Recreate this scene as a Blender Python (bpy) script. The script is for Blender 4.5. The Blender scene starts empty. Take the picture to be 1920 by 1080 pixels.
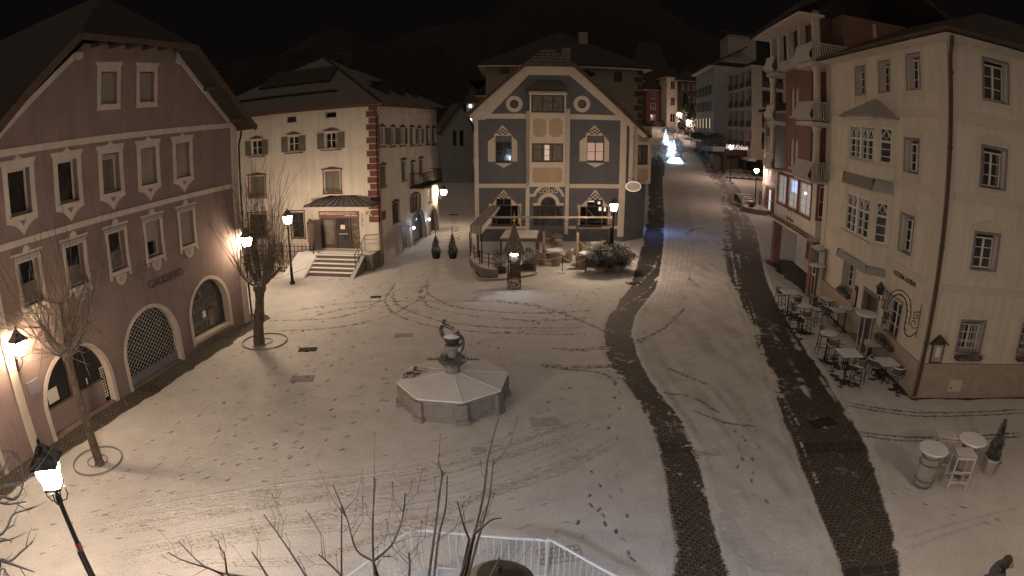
import bpy, bmesh, math, random
import numpy as np
from mathutils import Vector, Matrix
from mathutils.geometry import tessellate_polygon
random.seed(7)
PI = math.pi
SC = bpy.context.scene
COL = SC.collection
# ------------------------------------------------------------------ camera: a real wide lens with barrel distortion
CAM_H = 8.0; FL = 1.12848; KA = .22768; KB = .25941; PITCH = .27083
cd = bpy.data.cameras.new('camera'); cam = bpy.data.objects.new('camera', cd); COL.objects.link(cam); SC.camera = cam
cam.location = (0, 0, CAM_H); cam.rotation_euler = (PI / 2 - PITCH, 0, 0)
cd.type = 'PANO'; cd.sensor_width = 36; cd.sensor_height = 20.25; cd.clip_start = .05; cd.clip_end = 3000
lens = cd if hasattr(cd, 'panorama_type') else cd.cycles
lens.panorama_type = 'FISHEYE_LENS_POLYNOMIAL'; lens.fisheye_fov = math.radians(170)
for i, k in enumerate((0.0, -4.87665270e-02, 5.82744063e-04, -5.86905427e-05, 1.42075666e-06)):
    setattr(lens, 'fisheye_polynomial_k%d' % i, k)

def ray(px, py):
    x = (px - 960) / 1000; y = -(py - 540) / 1000; r2 = x * x + y * y; s = 1 + KA * r2 + KB * r2 * r2
    X, Y, Z = x * s, y * s, FL
    cp, sp = math.cos(PITCH), math.sin(PITCH)
    return Vector((X, Z * cp + Y * sp, -Z * sp + Y * cp))
def terr(y):
    u = max(0.0, y - 50)
    return .0006 * u * u if u < 100 else 6 + .12 * (u - 100)
def GZ(px, py, z=0.0):
    d = ray(px, py); t = (z - CAM_H) / d.z; return Vector((d.x * t, d.y * t, z))
def GT(px, py):
    d = ray(px, py); t = 1.0
    while t < 900 and CAM_H + d.z * t > terr(d.y * t): t *= 1.002
    return Vector((d.x * t, d.y * t, terr(d.y * t)))
def PY(px, py, y):
    d = ray(px, py); t = y / d.y; return Vector((d.x * t, y, CAM_H + d.z * t))
def PR(px, py, dist):
    d = ray(px, py).normalized() * dist; return Vector((0, 0, CAM_H)) + d
class Frame:
    """a facade plane: x runs along it (left to right seen from outside), y goes into the house, z is up"""
    def __init__(s, O, r):
        s.O = Vector((O[0], O[1])); s.r = r; s.d = Vector((math.cos(r), math.sin(r))); s.n = Vector((math.sin(r), -math.cos(r)))
    def uv(s, px, py, off=0.0):
        d = ray(px, py); t = (s.O + s.n * off).dot(s.n) / (d.x * s.n.x + d.y * s.n.y)
        P = d * t; return (Vector((P.x, P.y)) - s.O).dot(s.d), CAM_H + P.z
    def pt(s, x, y=0.0, z=0.0):
        p = s.O + s.d * x - s.n * y; return Vector((p.x, p.y, z))

# ------------------------------------------------------------------ materials
MATS = {}
def srgb(r, g, b):
    f = lambda c: (c / 255 / 12.92) if c / 255 <= .04045 else ((c / 255 + .055) / 1.055) ** 2.4
    return (f(r), f(g), f(b))
SNOW = (.76, .77, .80)
def mat(name, col=(.5, .5, .5), rough=.85, var=.14, scale=2.5, dust=0.0, metal=0.0, bump=.15, bscale=30, emit=None, estr=0.0, trans=0.0, streak=0.0):
    if name in MATS: return MATS[name]
    m = bpy.data.materials.new(name); m.use_nodes = True; nt = m.node_tree; N = nt.nodes; L = nt.links
    b = N['Principled BSDF']; b.inputs['Roughness'].default_value = rough; b.inputs['Metallic'].default_value = metal
    tc = N.new('ShaderNodeTexCoord')
    n1 = N.new('ShaderNodeTexNoise'); n1.inputs['Scale'].default_value = scale; n1.inputs['Detail'].default_value = 6; L.new(tc.outputs['Object'], n1.inputs['Vector'])
    cr = N.new('ShaderNodeMapRange'); cr.inputs[1].default_value = .3; cr.inputs[2].default_value = .7; cr.inputs[3].default_value = 1 - var; cr.inputs[4].default_value = 1 + var
    L.new(n1.outputs[0], cr.inputs[0])
    mx = N.new('ShaderNodeVectorMath'); mx.operation = 'SCALE'; mx.inputs[0].default_value = col; L.new(cr.outputs[0], mx.inputs['Scale'])
    out = mx.outputs[0]
    if streak:
        mp = N.new('ShaderNodeMapping'); mp.inputs['Scale'].default_value = (3.5, 3.5, .25); L.new(tc.outputs['Object'], mp.inputs[0])
        n3 = N.new('ShaderNodeTexNoise'); n3.inputs['Scale'].default_value = 1.0; n3.inputs['Detail'].default_value = 5; L.new(mp.outputs[0], n3.inputs['Vector'])
        c3 = N.new('ShaderNodeMapRange'); c3.inputs[1].default_value = .45; c3.inputs[2].default_value = .8; c3.inputs[3].default_value = 1; c3.inputs[4].default_value = 1 - streak
        L.new(n3.outputs[0], c3.inputs[0]); m3 = N.new('ShaderNodeVectorMath'); m3.operation = 'SCALE'; L.new(out, m3.inputs[0]); L.new(c3.outputs[0], m3.inputs['Scale']); out = m3.outputs[0]
    if dust:
        g = N.new('ShaderNodeNewGeometry'); sx = N.new('ShaderNodeSeparateXYZ'); L.new(g.outputs['Normal'], sx.inputs[0])
        n2 = N.new('ShaderNodeTexNoise'); n2.inputs['Scale'].default_value = 9; n2.inputs['Detail'].default_value = 5; L.new(tc.outputs['Object'], n2.inputs['Vector'])
        ad = N.new('ShaderNodeMath'); ad.operation = 'MULTIPLY_ADD'; ad.inputs[1].default_value = .7; L.new(n2.outputs[0], ad.inputs[0]); L.new(sx.outputs['Z'], ad.inputs[2])
        mr = N.new('ShaderNodeMapRange'); mr.inputs[1].default_value = .85; mr.inputs[2].default_value = 1.1; mr.inputs[3].default_value = 0; mr.inputs[4].default_value = dust; L.new(ad.outputs[0], mr.inputs[0])
        mi = N.new('ShaderNodeMix'); mi.data_type = 'RGBA'; L.new(mr.outputs[0], mi.inputs[0]); L.new(out, mi.inputs[6]); mi.inputs[7].default_value = (*SNOW, 1); out = mi.outputs[2]
    L.new(out, b.inputs['Base Color'])
    if bump:
        nb = N.new('ShaderNodeTexNoise'); nb.inputs['Scale'].default_value = bscale; nb.inputs['Detail'].default_value = 4; L.new(tc.outputs['Object'], nb.inputs['Vector'])
        bp = N.new('ShaderNodeBump'); bp.inputs['Strength'].default_value = bump; bp.inputs['Distance'].default_value = .02; L.new(nb.outputs[0], bp.inputs['Height']); L.new(bp.outputs[0], b.inputs['Normal'])
    if emit:
        b.inputs['Emission Color'].default_value = (*emit, 1); b.inputs['Emission Strength'].default_value = estr
    MATS[name] = m; return m
def glow(name, col, strength):
    if name in MATS: return MATS[name]
    m = bpy.data.materials.new(name); m.use_nodes = True; b = m.node_tree.nodes['Principled BSDF']
    b.inputs['Base Color'].default_value = (.8, .8, .8, 1); b.inputs['Emission Color'].default_value = (*col, 1); b.inputs['Emission Strength'].default_value = strength
    MATS[name] = m; return m

M = dict(
 snow=mat('settled snow', SNOW, .7, .05, 3, bump=.35, bscale=60),
 mauve=mat('mauve plaster', (.225, .165, .155), .9, .12, 1.2, bump=.2, bscale=40, streak=.2),
 cream=mat('cream plaster trim', (.52, .46, .40), .9, .10, 2, bump=.15, streak=.12),
 white=mat('off white plaster', (.60, .56, .50), .92, .08, 1.0, bump=.2, bscale=35, streak=.2),
 ochre=mat('pale yellow plaster', (.61, .555, .475), .92, .07, 1.0, bump=.35, bscale=45, streak=.2),
 grayplaster=mat('grey beige plaster', (.45, .40, .35), .92, .07, 1.0, bump=.2, bscale=35, streak=.10),
 plinth=mat('stone plinth slabs', (.36, .305, .24), .9, .12, 3, bump=.3, bscale=25),
 blue=mat('slate blue plaster', (.130, .132, .152), .9, .10, 1.5, bump=.2, streak=.1),
 ctrim=mat('warm cream render', (.64, .58, .51), .9, .07, 2, bump=.15),
 peach=mat('peach painted panel', (.46, .35, .245), .9, .08, 2, bump=.1),
 red=mat('brick red plaster', (.215, .12, .098), .9, .12, 1.5, bump=.2),
 redstone=mat('dark red quoin', (.135, .055, .045), .9, .18, 4, bump=.3),
 greyblue=mat('grey blue plaster', (.19, .20, .22), .9, .1, 1.5, bump=.2),
 concrete=mat('pale concrete', (.36, .33, .30), .9, .1, 1, bump=.2),
 stone=mat('grey stone', (.235, .22, .215), .85, .15, 5, bump=.3, bscale=22),
 darkstone=mat('dark stone', (.12, .105, .09), .9, .25, 6, bump=.5, bscale=14, dust=.5),
 roof=mat('brown roof tiles', (.028, .023, .02), .85, .3, 3, bump=.5, bscale=12),
 roofsnow=mat('roof tiles under thin snow', (.05, .043, .037), .85, .25, 3, dust=.10, bump=.4, bscale=12),
 wood=mat('dark weathered wood', (.075, .048, .032), .8, .3, 6, bump=.3, bscale=25),
 woodlight=mat('pale weathered wood', (.26, .20, .14), .8, .2, 6, bump=.3, bscale=25, dust=.7),
 shutter=mat('grey green shutters', (.155, .145, .12), .8, .12, 5, bump=.1),
 roller=mat('roller blind slats', (.36, .33, .29), .7, .08, 5, bump=.05),
 frame=mat('white painted window frame', (.62, .60, .56), .6, .06, 5, bump=.05),
 browframe=mat('brown window frame', (.08, .05, .035), .6, .2, 5, bump=.05),
 redframe=mat('red window frame', (.22, .06, .04), .6, .1, 5, bump=.05),
 lilac=mat('lilac grey painted border', (.20, .19, .21), .9, .1, 4, bump=.1),
 glass=mat('dark window glass', (.012, .013, .014), .08, .3, 1.2, bump=0),
 glassgrey=mat('grey reflecting glass', (.05, .05, .055), .12, .5, 2.5, bump=0),
 curtain=mat('net curtain behind glass', (.16, .14, .12), .5, .35, 3, bump=0),
 iron=mat('black wrought iron', (.02, .02, .02), .5, .2, 6, metal=.6, bump=.05, dust=.25),
 irontop=mat('black iron under snow', (.03, .028, .026), .55, .2, 6, metal=.3, bump=.05, dust=.85),
 galv=mat('galvanised steel', (.66, .68, .72), .4, .10, 20, metal=.25, bump=.05, dust=.9),
 paleiron=mat('pale painted ironwork', (.50, .47, .43), .6, .08, 8, bump=.05, dust=.6),
 bronze=mat('weathered bronze', (.075, .08, .075), .45, .35, 8, metal=.55, bump=.15, dust=.65),
 bark=mat('rough bark', (.085, .066, .05), .95, .4, 7, bump=.9, bscale=18, dust=.55),
 twig=mat('thin twigs', (.125, .098, .075), .85, .25, 10, bump=0, dust=.45),
 twigsnow=mat('snow laden twigs', (.34, .28, .24), .85, .25, 10, bump=0, dust=1.0),
 needles=mat('dark conifer needles', (.024, .034, .018), .8, .5, 9, bump=0, dust=.28),
 leaves=mat('winter evergreen leaves', (.035, .05, .025), .7, .5, 12, bump=0, dust=.6),
 wicker=mat('woven wicker', (.22, .175, .13), .8, .25, 18, bump=.4, bscale=60, dust=.75),
 greywick=mat('grey woven seat', (.10, .095, .09), .8, .25, 18, bump=.4, bscale=60, dust=.6),
 barrel=mat('grey oak barrel', (.31, .285, .26), .8, .18, 6, bump=.3, bscale=25, dust=.8),
 hoop=mat('rusty barrel hoop', (.16, .13, .12), .6, .2, 6, metal=.4, bump=.1),
 metalroof=mat('grey standing seam metal', (.25, .235, .215), .5, .1, 3, metal=.2, bump=.05, dust=.35),
 redsign=mat('red sign board', (.17, .08, .065), .7, .05, 3, bump=0),
 lettering=mat('cream lettering', (.75, .68, .6), .7, .03, 3, bump=0),
 darkletter=mat('brown lettering', (.085, .06, .05), .7, .1, 3, bump=0),
 cloth_dark=mat('dark cloth', (.012, .011, .013), .9, .2, 12, bump=.2),
 coat=mat('grey violet coat', (.085, .078, .095), .9, .15, 12, bump=.3, bscale=50),
 hair=mat('brown hair', (.05, .022, .016), .7, .3, 20, bump=.4, bscale=60),
 skin=mat('skin', (.45, .27, .2), .6, .05, 10, bump=0),
 dark=mat('dark interior', (.018, .016, .014), .9, .3, 2, bump=0),
 display=mat('shop display', (.17, .14, .11), .8, .6, 4, bump=0),
 hill=mat('dark wooded hill', (.003, .0025, .0025), 1, .4, .05, bump=0),
 reddot=mat('red band', (.35, .05, .04), .6, .05, 3, bump=0),
)
LAMP = glow('lit lamp glass', (1.0, .73, .50), 430)
LAMPW = glow('lit wall lantern glass', (1.0, .72, .46), 265)
LAMPN = glow('bright lit lamp glass', (1.0, .75, .53), 800)
LAMPD = glow('lit dim lamp glass', (1.0, .73, .50), 170)
COOL = glow('cool lit globe', (.75, .78, 1.0), 60)
FARL = glow('lit far lamp globe', (1.0, .66, .50), 260)
XMAS = glow('blue white light string', (.55, .80, 1.0), 4.0)
ROOMP = glow('room lit pink', (.75, .30, .22), .22)
ROOMW = glow('room lit warm', (.9, .62, .42), .35)
TVBL = glow('blue lit screen', (.35, .5, 1.0), 1.1)
SIGNW = glow('backlit white', (1.0, .88, .72), .8)
STAR = glow('far house light', (.7, .8, 1.0), 5)

# ------------------------------------------------------------------ mesh builder
class MB:
    def __init__(s): s.v = []; s.f = []; s.m = []; s.mats = []; s.cur = 0
    def use(s, m):
        if m not in s.mats: s.mats.append(m)
        s.cur = s.mats.index(m); return s
    def add(s, vs, fs):
        o = len(s.v); s.v += [tuple(v) for v in vs]
        for f in fs: s.f.append([o + i for i in f]); s.m.append(s.cur)
        return s
    def box(s, x0, x1, y0, y1, z0, z1, M4=None):
        x0, x1 = sorted((x0, x1)); y0, y1 = sorted((y0, y1)); z0, z1 = sorted((z0, z1))
        vs = [Vector(p) for p in ((x0,y0,z0),(x1,y0,z0),(x1,y1,z0),(x0,y1,z0),(x0,y0,z1),(x1,y0,z1),(x1,y1,z1),(x0,y1,z1))]
        if M4 is not None: vs = [M4 @ v for v in vs]
        return s.add(vs, [(0,3,2,1),(4,5,6,7),(0,1,5,4),(1,2,6,5),(2,3,7,6),(3,0,4,7)])
    def bar(s, a, b, w, h=None):
        """square bar from a to b"""
        a = Vector(a); b = Vector(b); d = b - a; L = d.length
        if L < 1e-6: return s
        q = d.to_track_quat('Y', 'Z').to_matrix().to_4x4(); q.translation = a
        return s.box(-w / 2, w / 2, 0, L, -(h or w) / 2, (h or w) / 2, q)
    def tube(s, pts, rad, n=8, cap=True, twist=None):
        pts = [Vector(p) for p in pts]
        if not hasattr(rad, '__len__'): rad = [rad] * len(pts)
        o = len(s.v); up = Vector((0, 0, 1)); prev = None
        for i, p in enumerate(pts):
            d = (pts[min(i + 1, len(pts) - 1)] - pts[max(i - 1, 0)])
            if d.length < 1e-9: d = Vector((0, 0, 1))
            d.normalize()
            if prev is None:
                a = d.orthogonal().normalized()
            else:
                a = (prev - d * prev.dot(d)); a = a.normalized() if a.length > 1e-6 else d.orthogonal().normalized()
            prev = a; b = d.cross(a)
            for k in range(n):
                t = 2 * PI * k / n; s.v.append(tuple(p + (a * math.cos(t) + b * math.sin(t)) * rad[i]))
        for i in range(len(pts) - 1):
            for k in range(n):
                k2 = (k + 1) % n; s.f.append([o + i * n + k, o + i * n + k2, o + (i + 1) * n + k2, o + (i + 1) * n + k]); s.m.append(s.cur)
        if cap:
            s.f.append([o + k for k in range(n)][::-1]); s.m.append(s.cur)
            e = o + (len(pts) - 1) * n; s.f.append([e + k for k in range(n)]); s.m.append(s.cur)
        return s
    def lathe(s, prof, n=24, c=(0, 0, 0), a0=0.0, a1=2 * PI, ph=0.0, sy=1.0, cap=True):
        o = len(s.v); full = abs(a1 - a0 - 2 * PI) < 1e-6; k_ = n if full else n + 1
        for r, z in prof:
            for k in range(k_):
                t = a0 + (a1 - a0) * k / n + ph; s.v.append((c[0] + r * math.cos(t), c[1] + r * math.sin(t) * sy, c[2] + z))
        for i in range(len(prof) - 1):
            for k in range(n):
                k2 = (k + 1) % k_; s.f.append([o + i * k_ + k, o + i * k_ + k2, o + (i + 1) * k_ + k2, o + (i + 1) * k_ + k]); s.m.append(s.cur)
        if full and cap:
            if prof[0][0] > 1e-4: s.f.append([o + k for k in range(n)][::-1]); s.m.append(s.cur)
            if prof[-1][0] > 1e-4:
                e = o + (len(prof) - 1) * n; s.f.append([e + k for k in range(n)]); s.m.append(s.cur)
        return s
    def ball(s, c, r, n=10, sz=1.0):
        return s.lathe([(max(1e-5, r * math.sin(PI * i / (n // 2 + 1))), -r * sz * math.cos(PI * i / (n // 2 + 1))) for i in range(n // 2 + 2)], n, c)
    def plate(s, outer, holes=(), yf=-.03, yb=0.0, back=False, sides=True):
        """flat shape in the facade plane: polygon (x, z), front at yf (outwards is -y), edges run back to yb"""
        polys = [list(outer)] + [list(h) for h in holes]
        flat = [p for q in polys for p in q]
        tris = tessellate_polygon([[Vector((p[0], p[1], 0)) for p in q] for q in polys])
        o = len(s.v); s.v += [(p[0], yf, p[1]) for p in flat]
        for t in tris:
            a, b, c = (flat[i] for i in t); ar = (b[0] - a[0]) * (c[1] - a[1]) - (c[0] - a[0]) * (b[1] - a[1])
            if abs(ar) < 1e-9: continue
            t = t if ar > 0 else t[::-1]     # counterclockwise seen from -y
            s.f.append([o + i for i in t]); s.m.append(s.cur)
        if back:
            o2 = len(s.v); s.v += [(p[0], yb, p[1]) for p in flat]
            for t in tris: s.f.append([o2 + i for i in t]); s.m.append(s.cur)
        for qi, q in enumerate(polys):
            if qi == 0 and not sides: continue
            o3 = len(s.v); n = len(q); s.v += [(p[0], yf, p[1]) for p in q] + [(p[0], yb, p[1]) for p in q]
            for k in range(n):
                k2 = (k + 1) % n; s.f.append([o3 + k, o3 + k2, o3 + n + k2, o3 + n + k]); s.m.append(s.cur)
        return s
    def slab(s, pts, th=.14):
        """roof plane: polygon corners (3D) with thickness below it"""
        pts = [Vector(p) for p in pts]; nn = (pts[1] - pts[0]).cross(pts[2] - pts[0]).normalized()
        if nn.z < 0: nn = -nn
        low = [p - nn * th for p in pts]; n = len(pts)
        return s.add(pts + low, [tuple(range(n)), tuple(range(2 * n - 1, n - 1, -1))] + [(i, n + i, n + (i + 1) % n, (i + 1) % n) for i in range(n)])
    def build(s, name, m=None, parent=None, smooth=False, recalc=True, **kw):
        me = bpy.data.meshes.new(name); me.from_pydata(s.v, [], s.f)
        if s.mats and m is None: ml = s.mats
        else: ml = [m]
        for q in ml: me.materials.append(q)
        if s.mats and m is None:
            me.polygons.foreach_set('material_index', s.m)
        if recalc:
            bm = bmesh.new(); bm.from_mesh(me); bmesh.ops.recalc_face_normals(bm, faces=bm.faces); bm.to_mesh(me); bm.free()
        if smooth:
            me.polygons.foreach_set('use_smooth', [True] * len(me.polygons)); 
        me.update()
        o = bpy.data.objects.new(name, me); COL.objects.link(o)
        if parent: o.parent = parent
        tag(o, **kw)
        return o
def tag(o, label=None, cat=None, group=None, kind=None):
    if label: o['label'] = label
    if cat: o['category'] = cat
    if group: o['group'] = group
    if kind: o['kind'] = kind
    return o
def thing(name, label, cat, loc=(0, 0, 0), rz=0.0, group=None):
    o = bpy.data.objects.new(name, None); COL.objects.link(o); o.location = loc; o.rotation_euler = (0, 0, rz); o.empty_display_size = .2
    return tag(o, label, cat, group)
def dup(root, loc, rz=0.0, label=None, scale=None):
    def rec(o, par):
        c = o.copy(); COL.objects.link(c); c.parent = par
        for ch in [x for x in o.children]: rec(ch, c)
        return c
    r = rec(root, None); r.location = loc; r.rotation_euler = (0, 0, rz)
    if scale: r.scale = (scale,) * 3
    if label: r['label'] = label
    return r
def rect(x0, x1, z0, z1): return [(x0, z0), (x1, z0), (x1, z1), (x0, z1)]
def circ(cx, cz, r, n=20, a0=0.0): return [(cx + r * math.cos(a0 + 2 * PI * k / n), cz + r * math.sin(a0 + 2 * PI * k / n)) for k in range(n)]
def archp(x0, x1, z0, zt, n=14, flat=1.0):
    c = (x0 + x1) / 2; r = (x1 - x0) / 2; zc = zt - r * flat
    return [(x0, z0), (x1, z0)] + [(c + r * math.cos(PI * k / n), zc + r * flat * math.sin(PI * k / n)) for k in range(n + 1)]
def text(s, size, m, parent, loc, name='lettering', rx=PI / 2, rz=0.0, depth=.01, align='CENTER', sx=1.0, **kw):
    c = bpy.data.curves.new('t', 'FONT'); c.body = s; c.size = size; c.extrude = depth; c.align_x = align; c.align_y = 'CENTER'; c.resolution_u = 3
    o = bpy.data.objects.new('t', c); COL.objects.link(o); bpy.context.view_layer.update()
    me = bpy.data.meshes.new_from_object(o.evaluated_get(bpy.context.evaluated_depsgraph_get())); bpy.data.objects.remove(o); bpy.data.curves.remove(c)
    me.name = name; me.materials.clear(); me.materials.append(m)
    for p in me.polygons: p.material_index = 0
    q = bpy.data.objects.new(name, me); COL.objects.link(q); q.parent = parent; q.location = loc; q.rotation_euler = (rx, 0, rz); q.scale = (sx, 1, 1)
    return tag(q, **kw)
def skin(name, nodes, edges, m, parent, sub=2, loc=(0, 0, 0), rz=0.0, root=0, scale=1.0):
    """one continuous body grown over a jointed skeleton"""
    me = bpy.data.meshes.new('sk'); me.from_pydata([n[0] for n in nodes], edges, []); o = bpy.data.objects.new('sk', me); COL.objects.link(o)
    md = o.modifiers.new('s', 'SKIN'); 
    if not me.skin_vertices: me.skin_vertices.new()
    for i, n in enumerate(nodes):
        r = n[1]; me.skin_vertices[0].data[i].radius = (r, r) if not hasattr(r, '__len__') else r
    me.skin_vertices[0].data[root].use_root = True
    md.use_smooth_shade = True
    s2 = o.modifiers.new('u', 'SUBSURF'); s2.levels = sub; s2.render_levels = sub
    bpy.context.view_layer.update()
    res = bpy.data.meshes.new_from_object(o.evaluated_get(bpy.context.evaluated_depsgraph_get())); bpy.data.objects.remove(o)
    res.name = name; res.materials.clear(); res.materials.append(m)
    q = bpy.data.objects.new(name, res); COL.objects.link(q); q.parent = parent; q.location = loc; q.rotation_euler = (0, 0, rz); q.scale = (scale,) * 3
    return q
# ------------------------------------------------------------------ ground: one snow sheet with tracks, footprints and two cleared cobbled bands
rng = np.random.default_rng(3)
def vnoise(x, y, s, seed):
    r = np.random.default_rng(seed).random((256, 256)); u = x / s; v = y / s
    i = np.floor(u).astype(int); j = np.floor(v).astype(int); fu = u - i; fv = v - j; fu = fu * fu * (3 - 2 * fu); fv = fv * fv * (3 - 2 * fv)
    i &= 255; j &= 255; i1 = (i + 1) & 255; j1 = (j + 1) & 255
    return (r[j, i] * (1 - fu) + r[j, i1] * fu) * (1 - fv) + (r[j1, i] * (1 - fu) + r[j1, i1] * fu) * fv
ys = [4.4]
while ys[-1] < 420: ys.append(ys[-1] + max(.014, min(1.5 * ys[-1] ** 2 / 9000, 3.0)))
ys = np.array(ys); ts = np.arange(-2.1, 2.1, .0031)
Yg, Tg = np.meshgrid(ys, ts, indexing='ij'); Xg = Tg * Yg
uu = np.maximum(0, Yg - 50); Zg = np.where(uu < 100, .0006 * uu * uu, 6 + .12 * (uu - 100))
def project(x, y, z):
    cp, sp = math.cos(PITCH), math.sin(PITCH); w = z - CAM_H
    Zc = np.maximum(y * cp - w * sp, 1e-3); Yc = y * sp + w * cp
    xu = FL * x / Zc; yu = FL * Yc / Zc; ru = np.sqrt(xu * xu + yu * yu) + 1e-9; rd = np.minimum(ru, 1.2)
    for _ in range(12):
        g = rd * (1 + KA * rd ** 2 + KB * rd ** 4) - ru; rd -= g / (1 + 3 * KA * rd ** 2 + 5 * KB * rd ** 4)
    return 960 + 1000 * xu * rd / ru, 540 - 1000 * yu * rd / ru
PX, PYg = project(Xg, Yg, Zg)
n1 = vnoise(Xg, Yg, .35, 1); n2 = vnoise(Xg, Yg, 1.6, 2); n3 = vnoise(Xg, Yg, .09, 3)
mpp = Yg / 1128 * 1.05
L1 = [(1160,1262,1400),(1079,1256,1372),(1000,1252,1347),(900,1240,1322),(830,1226,1300),(780,1206,1276),(740,1181,1242),(700,1150,1214),(660,1133,1196),(620,1128,1186),(590,1140,1194),(570,1155,1210),(540,1180,1232),(500,1192,1240),(450,1204,1246),(400,1213,1246),(370,1214,1244),(340,1212,1243),(320,1217,1246),(305,1218,1246),(290,1213,1236),(270,1200,1222)]
L2 = [(1160,1600,1720),(1079,1574,1695),(1000,1545,1680),(900,1506,1652),(830,1480,1626),(780,1463,1600),(740,1448,1570),(700,1438,1545),(660,1422,1516),(620,1404,1490),(580,1388,1465),(540,1370,1445),(500,1355,1432),(460,1350,1425),(430,1352,1418),(400,1350,1402),(380,1343,1388),(360,1343,1392),(345,1338,1380),(330,1322,1362),(310,1312,1345),(290,1300,1325),(270,1290,1305)]
def band(Ls, amp):
    Ls = sorted(Ls); a = np.interp(PYg, [l[0] for l in Ls], [l[1] for l in Ls]); b = np.interp(PYg, [l[0] for l in Ls], [l[2] for l in Ls])
    mm = np.minimum(PX - a, b - PX) * mpp
    ed = (n1 - .5) * .05 + (n3 - .5) * .04
    ll = (PX - a) * mpp; rr = (b - PX) * mpp; slush = .14 + .24 * np.clip(n2 * 1.6 - .45, 0, 1); bb = np.minimum(np.clip((ll + ed + .03) / slush, 0, 1), np.clip((rr + ed + .02) / .14, 0, 1)); return mm, bb * (1 - amp * np.clip((520 - PYg) / 130, 0, 1)), (PX - a) / np.maximum(b - a, 1)
m1, b1_, q1 = band(L1, .22); m2, b2_, q2 = band(L2, .40)
# worn snow left inside the bands by wheels and brushing
st = vnoise(q2 * 3.2 + Yg * .02, Yg * .05, .25, 9); st1 = vnoise(q1 * 2.2 + Yg * .02, Yg * .05, .25, 10)
smear = vnoise(Xg * .8 + Yg * .2, Yg * .25 - Xg * .1, .5, 11)
b2_ = b2_ * (1 - np.clip((st - .55) * 2.6, 0, .62) * np.clip(n1 * 1.5, .2, 1) * np.clip((n2 * .6 + smear) * 1.1 - .25, 0, 1)); b1_ = b1_ * (1 - np.clip((st1 - .70) * 2.6, 0, .6) * smear * (PYg > 760))
left_edge = np.clip(1 - q2 * 3.4, 0, 1) * (q2 > -.2) * np.clip((820 - PYg) / 150, 0, 1); b2_ *= 1 - .55 * left_edge * (n1 > .3)
bare = np.clip(b1_ + b2_, 0, 1); grit = vnoise(Xg, Yg, .16, 41); bare = bare * (1 - np.clip((vnoise(Xg + .3 * Yg, Yg * .5, .7, 42) - .60) * 2, 0, .42) * (grit > .5))
worn = np.zeros_like(bare); H = np.zeros_like(bare)
# trampled middle lane between the bands
s1 = np.clip((-(np.maximum(-(m1), 0)) * 0 + 1), 0, 1)
mid = (q1 > 1) & (q2 < 0); lane = mid * 1.0
worn += lane * np.clip(.10 + .55 * (vnoise(Xg + Yg * .05, Yg * .12, .22, 12) - .35) + .30 * (n2 - .4), 0, .5)
H += lane * (n3 - .5) * .012 + lane * (n1 - .5) * .012
for mm in (m1, m2):
    rg = np.exp(-((mm + .12) / .09) ** 2); H += rg * .015 * (.4 + n1); worn += rg * .10 * (n3 > .5)
def drag(pts, w=.055, amt=.45):
    P = [GT(*p) for p in pts]
    for a, b in zip(P[:-1], P[1:]):
        k = int((b - a).length / .05) + 1
        for i in range(k):
            p = a.lerp(b, i / k); j0, j1 = np.searchsorted(ys, [p.y - w, p.y + w]); j1 = max(j1, j0 + 1); i0, i1 = np.searchsorted(ts, [(p.x - w) / p.y, (p.x + w) / p.y]); sl = (slice(j0, j1), slice(i0, max(i1, i0 + 1)))
            if random.random() < .8: bare[sl] *= 1 - amt * random.random()
for t_ in ([(1130,655),(1160,648),(1190,640)], [(1128,659),(1190,645)], [(1135,688),(1200,674)], [(1185,745),(1240,770),(1300,785)], [(1150,700),(1200,722),(1260,760)], [(1230,850),(1290,835),(1330,840)], [(1236,870),(1300,900),(1350,960)], [(1190,540),(1225,505),(1235,480)], [(1175,570),(1215,545),(1232,520)], [(1400,640),(1450,650),(1500,655)], [(1405,560),(1440,700),(1500,800)], [(1395,560),(1428,660),(1470,760),(1540,920)], [(1370,470),(1385,560),(1415,640)]): drag(t_)
# dry strips along the walls
def segd(ax, ay, bx, by):
    dx, dy = bx - ax, by - ay; L = dx * dx + dy * dy; t = np.clip(((Xg - ax) * dx + (Yg - ay) * dy) / L, 0, 1); return np.hypot(Xg - ax - t * dx, Yg - ay - t * dy)
brk = (vnoise(Xg, Yg, .5, 21) * .4 + n1 * .25)
dl = segd(-14.6, 5.5, -11.55, 23.6); bare = np.maximum(bare, np.clip((.75 + brk * .6 - dl) / .15, 0, 1) * .8)
dr = segd(13.58, 14.95, 15.5, 27.0); bare = np.maximum(bare, np.clip((.25 + brk * .4 - dr) / .2, 0, 1) * .7)
ds = segd(13.58, 14.95, 20.5, 13.45); bare = np.maximum(bare, np.clip((.12 + brk * .35 - ds) / .1, 0, 1) * .8)
da = segd(16.6, 27.6, 17.3, 34.6); bare = np.maximum(bare, np.clip((1.15 + brk * .8 - da) / .25, 0, 1) * .85)
worn = np.maximum(worn, np.clip((2.2 + brk - da) / .8, 0, 1) * .4)

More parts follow.
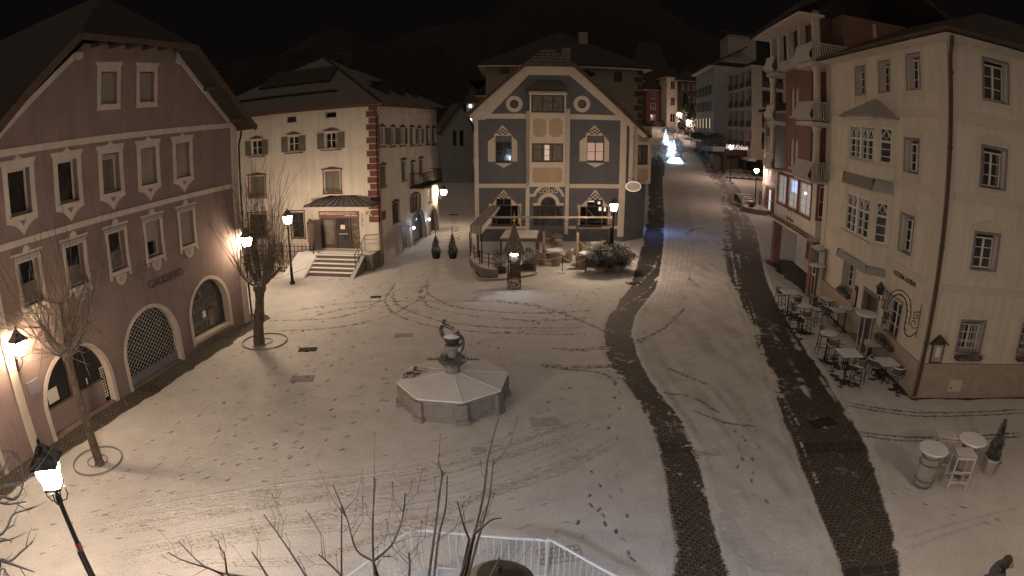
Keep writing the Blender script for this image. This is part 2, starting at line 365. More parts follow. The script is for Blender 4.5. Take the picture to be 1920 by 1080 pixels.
def stamp(x, y, rl, rw, ang, dep, bareamt, wornamt, rim=.006):
    g_ = .55 * max(.014, 1.5 * y * y / 9000); rl = max(rl, g_); rw = max(rw, g_); R = max(rl, rw) * 1.8
    if y < 4.6 or y > 110: return
    j0, j1 = np.searchsorted(ys, [y - R, y + R]); 
    if j1 - j0 < 1: j1 = j0 + 1
    t = x / y; i0, i1 = np.searchsorted(ts, [t - R / y * 1.05, t + R / y * 1.05])
    if i1 - i0 < 1: return
    sl = (slice(j0, j1), slice(i0, i1)); dx = Xg[sl] - x; dy = Yg[sl] - y; ca, sa = math.cos(ang), math.sin(ang)
    u = (dx * ca + dy * sa) / rl; v = (-dx * sa + dy * ca) / rw; r = np.sqrt(u * u + v * v)
    k = np.clip((1.15 - r) / .3, 0, 1); H[sl] = np.minimum(H[sl], H[sl] * (1 - k) - dep * k) + rim * np.exp(-((r - 1.3) / .2) ** 2)
    bare[sl] = np.maximum(bare[sl], k * bareamt); worn[sl] = np.maximum(worn[sl], k * wornamt)
def foottrail(pts, n=None, w=.13, dk=.5, jit=.08):
    P = [GT(*p) for p in pts]; step = .68
    acc = 0; side = 1
    for a, b in zip(P[:-1], P[1:]):
        d = b - a; L = math.hypot(d.x, d.y); ang = math.atan2(d.y, d.x); k = int(L / step) + 1
        for i in range(k):
            s = (i + .5) / k; x = a.x + d.x * s; y = a.y + d.y * s; side = -side
            x += -math.sin(ang) * w * side + random.gauss(0, jit); y += math.cos(ang) * w * side + random.gauss(0, jit)
            g = random.random(); aa = ang + random.gauss(0, .12)
            f = max(1.0, y / 16)
            stamp(x, y, .10, .04 * f, aa, .02, dk * (g > .35) * (g + .3), .5 + .5 * g)
            stamp(x + .08 * math.cos(aa), y + .08 * math.sin(aa), .045, .04 * f, aa, .02, dk * g * 1.2, .6)
def tyre(pts, w=.065, wt=.85, dk=.5, dep=.014, rl_=.07):
    P = [GT(*p) for p in pts]
    # smooth through the points (Catmull-Rom)
    Q = []
    for i in range(len(P) - 1):
        p0 = P[max(i - 1, 0)]; p1 = P[i]; p2 = P[i + 1]; p3 = P[min(i + 2, len(P) - 1)]
        L = (p2 - p1).length; k = max(2, int(L / max(.05, .0045 * p1.y)))
        for j in range(k):
            t = j / k; Q.append(.5 * ((2 * p1) + (p2 - p0) * t + (2 * p0 - 5 * p1 + 4 * p2 - p3) * t * t + (3 * p1 - p0 - 3 * p2 + p3) * t ** 3))
    for i in range(len(Q) - 1):
        a = Q[i]; d = Q[i + 1] - a; ang = math.atan2(d.y, d.x); g = random.random()
        f = max(1.0, a.y / 22)
        e_ = min(1, (i + 1) / (.12 * len(Q)), (len(Q) - i) / (.12 * len(Q))); stamp(a.x + random.gauss(0, .012), a.y + random.gauss(0, .012), rl_, w * f * (.7 + .6 * g), ang, dep * e_, dk * (g > .6) * e_, wt * (.75 + .4 * g) * e_, rim=.006)
TY = [
 [(500,601),(550,600),(620,597),(672,586),(712,570)], [(514,621),(620,615),(699,601),(740,590)],
 [(524,594),(578,578),(655,568),(712,565),(808,565),(895,565),(960,567)], [(590,592),(640,580),(690,574),(720,560)],
 [(746,520),(738,537),(723,559),(725,572),(742,590),(800,610),(871,621),(950,627),(1044,628),(1100,626),(1135,624)],
 [(750,535),(737,552),(741,566),(756,579),(825,603),(883,612),(960,617),(1096,614),(1135,610)],
 [(804,520),(788,548),(793,564),(808,577),(856,589),(929,598),(1012,602),(1100,597),(1150,590)],
 [(806,520),(800,545),(817,560),(842,573),(898,583),(992,588),(1100,583),(1160,575)],
 [(854,562),(950,568),(1023,581),(1100,606),(1150,630)], [(900,560),(1000,572),(1070,592),(1130,620)],
 [(740,590),(756,579),(790,560),(804,548)],
 [(1021,652),(1104,654),(1181,642),(1220,629),(1254,608),(1290,570)], [(1030,655),(1104,658),(1181,647),(1222,634)],
 [(1010,685),(1130,685),(1187,675)], [(1012,689),(1130,689),(1190,680)], [(1041,692),(1100,696),(1135,703),(1160,720)],
 [(1250,690),(1290,705),(1330,722)], [(1300,770),(1360,792),(1420,800)], [(1240,735),(1300,745),(1350,775)],
 [(1567,757),(1727,780),(1920,773)], [(1570,752),(1727,774),(1920,766)], [(1600,815),(1727,827),(1920,817)], [(1600,810),(1727,820),(1920,811)],
 [(1285,440),(1300,430),(1318,428)], [(1290,520),(1312,540)],
]
for t_ in TY: tyre(t_)
for t_ in ([(1700,1010),(1760,990),(1850,965),(1920,950)], [(1700,1030),(1780,1000),(1860,975)]): tyre(t_, w=.05, wt=.4, dk=.1, dep=.006)
for k in range(9):
    o_ = (k - 4) * 4.5 + random.uniform(-3, 3); tyre([(620 + 30 * k, 560 + o_ * .5), (760, 575 + o_), (900, 596 + o_), (1040, 606 + o_), (1130, 612 - o_ * .6)], w=.05, wt=.42, dk=.1, dep=.006)
for k in range(7):
    o_ = (k - 3) * 16 + random.uniform(-5, 5); tyre([(240, 985 + o_), (500, 942 + o_), (760, 905 + o_ * .9), (960, 850 + o_ * .8), (1150, 770 + o_ * .7)], w=.03, wt=.38, dk=.05, dep=.005)
for k in range(6):
    o_ = (k - 3) * 9; tyre([(1215 + o_, 640), (1262 + o_, 560), (1280 + o_, 470), (1275 + o_ * .7, 380), (1268 + o_ * .5, 330)], w=.06, wt=.4, dk=.05, dep=.005)
WIDE = [
 [(100,985),(300,951),(506,916),(703,892),(862,864),(1003,817),(1125,780),(1190,745)],
 [(90,1010),(300,968),(591,935),(769,902),(886,871),(1031,831),(1181,785)],
 [(140,1060),(328,1021),(628,967),(853,939),(956,906),(1097,850),(1200,789)],
 [(180,1075),(300,1042),(534,1000),(769,978),(909,930),(1050,883),(1210,805)],
 [(300,1058),(430,1056),(581,1050),(722,1003),(830,975),(900,950)],
 [(200,1000),(400,965),(560,938),(700,912)], [(240,1030),(420,998),(600,965),(720,940)]]
for t_ in WIDE:
    for k in range(4): tyre([(x, y + (k - 1.5) * 3.4 * (y / 950) ** 2) for x, y in t_], w=.022, wt=.5, dk=.38 if k else 0, dep=(-.008, .010, .012, .008)[k], rl_=.045)
FT = [
 [(240,850),(330,800),(470,720),(560,665),(690,600)], [(250,900),(400,830),(560,745),(700,665)], [(300,930),(470,850),(600,775),(740,690)],
 [(340,700),(430,672),(520,640),(610,600)], [(280,760),(380,725),(470,690)], [(520,870),(640,800),(740,745)], [(500,660),(600,640),(700,610)],
 [(200,950),(320,905),(420,860)], [(80,930),(200,900),(330,860)], [(50,990),(180,960),(300,930)], [(60,1040),(170,1010),(320,985)],
 [(640,745),(700,725),(745,705)], [(560,690),(640,650),(700,640)], [(480,900),(560,880),(700,800)], [(870,650),(960,625),(1030,595),(1080,570)],
 [(905,640),(980,615),(1060,580),(1130,550)], [(1040,560),(1100,545),(1150,540)], [(1080,720),(1040,750),(1000,790)], [(900,640),(940,680),(990,700)],
 [(1150,690),(1160,740),(1150,790)], [(880,850),(960,815),(1000,800)], [(1075,830),(1105,870),(1130,920),(1100,960),(1075,1010)],
 [(1150,790),(1148,880),(1160,950),(1170,1060)], [(1120,930),(1150,1000),(1225,1060)], [(1380,800),(1395,850),(1400,910),(1430,960)], [(1415,780),(1410,850),(1412,900)],
 [(1672,918),(1720,932),(1780,955),(1830,965),(1880,985)], [(740,500),(760,520),(730,560)], [(650,545),(740,530),(800,515)], [(700,590),(760,555),(800,530)],
 [(1000,600),(960,640),(920,660)], [(620,520),(680,540),(720,560)], [(880,560),(930,550),(1000,545)], [(1180,560),(1140,565),(1070,560)], [(560,600),(640,560),(700,535)], [(1210,480),(1195,510),(1170,540)],
 [(850,470),(860,440),(850,410)], [(830,500),(840,470),(850,440)], [(520,740),(580,700),(660,670)], [(330,870),(430,800),(520,770)], [(400,900),(560,820),(720,740)], [(380,780),(480,740),(600,690)],
 [(1500,640),(1560,730),(1630,760)], [(1460,540),(1480,600),(1530,700),(1600,770)]]
for f_ in FT:
    foottrail(f_, dk=.45)
for k in range(150):   # stray prints round the fountain and across the square
    px = random.uniform(120, 1130); py = random.uniform(560, 1000) ; p = GT(px, py)
    stamp(p.x, p.y, .12, .05 * max(1, p.y / 16), random.gauss(.55, .3), .012, .25 * random.random(), .5)
for cxy in ((1505,622),(1476,588),(1553,680),(1584,716),(1590,598),(1560,590),(1680,728),(1652,700),(1490,596),(1600,690)):   # dark slush under the tables
    p = GT(*cxy)
    for k in range(16): stamp(p.x + random.gauss(0, .28), p.y + random.gauss(0, .35), random.uniform(.08, .22), random.uniform(.06, .16), random.uniform(0, 3), .012, .9, .6, rim=0)
ring = np.hypot(Xg + 1.74, Yg - 16.26); worn = np.maximum(worn, np.clip(1 - np.abs(ring - 2.3) / .45, 0, 1) * .35 * n3)
H += (vnoise(Xg, Yg, .05, 31) - .5) * .007 * np.clip(1.5 - Yg / 22, .1, 1) + (n3 - .5) * .005 + (vnoise(Xg, Yg, 2.8, 30) - .5) * .03 + (n2 - .5) * .008 + (n1 - .5) * .003
H -= bare * .022
Zg = Zg + H * np.clip(1.6 - Yg / 60, .15, 1)
ny, nx = Xg.shape
me = bpy.data.meshes.new('snowy_ground'); me.vertices.add(ny * nx)
co = np.stack([Xg, Yg, Zg], -1).astype(np.float32).ravel(); me.vertices.foreach_set('co', co)
idx = np.arange(ny * nx, dtype=np.int32).reshape(ny, nx); q = np.stack([idx[:-1, :-1], idx[:-1, 1:], idx[1:, 1:], idx[1:, :-1]], -1).reshape(-1, 4)
me.loops.add(q.size); me.loops.foreach_set('vertex_index', q.ravel()); me.polygons.add(len(q))
me.polygons.foreach_set('loop_start', np.arange(0, q.size, 4, dtype=np.int32))
try: me.polygons.foreach_set('loop_total', np.full(len(q), 4, dtype=np.int32))
except Exception: pass
me.update(calc_edges=True); me.polygons.foreach_set('use_smooth', np.ones(len(q), dtype=bool))
for nm, arr in (('bare', bare), ('worn', worn)):
    a = me.attributes.new(nm, 'FLOAT', 'POINT'); a.data.foreach_set('value', np.clip(arr, 0, 1).astype(np.float32).ravel())
gm = bpy.data.materials.new('snow over cobbles'); gm.use_nodes = True; nt = gm.node_tree; N = nt.nodes; Lk = nt.links; pb = N['Principled BSDF']
def nd(t, **k):
    n = N.new(t)
    for a, v in k.items():
        if a.startswith('i'): n.inputs[int(a[1:])].default_value = v
        else: setattr(n, a, v)
    return n
def mth(op, a, b=None):
    n = nd('ShaderNodeMath', operation=op)
    for i, v in enumerate((a, b)):
        if v is None: continue
        if isinstance(v, (int, float)): n.inputs[i].default_value = v
        else: Lk.new(v, n.inputs[i])
    return n.outputs[0]
tc = nd('ShaderNodeTexCoord'); mp = nd('ShaderNodeMapping'); mp.inputs['Rotation'].default_value = (0, 0, .16); Lk.new(tc.outputs['Object'], mp.inputs[0])
sx = nd('ShaderNodeSeparateXYZ'); Lk.new(mp.outputs[0], sx.inputs[0]); W_ = 1.25
wob = nd('ShaderNodeTexNoise'); wob.inputs['Scale'].default_value = 1.3; Lk.new(mp.outputs[0], wob.inputs[0])
xw = mth('MULTIPLY_ADD', wob.outputs[0], .12); N[-1].inputs[2].default_value = 0; Lk.new(sx.outputs[0], N[-1].inputs[2])
xl = mth('MULTIPLY', mth('SUBTRACT', mth('FRACT', mth('DIVIDE', xw, W_)), .5), W_)
Rr = .80; ang = mth('ARCSINE', mth('DIVIDE', xl, Rr)); vv = mth('SUBTRACT', sx.outputs[1], mth('SQRT', mth('SUBTRACT', Rr * Rr, mth('MULTIPLY', xl, xl))))
cv = nd('ShaderNodeCombineXYZ'); Lk.new(mth('MULTIPLY', ang, Rr), cv.inputs[0]); Lk.new(vv, cv.inputs[1])
br = nd('ShaderNodeTexBrick'); br.inputs['Scale'].default_value = 1; br.inputs['Brick Width'].default_value = .15; br.inputs['Row Height'].default_value = .125; br.inputs['Mortar Size'].default_value = .013; br.inputs['Mortar Smooth'].default_value = .3
br.inputs['Color1'].default_value = (.052, .043, .034, 1); br.inputs['Color2'].default_value = (.026, .021, .017, 1); br.inputs['Mortar'].default_value = (.15, .135, .115, 1); Lk.new(cv.outputs[0], br.inputs[0])
# straight slab courses across the bands
sl = nd('ShaderNodeTexBrick'); sl.inputs['Scale'].default_value = 1; sl.inputs['Brick Width'].default_value = .55; sl.inputs['Row Height'].default_value = .30; sl.inputs['Mortar Size'].default_value = .008
sl.inputs['Color1'].default_value = (.04, .032, .024, 1); sl.inputs['Color2'].default_value = (.03, .025, .02, 1); sl.inputs['Mortar'].default_value = (.15, .135, .115, 1); Lk.new(mp.outputs[0], sl.inputs[0])
fr = mth('FRACT', mth('DIVIDE', sx.outputs[1], 5.4)); ss = mth('MULTIPLY', mth('GREATER_THAN', fr, .50), mth('LESS_THAN', fr, .61))
cm = nd('ShaderNodeMix', data_type='RGBA'); Lk.new(ss, cm.inputs[0]); Lk.new(br.outputs[0], cm.inputs[6]); Lk.new(sl.outputs[0], cm.inputs[7])
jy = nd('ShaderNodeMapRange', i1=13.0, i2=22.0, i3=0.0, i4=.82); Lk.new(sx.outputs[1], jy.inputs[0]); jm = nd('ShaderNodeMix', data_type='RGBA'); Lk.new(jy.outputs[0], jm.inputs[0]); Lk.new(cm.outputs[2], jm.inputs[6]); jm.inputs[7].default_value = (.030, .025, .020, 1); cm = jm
# flecks of snow on the stones
fl = nd('ShaderNodeTexNoise'); fl.inputs['Scale'].default_value = 5.5; fl.inputs['Detail'].default_value = 9; fl.inputs['Roughness'].default_value = .72; Lk.new(tc.outputs['Object'], fl.inputs[0])
fr2 = nd('ShaderNodeMapRange', i1=.57, i2=.74, i3=0.0, i4=.75); Lk.new(fl.outputs[0], fr2.inputs[0])
vo = nd('ShaderNodeTexVoronoi'); vo.inputs['Scale'].default_value = 3.2; Lk.new(tc.outputs['Object'], vo.inputs[0]); vs_ = mth('LESS_THAN', vo.outputs['Distance'], .075)
flk = mth('MAXIMUM', fr2.outputs[0], mth('MULTIPLY', vs_, .7))
c2 = nd('ShaderNodeMix', data_type='RGBA'); Lk.new(flk, c2.inputs[0]); Lk.new(cm.outputs[2], c2.inputs[6]); c2.inputs[7].default_value = (.5, .49, .48, 1)
ab = nd('ShaderNodeAttribute', attribute_name='bare'); aw = nd('ShaderNodeAttribute', attribute_name='worn')
en = nd('ShaderNodeTexNoise'); en.inputs['Scale'].default_value = 22; en.inputs['Detail'].default_value = 6; Lk.new(tc.outputs['Object'], en.inputs[0])
bf = nd('ShaderNodeMapRange', i1=.38, i2=.62); Lk.new(mth('ADD', ab.outputs['Fac'], mth('MULTIPLY', mth('SUBTRACT', en.outputs[0], .5), .95)), bf.inputs[0])
wf = nd('ShaderNodeMapRange', i1=.25, i2=.95); Lk.new(mth('ADD', aw.outputs['Fac'], mth('MULTIPLY', mth('SUBTRACT', en.outputs[0], .5), .9)), wf.inputs[0])
sc_ = nd('ShaderNodeMix', data_type='RGBA'); Lk.new(wf.outputs[0], sc_.inputs[0]); sc_.inputs[6].default_value = (.69, .68, .68, 1); sc_.inputs[7].default_value = (.25, .225, .20, 1)
gn = nd('ShaderNodeTexNoise'); gn.inputs['Scale'].default_value = 1.1; gn.inputs['Detail'].default_value = 8; gn.inputs['Roughness'].default_value = .65; Lk.new(tc.outputs['Object'], gn.inputs[0])
gr = nd('ShaderNodeMapRange', i1=.3, i2=.7, i3=.86, i4=1.08); Lk.new(gn.outputs[0], gr.inputs[0])
gg = nd('ShaderNodeTexNoise'); gg.inputs['Scale'].default_value = 70; gg.inputs['Detail'].default_value = 3; Lk.new(tc.outputs['Object'], gg.inputs[0])
gr2 = nd('ShaderNodeMapRange', i1=.3, i2=.7, i3=.78, i4=1.12); Lk.new(gg.outputs[0], gr2.inputs[0])
gr3 = nd('ShaderNodeMapRange', i1=.32, i2=.68, i3=.86, i4=1.1); Lk.new(en.outputs[0], gr3.inputs[0]); sv = nd('ShaderNodeVectorMath', operation='SCALE'); Lk.new(sc_.outputs[2], sv.inputs[0]); Lk.new(mth('MULTIPLY', mth('MULTIPLY', gr.outputs[0], gr2.outputs[0]), gr3.outputs[0]), sv.inputs['Scale'])
fm = nd('ShaderNodeMix', data_type='RGBA'); Lk.new(bf.outputs[0], fm.inputs[0]); Lk.new(sv.outputs[0], fm.inputs[6]); Lk.new(c2.outputs[2], fm.inputs[7]); Lk.new(fm.outputs[2], pb.inputs['Base Color'])
rf = nd('ShaderNodeMapRange', i3=.75, i4=.68); Lk.new(bf.outputs[0], rf.inputs[0]); Lk.new(rf.outputs[0], pb.inputs['Roughness'])
hb = mth('ADD', mth('MULTIPLY', en.outputs[0], .5), mth('MULTIPLY', gg.outputs[0], .5)); bp = nd('ShaderNodeBump'); bp.inputs['Strength'].default_value = .9; bp.inputs['Distance'].default_value = .02; Lk.new(hb, bp.inputs['Height']); Lk.new(bp.outputs[0], pb.inputs['Normal'])
me.materials.append(gm)
go = bpy.data.objects.new('ground', me); COL.objects.link(go); tag(go, kind='structure')
t_ = MB()
t_.add([(-700, -120, -.06), (700, -120, -.06), (700, 4.4, -.06), (-700, 4.4, -.06)], [(0, 1, 2, 3)])
for sgn in (-1, 1):
    prev = None; row = []
    for y in (4.4, 20, 50, 70, 90, 110, 130, 150, 200, 300, 420):
        a = (sgn * 1.55 * y, y, terr(y) - .06); b = (sgn * 900, y, terr(y) - .06); i = len(t_.v); t_.v += [a, b]
        if prev is not None: t_.f.append([prev, prev + 1, i + 1, i]); t_.m.append(0)
        prev = i
t_.build('terrain', M['snow'], kind='structure')
hl = MB(); 
pts = [(-500, 20), (-330, 75), (-220, 62), (-120, 88), (-20, 58), (80, 70), (200, 95), (330, 70), (520, 30)]
hv = []
for i in range(61):
    x = -520 + 1040 * i / 60; z = 40 + 22 * math.sin(x * .011 + 1) + 12 * math.sin(x * .031) + 6 * math.sin(x * .09)
    hv.append((x, z))
o = 0; rows = []
for k, (yy, f) in enumerate(((300, .0), (360, .45), (430, 1.0), (520, 1.6))):
    for x, z in hv: hl.v.append((x * (1 + k * .1), yy + 8 * math.sin(x * .05 + k), 30 + (z) * f + 3 * math.sin(x * .2 + k)))
for k in range(3):
    for i in range(60): a = k * 61 + i; hl.f.append([a, a + 1, a + 62, a + 61]); hl.m.append(0)
for x, z in hv: pass
hl.build('hills', M['hill'], kind='structure', smooth=True)
fs_ = MB(); nxs, nys = 40, 14
for j in range(nys):
    for i in range(nxs):
        x = -260 + 252 * i / (nxs - 1); y = 104 + j * 9 - .12 * (x + 8) * .3; z = terr(y) - 1 + 26 * (j / (nys - 1)) ** 1.2 * min(1, (-8 - x) / 25 + .15) + 1.6 * math.sin(i * 2.1 + j) * (j > 0); fs_.v.append((x, y, z))
for j in range(nys - 1):
    for i in range(nxs - 1): a = j * nxs + i; fs_.f.append([a, a + 1, a + nxs + 1, a + nxs]); fs_.m.append(0)
fs_.build('hills', M['hill'], kind='structure')
# ------------------------------------------------------------------ shared building pieces
WR = random.Random(12)
M['glass2'] = mat('faintly reflecting glass', (.03, .028, .026), .15, .6, 1.6, bump=0)
def window(B, x0, x1, z0, z1, depth=.18, cols=2, rows=3, fm='frame', pm='glass', fw=.055, mw=.028, cen=.07, y0=0.0, pane_extra=None, label=None, sill=True):
    yb = y0 + depth
    f = MB(); fy0, fy1 = yb - .06, yb - .005
    f.box(x0 + .002, x0 + fw, fy0, fy1, z0 + .002, z1 - .002); f.box(x1 - fw, x1 - .002, fy0, fy1, z0 + .002, z1 - .002); f.box(x0 + fw, x1 - fw, fy0, fy1, z0 + .002, z0 + fw); f.box(x0 + fw, x1 - fw, fy0, fy1, z1 - fw, z1 - .002)
    for c in range(1, cols):
        xx = x0 + (x1 - x0) * c / cols; ww = cen if (cols % 2 == 0 and c == cols // 2) else mw
        f.box(xx - ww / 2, xx + ww / 2, fy0 - .004, fy1 - .004, z0 + fw, z1 - fw)
    for r in range(1, rows):
        zz = z0 + (z1 - z0) * r / rows; f.box(x0 + fw, x1 - fw, fy0 + .008, fy1 - .012, zz - mw / 2, zz + mw / 2)
    if sill: f.box(x0 - .05, x1 + .05, y0 - .07, y0 + .02, z0 - .05, z0 - .004)
    fo = f.build('window', M[fm], B, label=label)
    if pm == 'glass': pm = WR.choice(('glass', 'glass', 'glassgrey', 'glass2'))
    po = MB().box(x0 + .01, x1 - .01, yb - .03, yb + .02, z0 + .01, z1 - .01).build('pane', pm if not isinstance(pm, str) else M[pm], fo)
    if pm in ('glass', 'glass2') and WR.random() < .45 and x1 - x0 > .6:
        c_ = MB(); w_c = (x1 - x0) * WR.uniform(.14, .3); c_.box(x0 + .03, x0 + w_c, yb - .036, yb - .031, z0 + .03, z1 - .03)
        if WR.random() < .6: c_.box(x1 - w_c, x1 - .03, yb - .036, yb - .031, z0 + .03, z1 - .03)
        c_.build('curtain', M['curtain'], fo)
    return fo
def roller(win, x0, x1, z0, z1, y, m='roller'):
    s = MB(); n = max(3, int((z1 - z0) / .055))
    for i in range(n):
        za = z0 + (z1 - z0) * i / n; s.add([(x0, y, za), (x1, y, za), (x1, y + .016, za + (z1 - z0) / n * .92), (x0, y + .016, za + (z1 - z0) / n * .92), (x0, y + .02, za), (x1, y + .02, za)], [(0, 1, 2, 3), (4, 5, 2, 3), (0, 1, 5, 4)])
    s.build('roller_blind', M[m], win)
def shutters(win, x0, x1, z0, z1, w, y=-.03, m='shutter'):
    for sd_ in (-1, 1):
        a, b = (x0 - w - .03, x0 - .03) if sd_ < 0 else (x1 + .03, x1 + w + .03); s = MB()
        s.box(a, a + .05, y - .03, y, z0, z1); s.box(b - .05, b, y - .03, y, z0, z1); 
        for zz in (z0, (z0 + z1) / 2 - .03, z1 - .06): s.box(a + .05, b - .05, y - .03, y, zz, zz + .06)
        k = int((z1 - z0) / .07)
        for i in range(k):
            za = z0 + (z1 - z0) * (i + .5) / k; s.add([(a + .05, y - .022, za - .02), (b - .05, y - .022, za - .02), (b - .05, y - .004, za + .03), (a + .05, y - .004, za + .03)], [(0, 1, 2, 3)])
        s.box(a + .05, b - .05, y - .003, y + .012, z0 + .06, z1 - .06)
        s.build('shutter', M[m], win)
def sides(mb, x0, x1, D, z0, z1, y0=0.0, top=False):
    mb.add([(x0, y0, z0), (x0, D, z0), (x0, D, z1), (x0, y0, z1)], [(0, 3, 2, 1)])
    mb.add([(x1, y0, z0), (x1, D, z0), (x1, D, z1), (x1, y0, z1)], [(0, 1, 2, 3)])
    mb.add([(x0, D, z0), (x1, D, z0), (x1, D, z1), (x0, D, z1)], [(0, 3, 2, 1)])
    if top: mb.add([(x0, y0, z1), (x1, y0, z1), (x1, D, z1), (x0, D, z1)], [(0, 1, 2, 3)])
def lantern_body(root, c, s=1.0, glassm=None):
    """four sided tapering lantern with a pyramid roof, c = middle of the glass"""
    x, y, z = c; g = MB(); a, b, h = .13 * s, .19 * s, .19 * s
    g.add([(x - a, y - a, z - h), (x + a, y - a, z - h), (x + a, y + a, z - h), (x - a, y + a, z - h), (x - b, y - b, z + h), (x + b, y - b, z + h), (x + b, y + b, z + h), (x - b, y + b, z + h)], [(0,3,2,1),(4,5,6,7),(0,1,5,4),(1,2,6,5),(2,3,7,6),(3,0,4,7)])
    g.build('lamp_glass', glassm or LAMP, root)
    f = MB()
    for sx_, sy_ in ((-1, -1), (1, -1), (1, 1), (-1, 1)): f.bar((x + sx_ * a * 1.04, y + sy_ * a * 1.04, z - h), (x + sx_ * b * 1.04, y + sy_ * b * 1.04, z + h), .022 * s)
    f.box(x - a * 1.2, x + a * 1.2, y - a * 1.2, y + a * 1.2, z - h - .05 * s, z - h - .005)
    f.build('lamp_frame', M['iron'], root)
    r = MB(); c_ = b * 1.35; t = z + h + .005
    r.lathe([(c_ * 1.42, 0), (c_ * 1.40, .03 * s), (c_ * .75, .17 * s), (c_ * .28, .30 * s), (.03 * s, .33 * s), (.035 * s, .37 * s), (.004, .42 * s)], 4, (x, y, t), ph=PI / 4)
    r.build('lamp_roof', M['iron'], root)
def street_lamp(label, base, h, s=1.0, rz=0.0, gm=None):
    t = thing('street_lamp', label, 'street lamp', base, rz, 'street lamps')
    p = MB(); p.lathe([(.14, 0), (.14, .12), (.09, .2), (.075, .9), (.055, 1.0), (.045, h - .55), (.06, h - .5), (.06, h - .42), (.03, h - .36), (.03, h - .22 * s)], 12)
    p.build('pole', M['iron'], t, smooth=False)
    b = MB()
    for sg in (-1, 1): b.tube([(0, 0, h - .5), (sg * .14, 0, h - .48), (sg * .2, 0, h - .38), (sg * .19, 0, h - .24)], .012, 6)
    for sg in (-1, 1): b.tube([(0, 0, h - .5), (0, sg * .14, h - .48), (0, sg * .2, h - .38), (0, sg * .19, h - .24)], .012, 6)
    b.build('bracket', M['iron'], t)
    lantern_body(t, (0, 0, h), s, gm)
    return t
def wall_lantern(label, loc, rz, arm=.42, s=1.0, g=None):
    """bracket on a wall: local -y points away from the wall"""
    t = thing('wall_lantern', label, 'wall lantern', loc, rz, 'wall lanterns')
    b = MB(); b.box(-.05, .05, -.02, .0, -.75, -.25); b.tube([(0, -.01, -.7), (0, -.2, -.62), (0, -arm, -.42), (0, -arm, -.22)], .018, 6); b.tube([(0, -.01, -.35), (0, -.12, -.36), (0, -.2, -.44), (0, -.16, -.52), (0, -.1, -.48)], .012, 6)
    b.build('bracket', M['iron'], t); lantern_body(t, (0, -arm, 0), s, g or LAMPW)
    return t

# ------------------------------------------------------------------ mauve house on the left
LBO = GZ(468, 600); LR = PI / 2 - .178; LF = Frame(LBO, LR)
LB = thing('gabled_house', 'mauve plaster house with clipped gable, cream bands and three shop arches', 'house', (LBO.x, LBO.y, 0), LR)
XL, XR = -20.5, 0.0
cx_ = [-3.6 - 2.0 * k for k in range(9)]
ox0, oz0 = -.42, 6.72
holes = []; wins = []
up = [(-3.60, 7.42), (-5.6, 7.42), (-7.55, 7.42), (-9.55, 7.42), (-11.55, 7.42), (-14.2, 7.42), (-16.2, 7.42)]
for i, (c, z) in enumerate(up): holes.append(rect(c - .43, c + .43, z - .68, z + .62)); wins.append(('up', i, c, z))
lo = [(-3.60, 4.82), (-5.6, 4.82), (-7.55, 4.82), (-9.55, 4.82), (-11.55, 4.82), (-14.2, 4.82), (-16.2, 4.82)]
for i, (c, z) in enumerate(lo): holes.append(rect(c - .42, c + .42, z - .66, z + .62)); wins.append(('lo', i, c, z))
at = [(-5.62, 10.2), (-7.57, 10.2), ]
for i, (c, z) in enumerate(at): holes.append(rect(c - .40, c + .40, z - .55, z + .55)); wins.append(('at', i, c, z))
arch = [(-3.98, -1.42, .42, 2.55), (-7.98, -4.98, .05, 2.48), (-12.0, -8.95, .05, 2.42), (-17.4, -14.4, .05, 2.42)]
ah = [archp(a - .06, b + .06, z0 - .02, zt + .06, 18) for a, b, z0, zt in arch]
gx = [(-22.0, -.3), (XR, -.3), (XR, 8.62), (-3.92, 11.62), (-8.68, 11.62), (-13.0, 8.5), (-22.0, 2.4)]
gx = [(XL, -.3), (XR, -.3), (XR, 8.72), (-3.95, 11.66), (-8.75, 11.66), (-14.3, 7.6), (XL, 7.6)]
w_ = MB(); w_.plate(gx, holes + ah, 0, .34, sides=False); sides(w_, XL, XR, 10, -.3, 8.3); w_.build('wall', M['mauve'], LB)
# reveals lined in cream
tr = MB(); tr.box(-13.25, XR + .02, -.035, -.002, 8.44, 8.64); tr.box(XL, -13.25, -.035, -.002, 8.44, 8.64) if False else None
tr.box(-13.12, XR + .02, -.035, -.002, 5.90, 6.08); tr.box(XL, -13.12, -.035, -.002, 5.90, 6.08)
tr.build('string_course', M['cream'], LB)
for a, b in ((-.36, .03), (-13.12, -12.80)):
    p = MB(); p.box(a, b, -.05, -.003, -.1, 8.44) if a > -5 else p.box(a, b, -.05, -.003, -.1, 5.90); p.build('pilaster', M['cream'], LB)
MB().box(.0, .035, -.05, .4, -.1, 8.44).build('pilaster', M['cream'], LB)
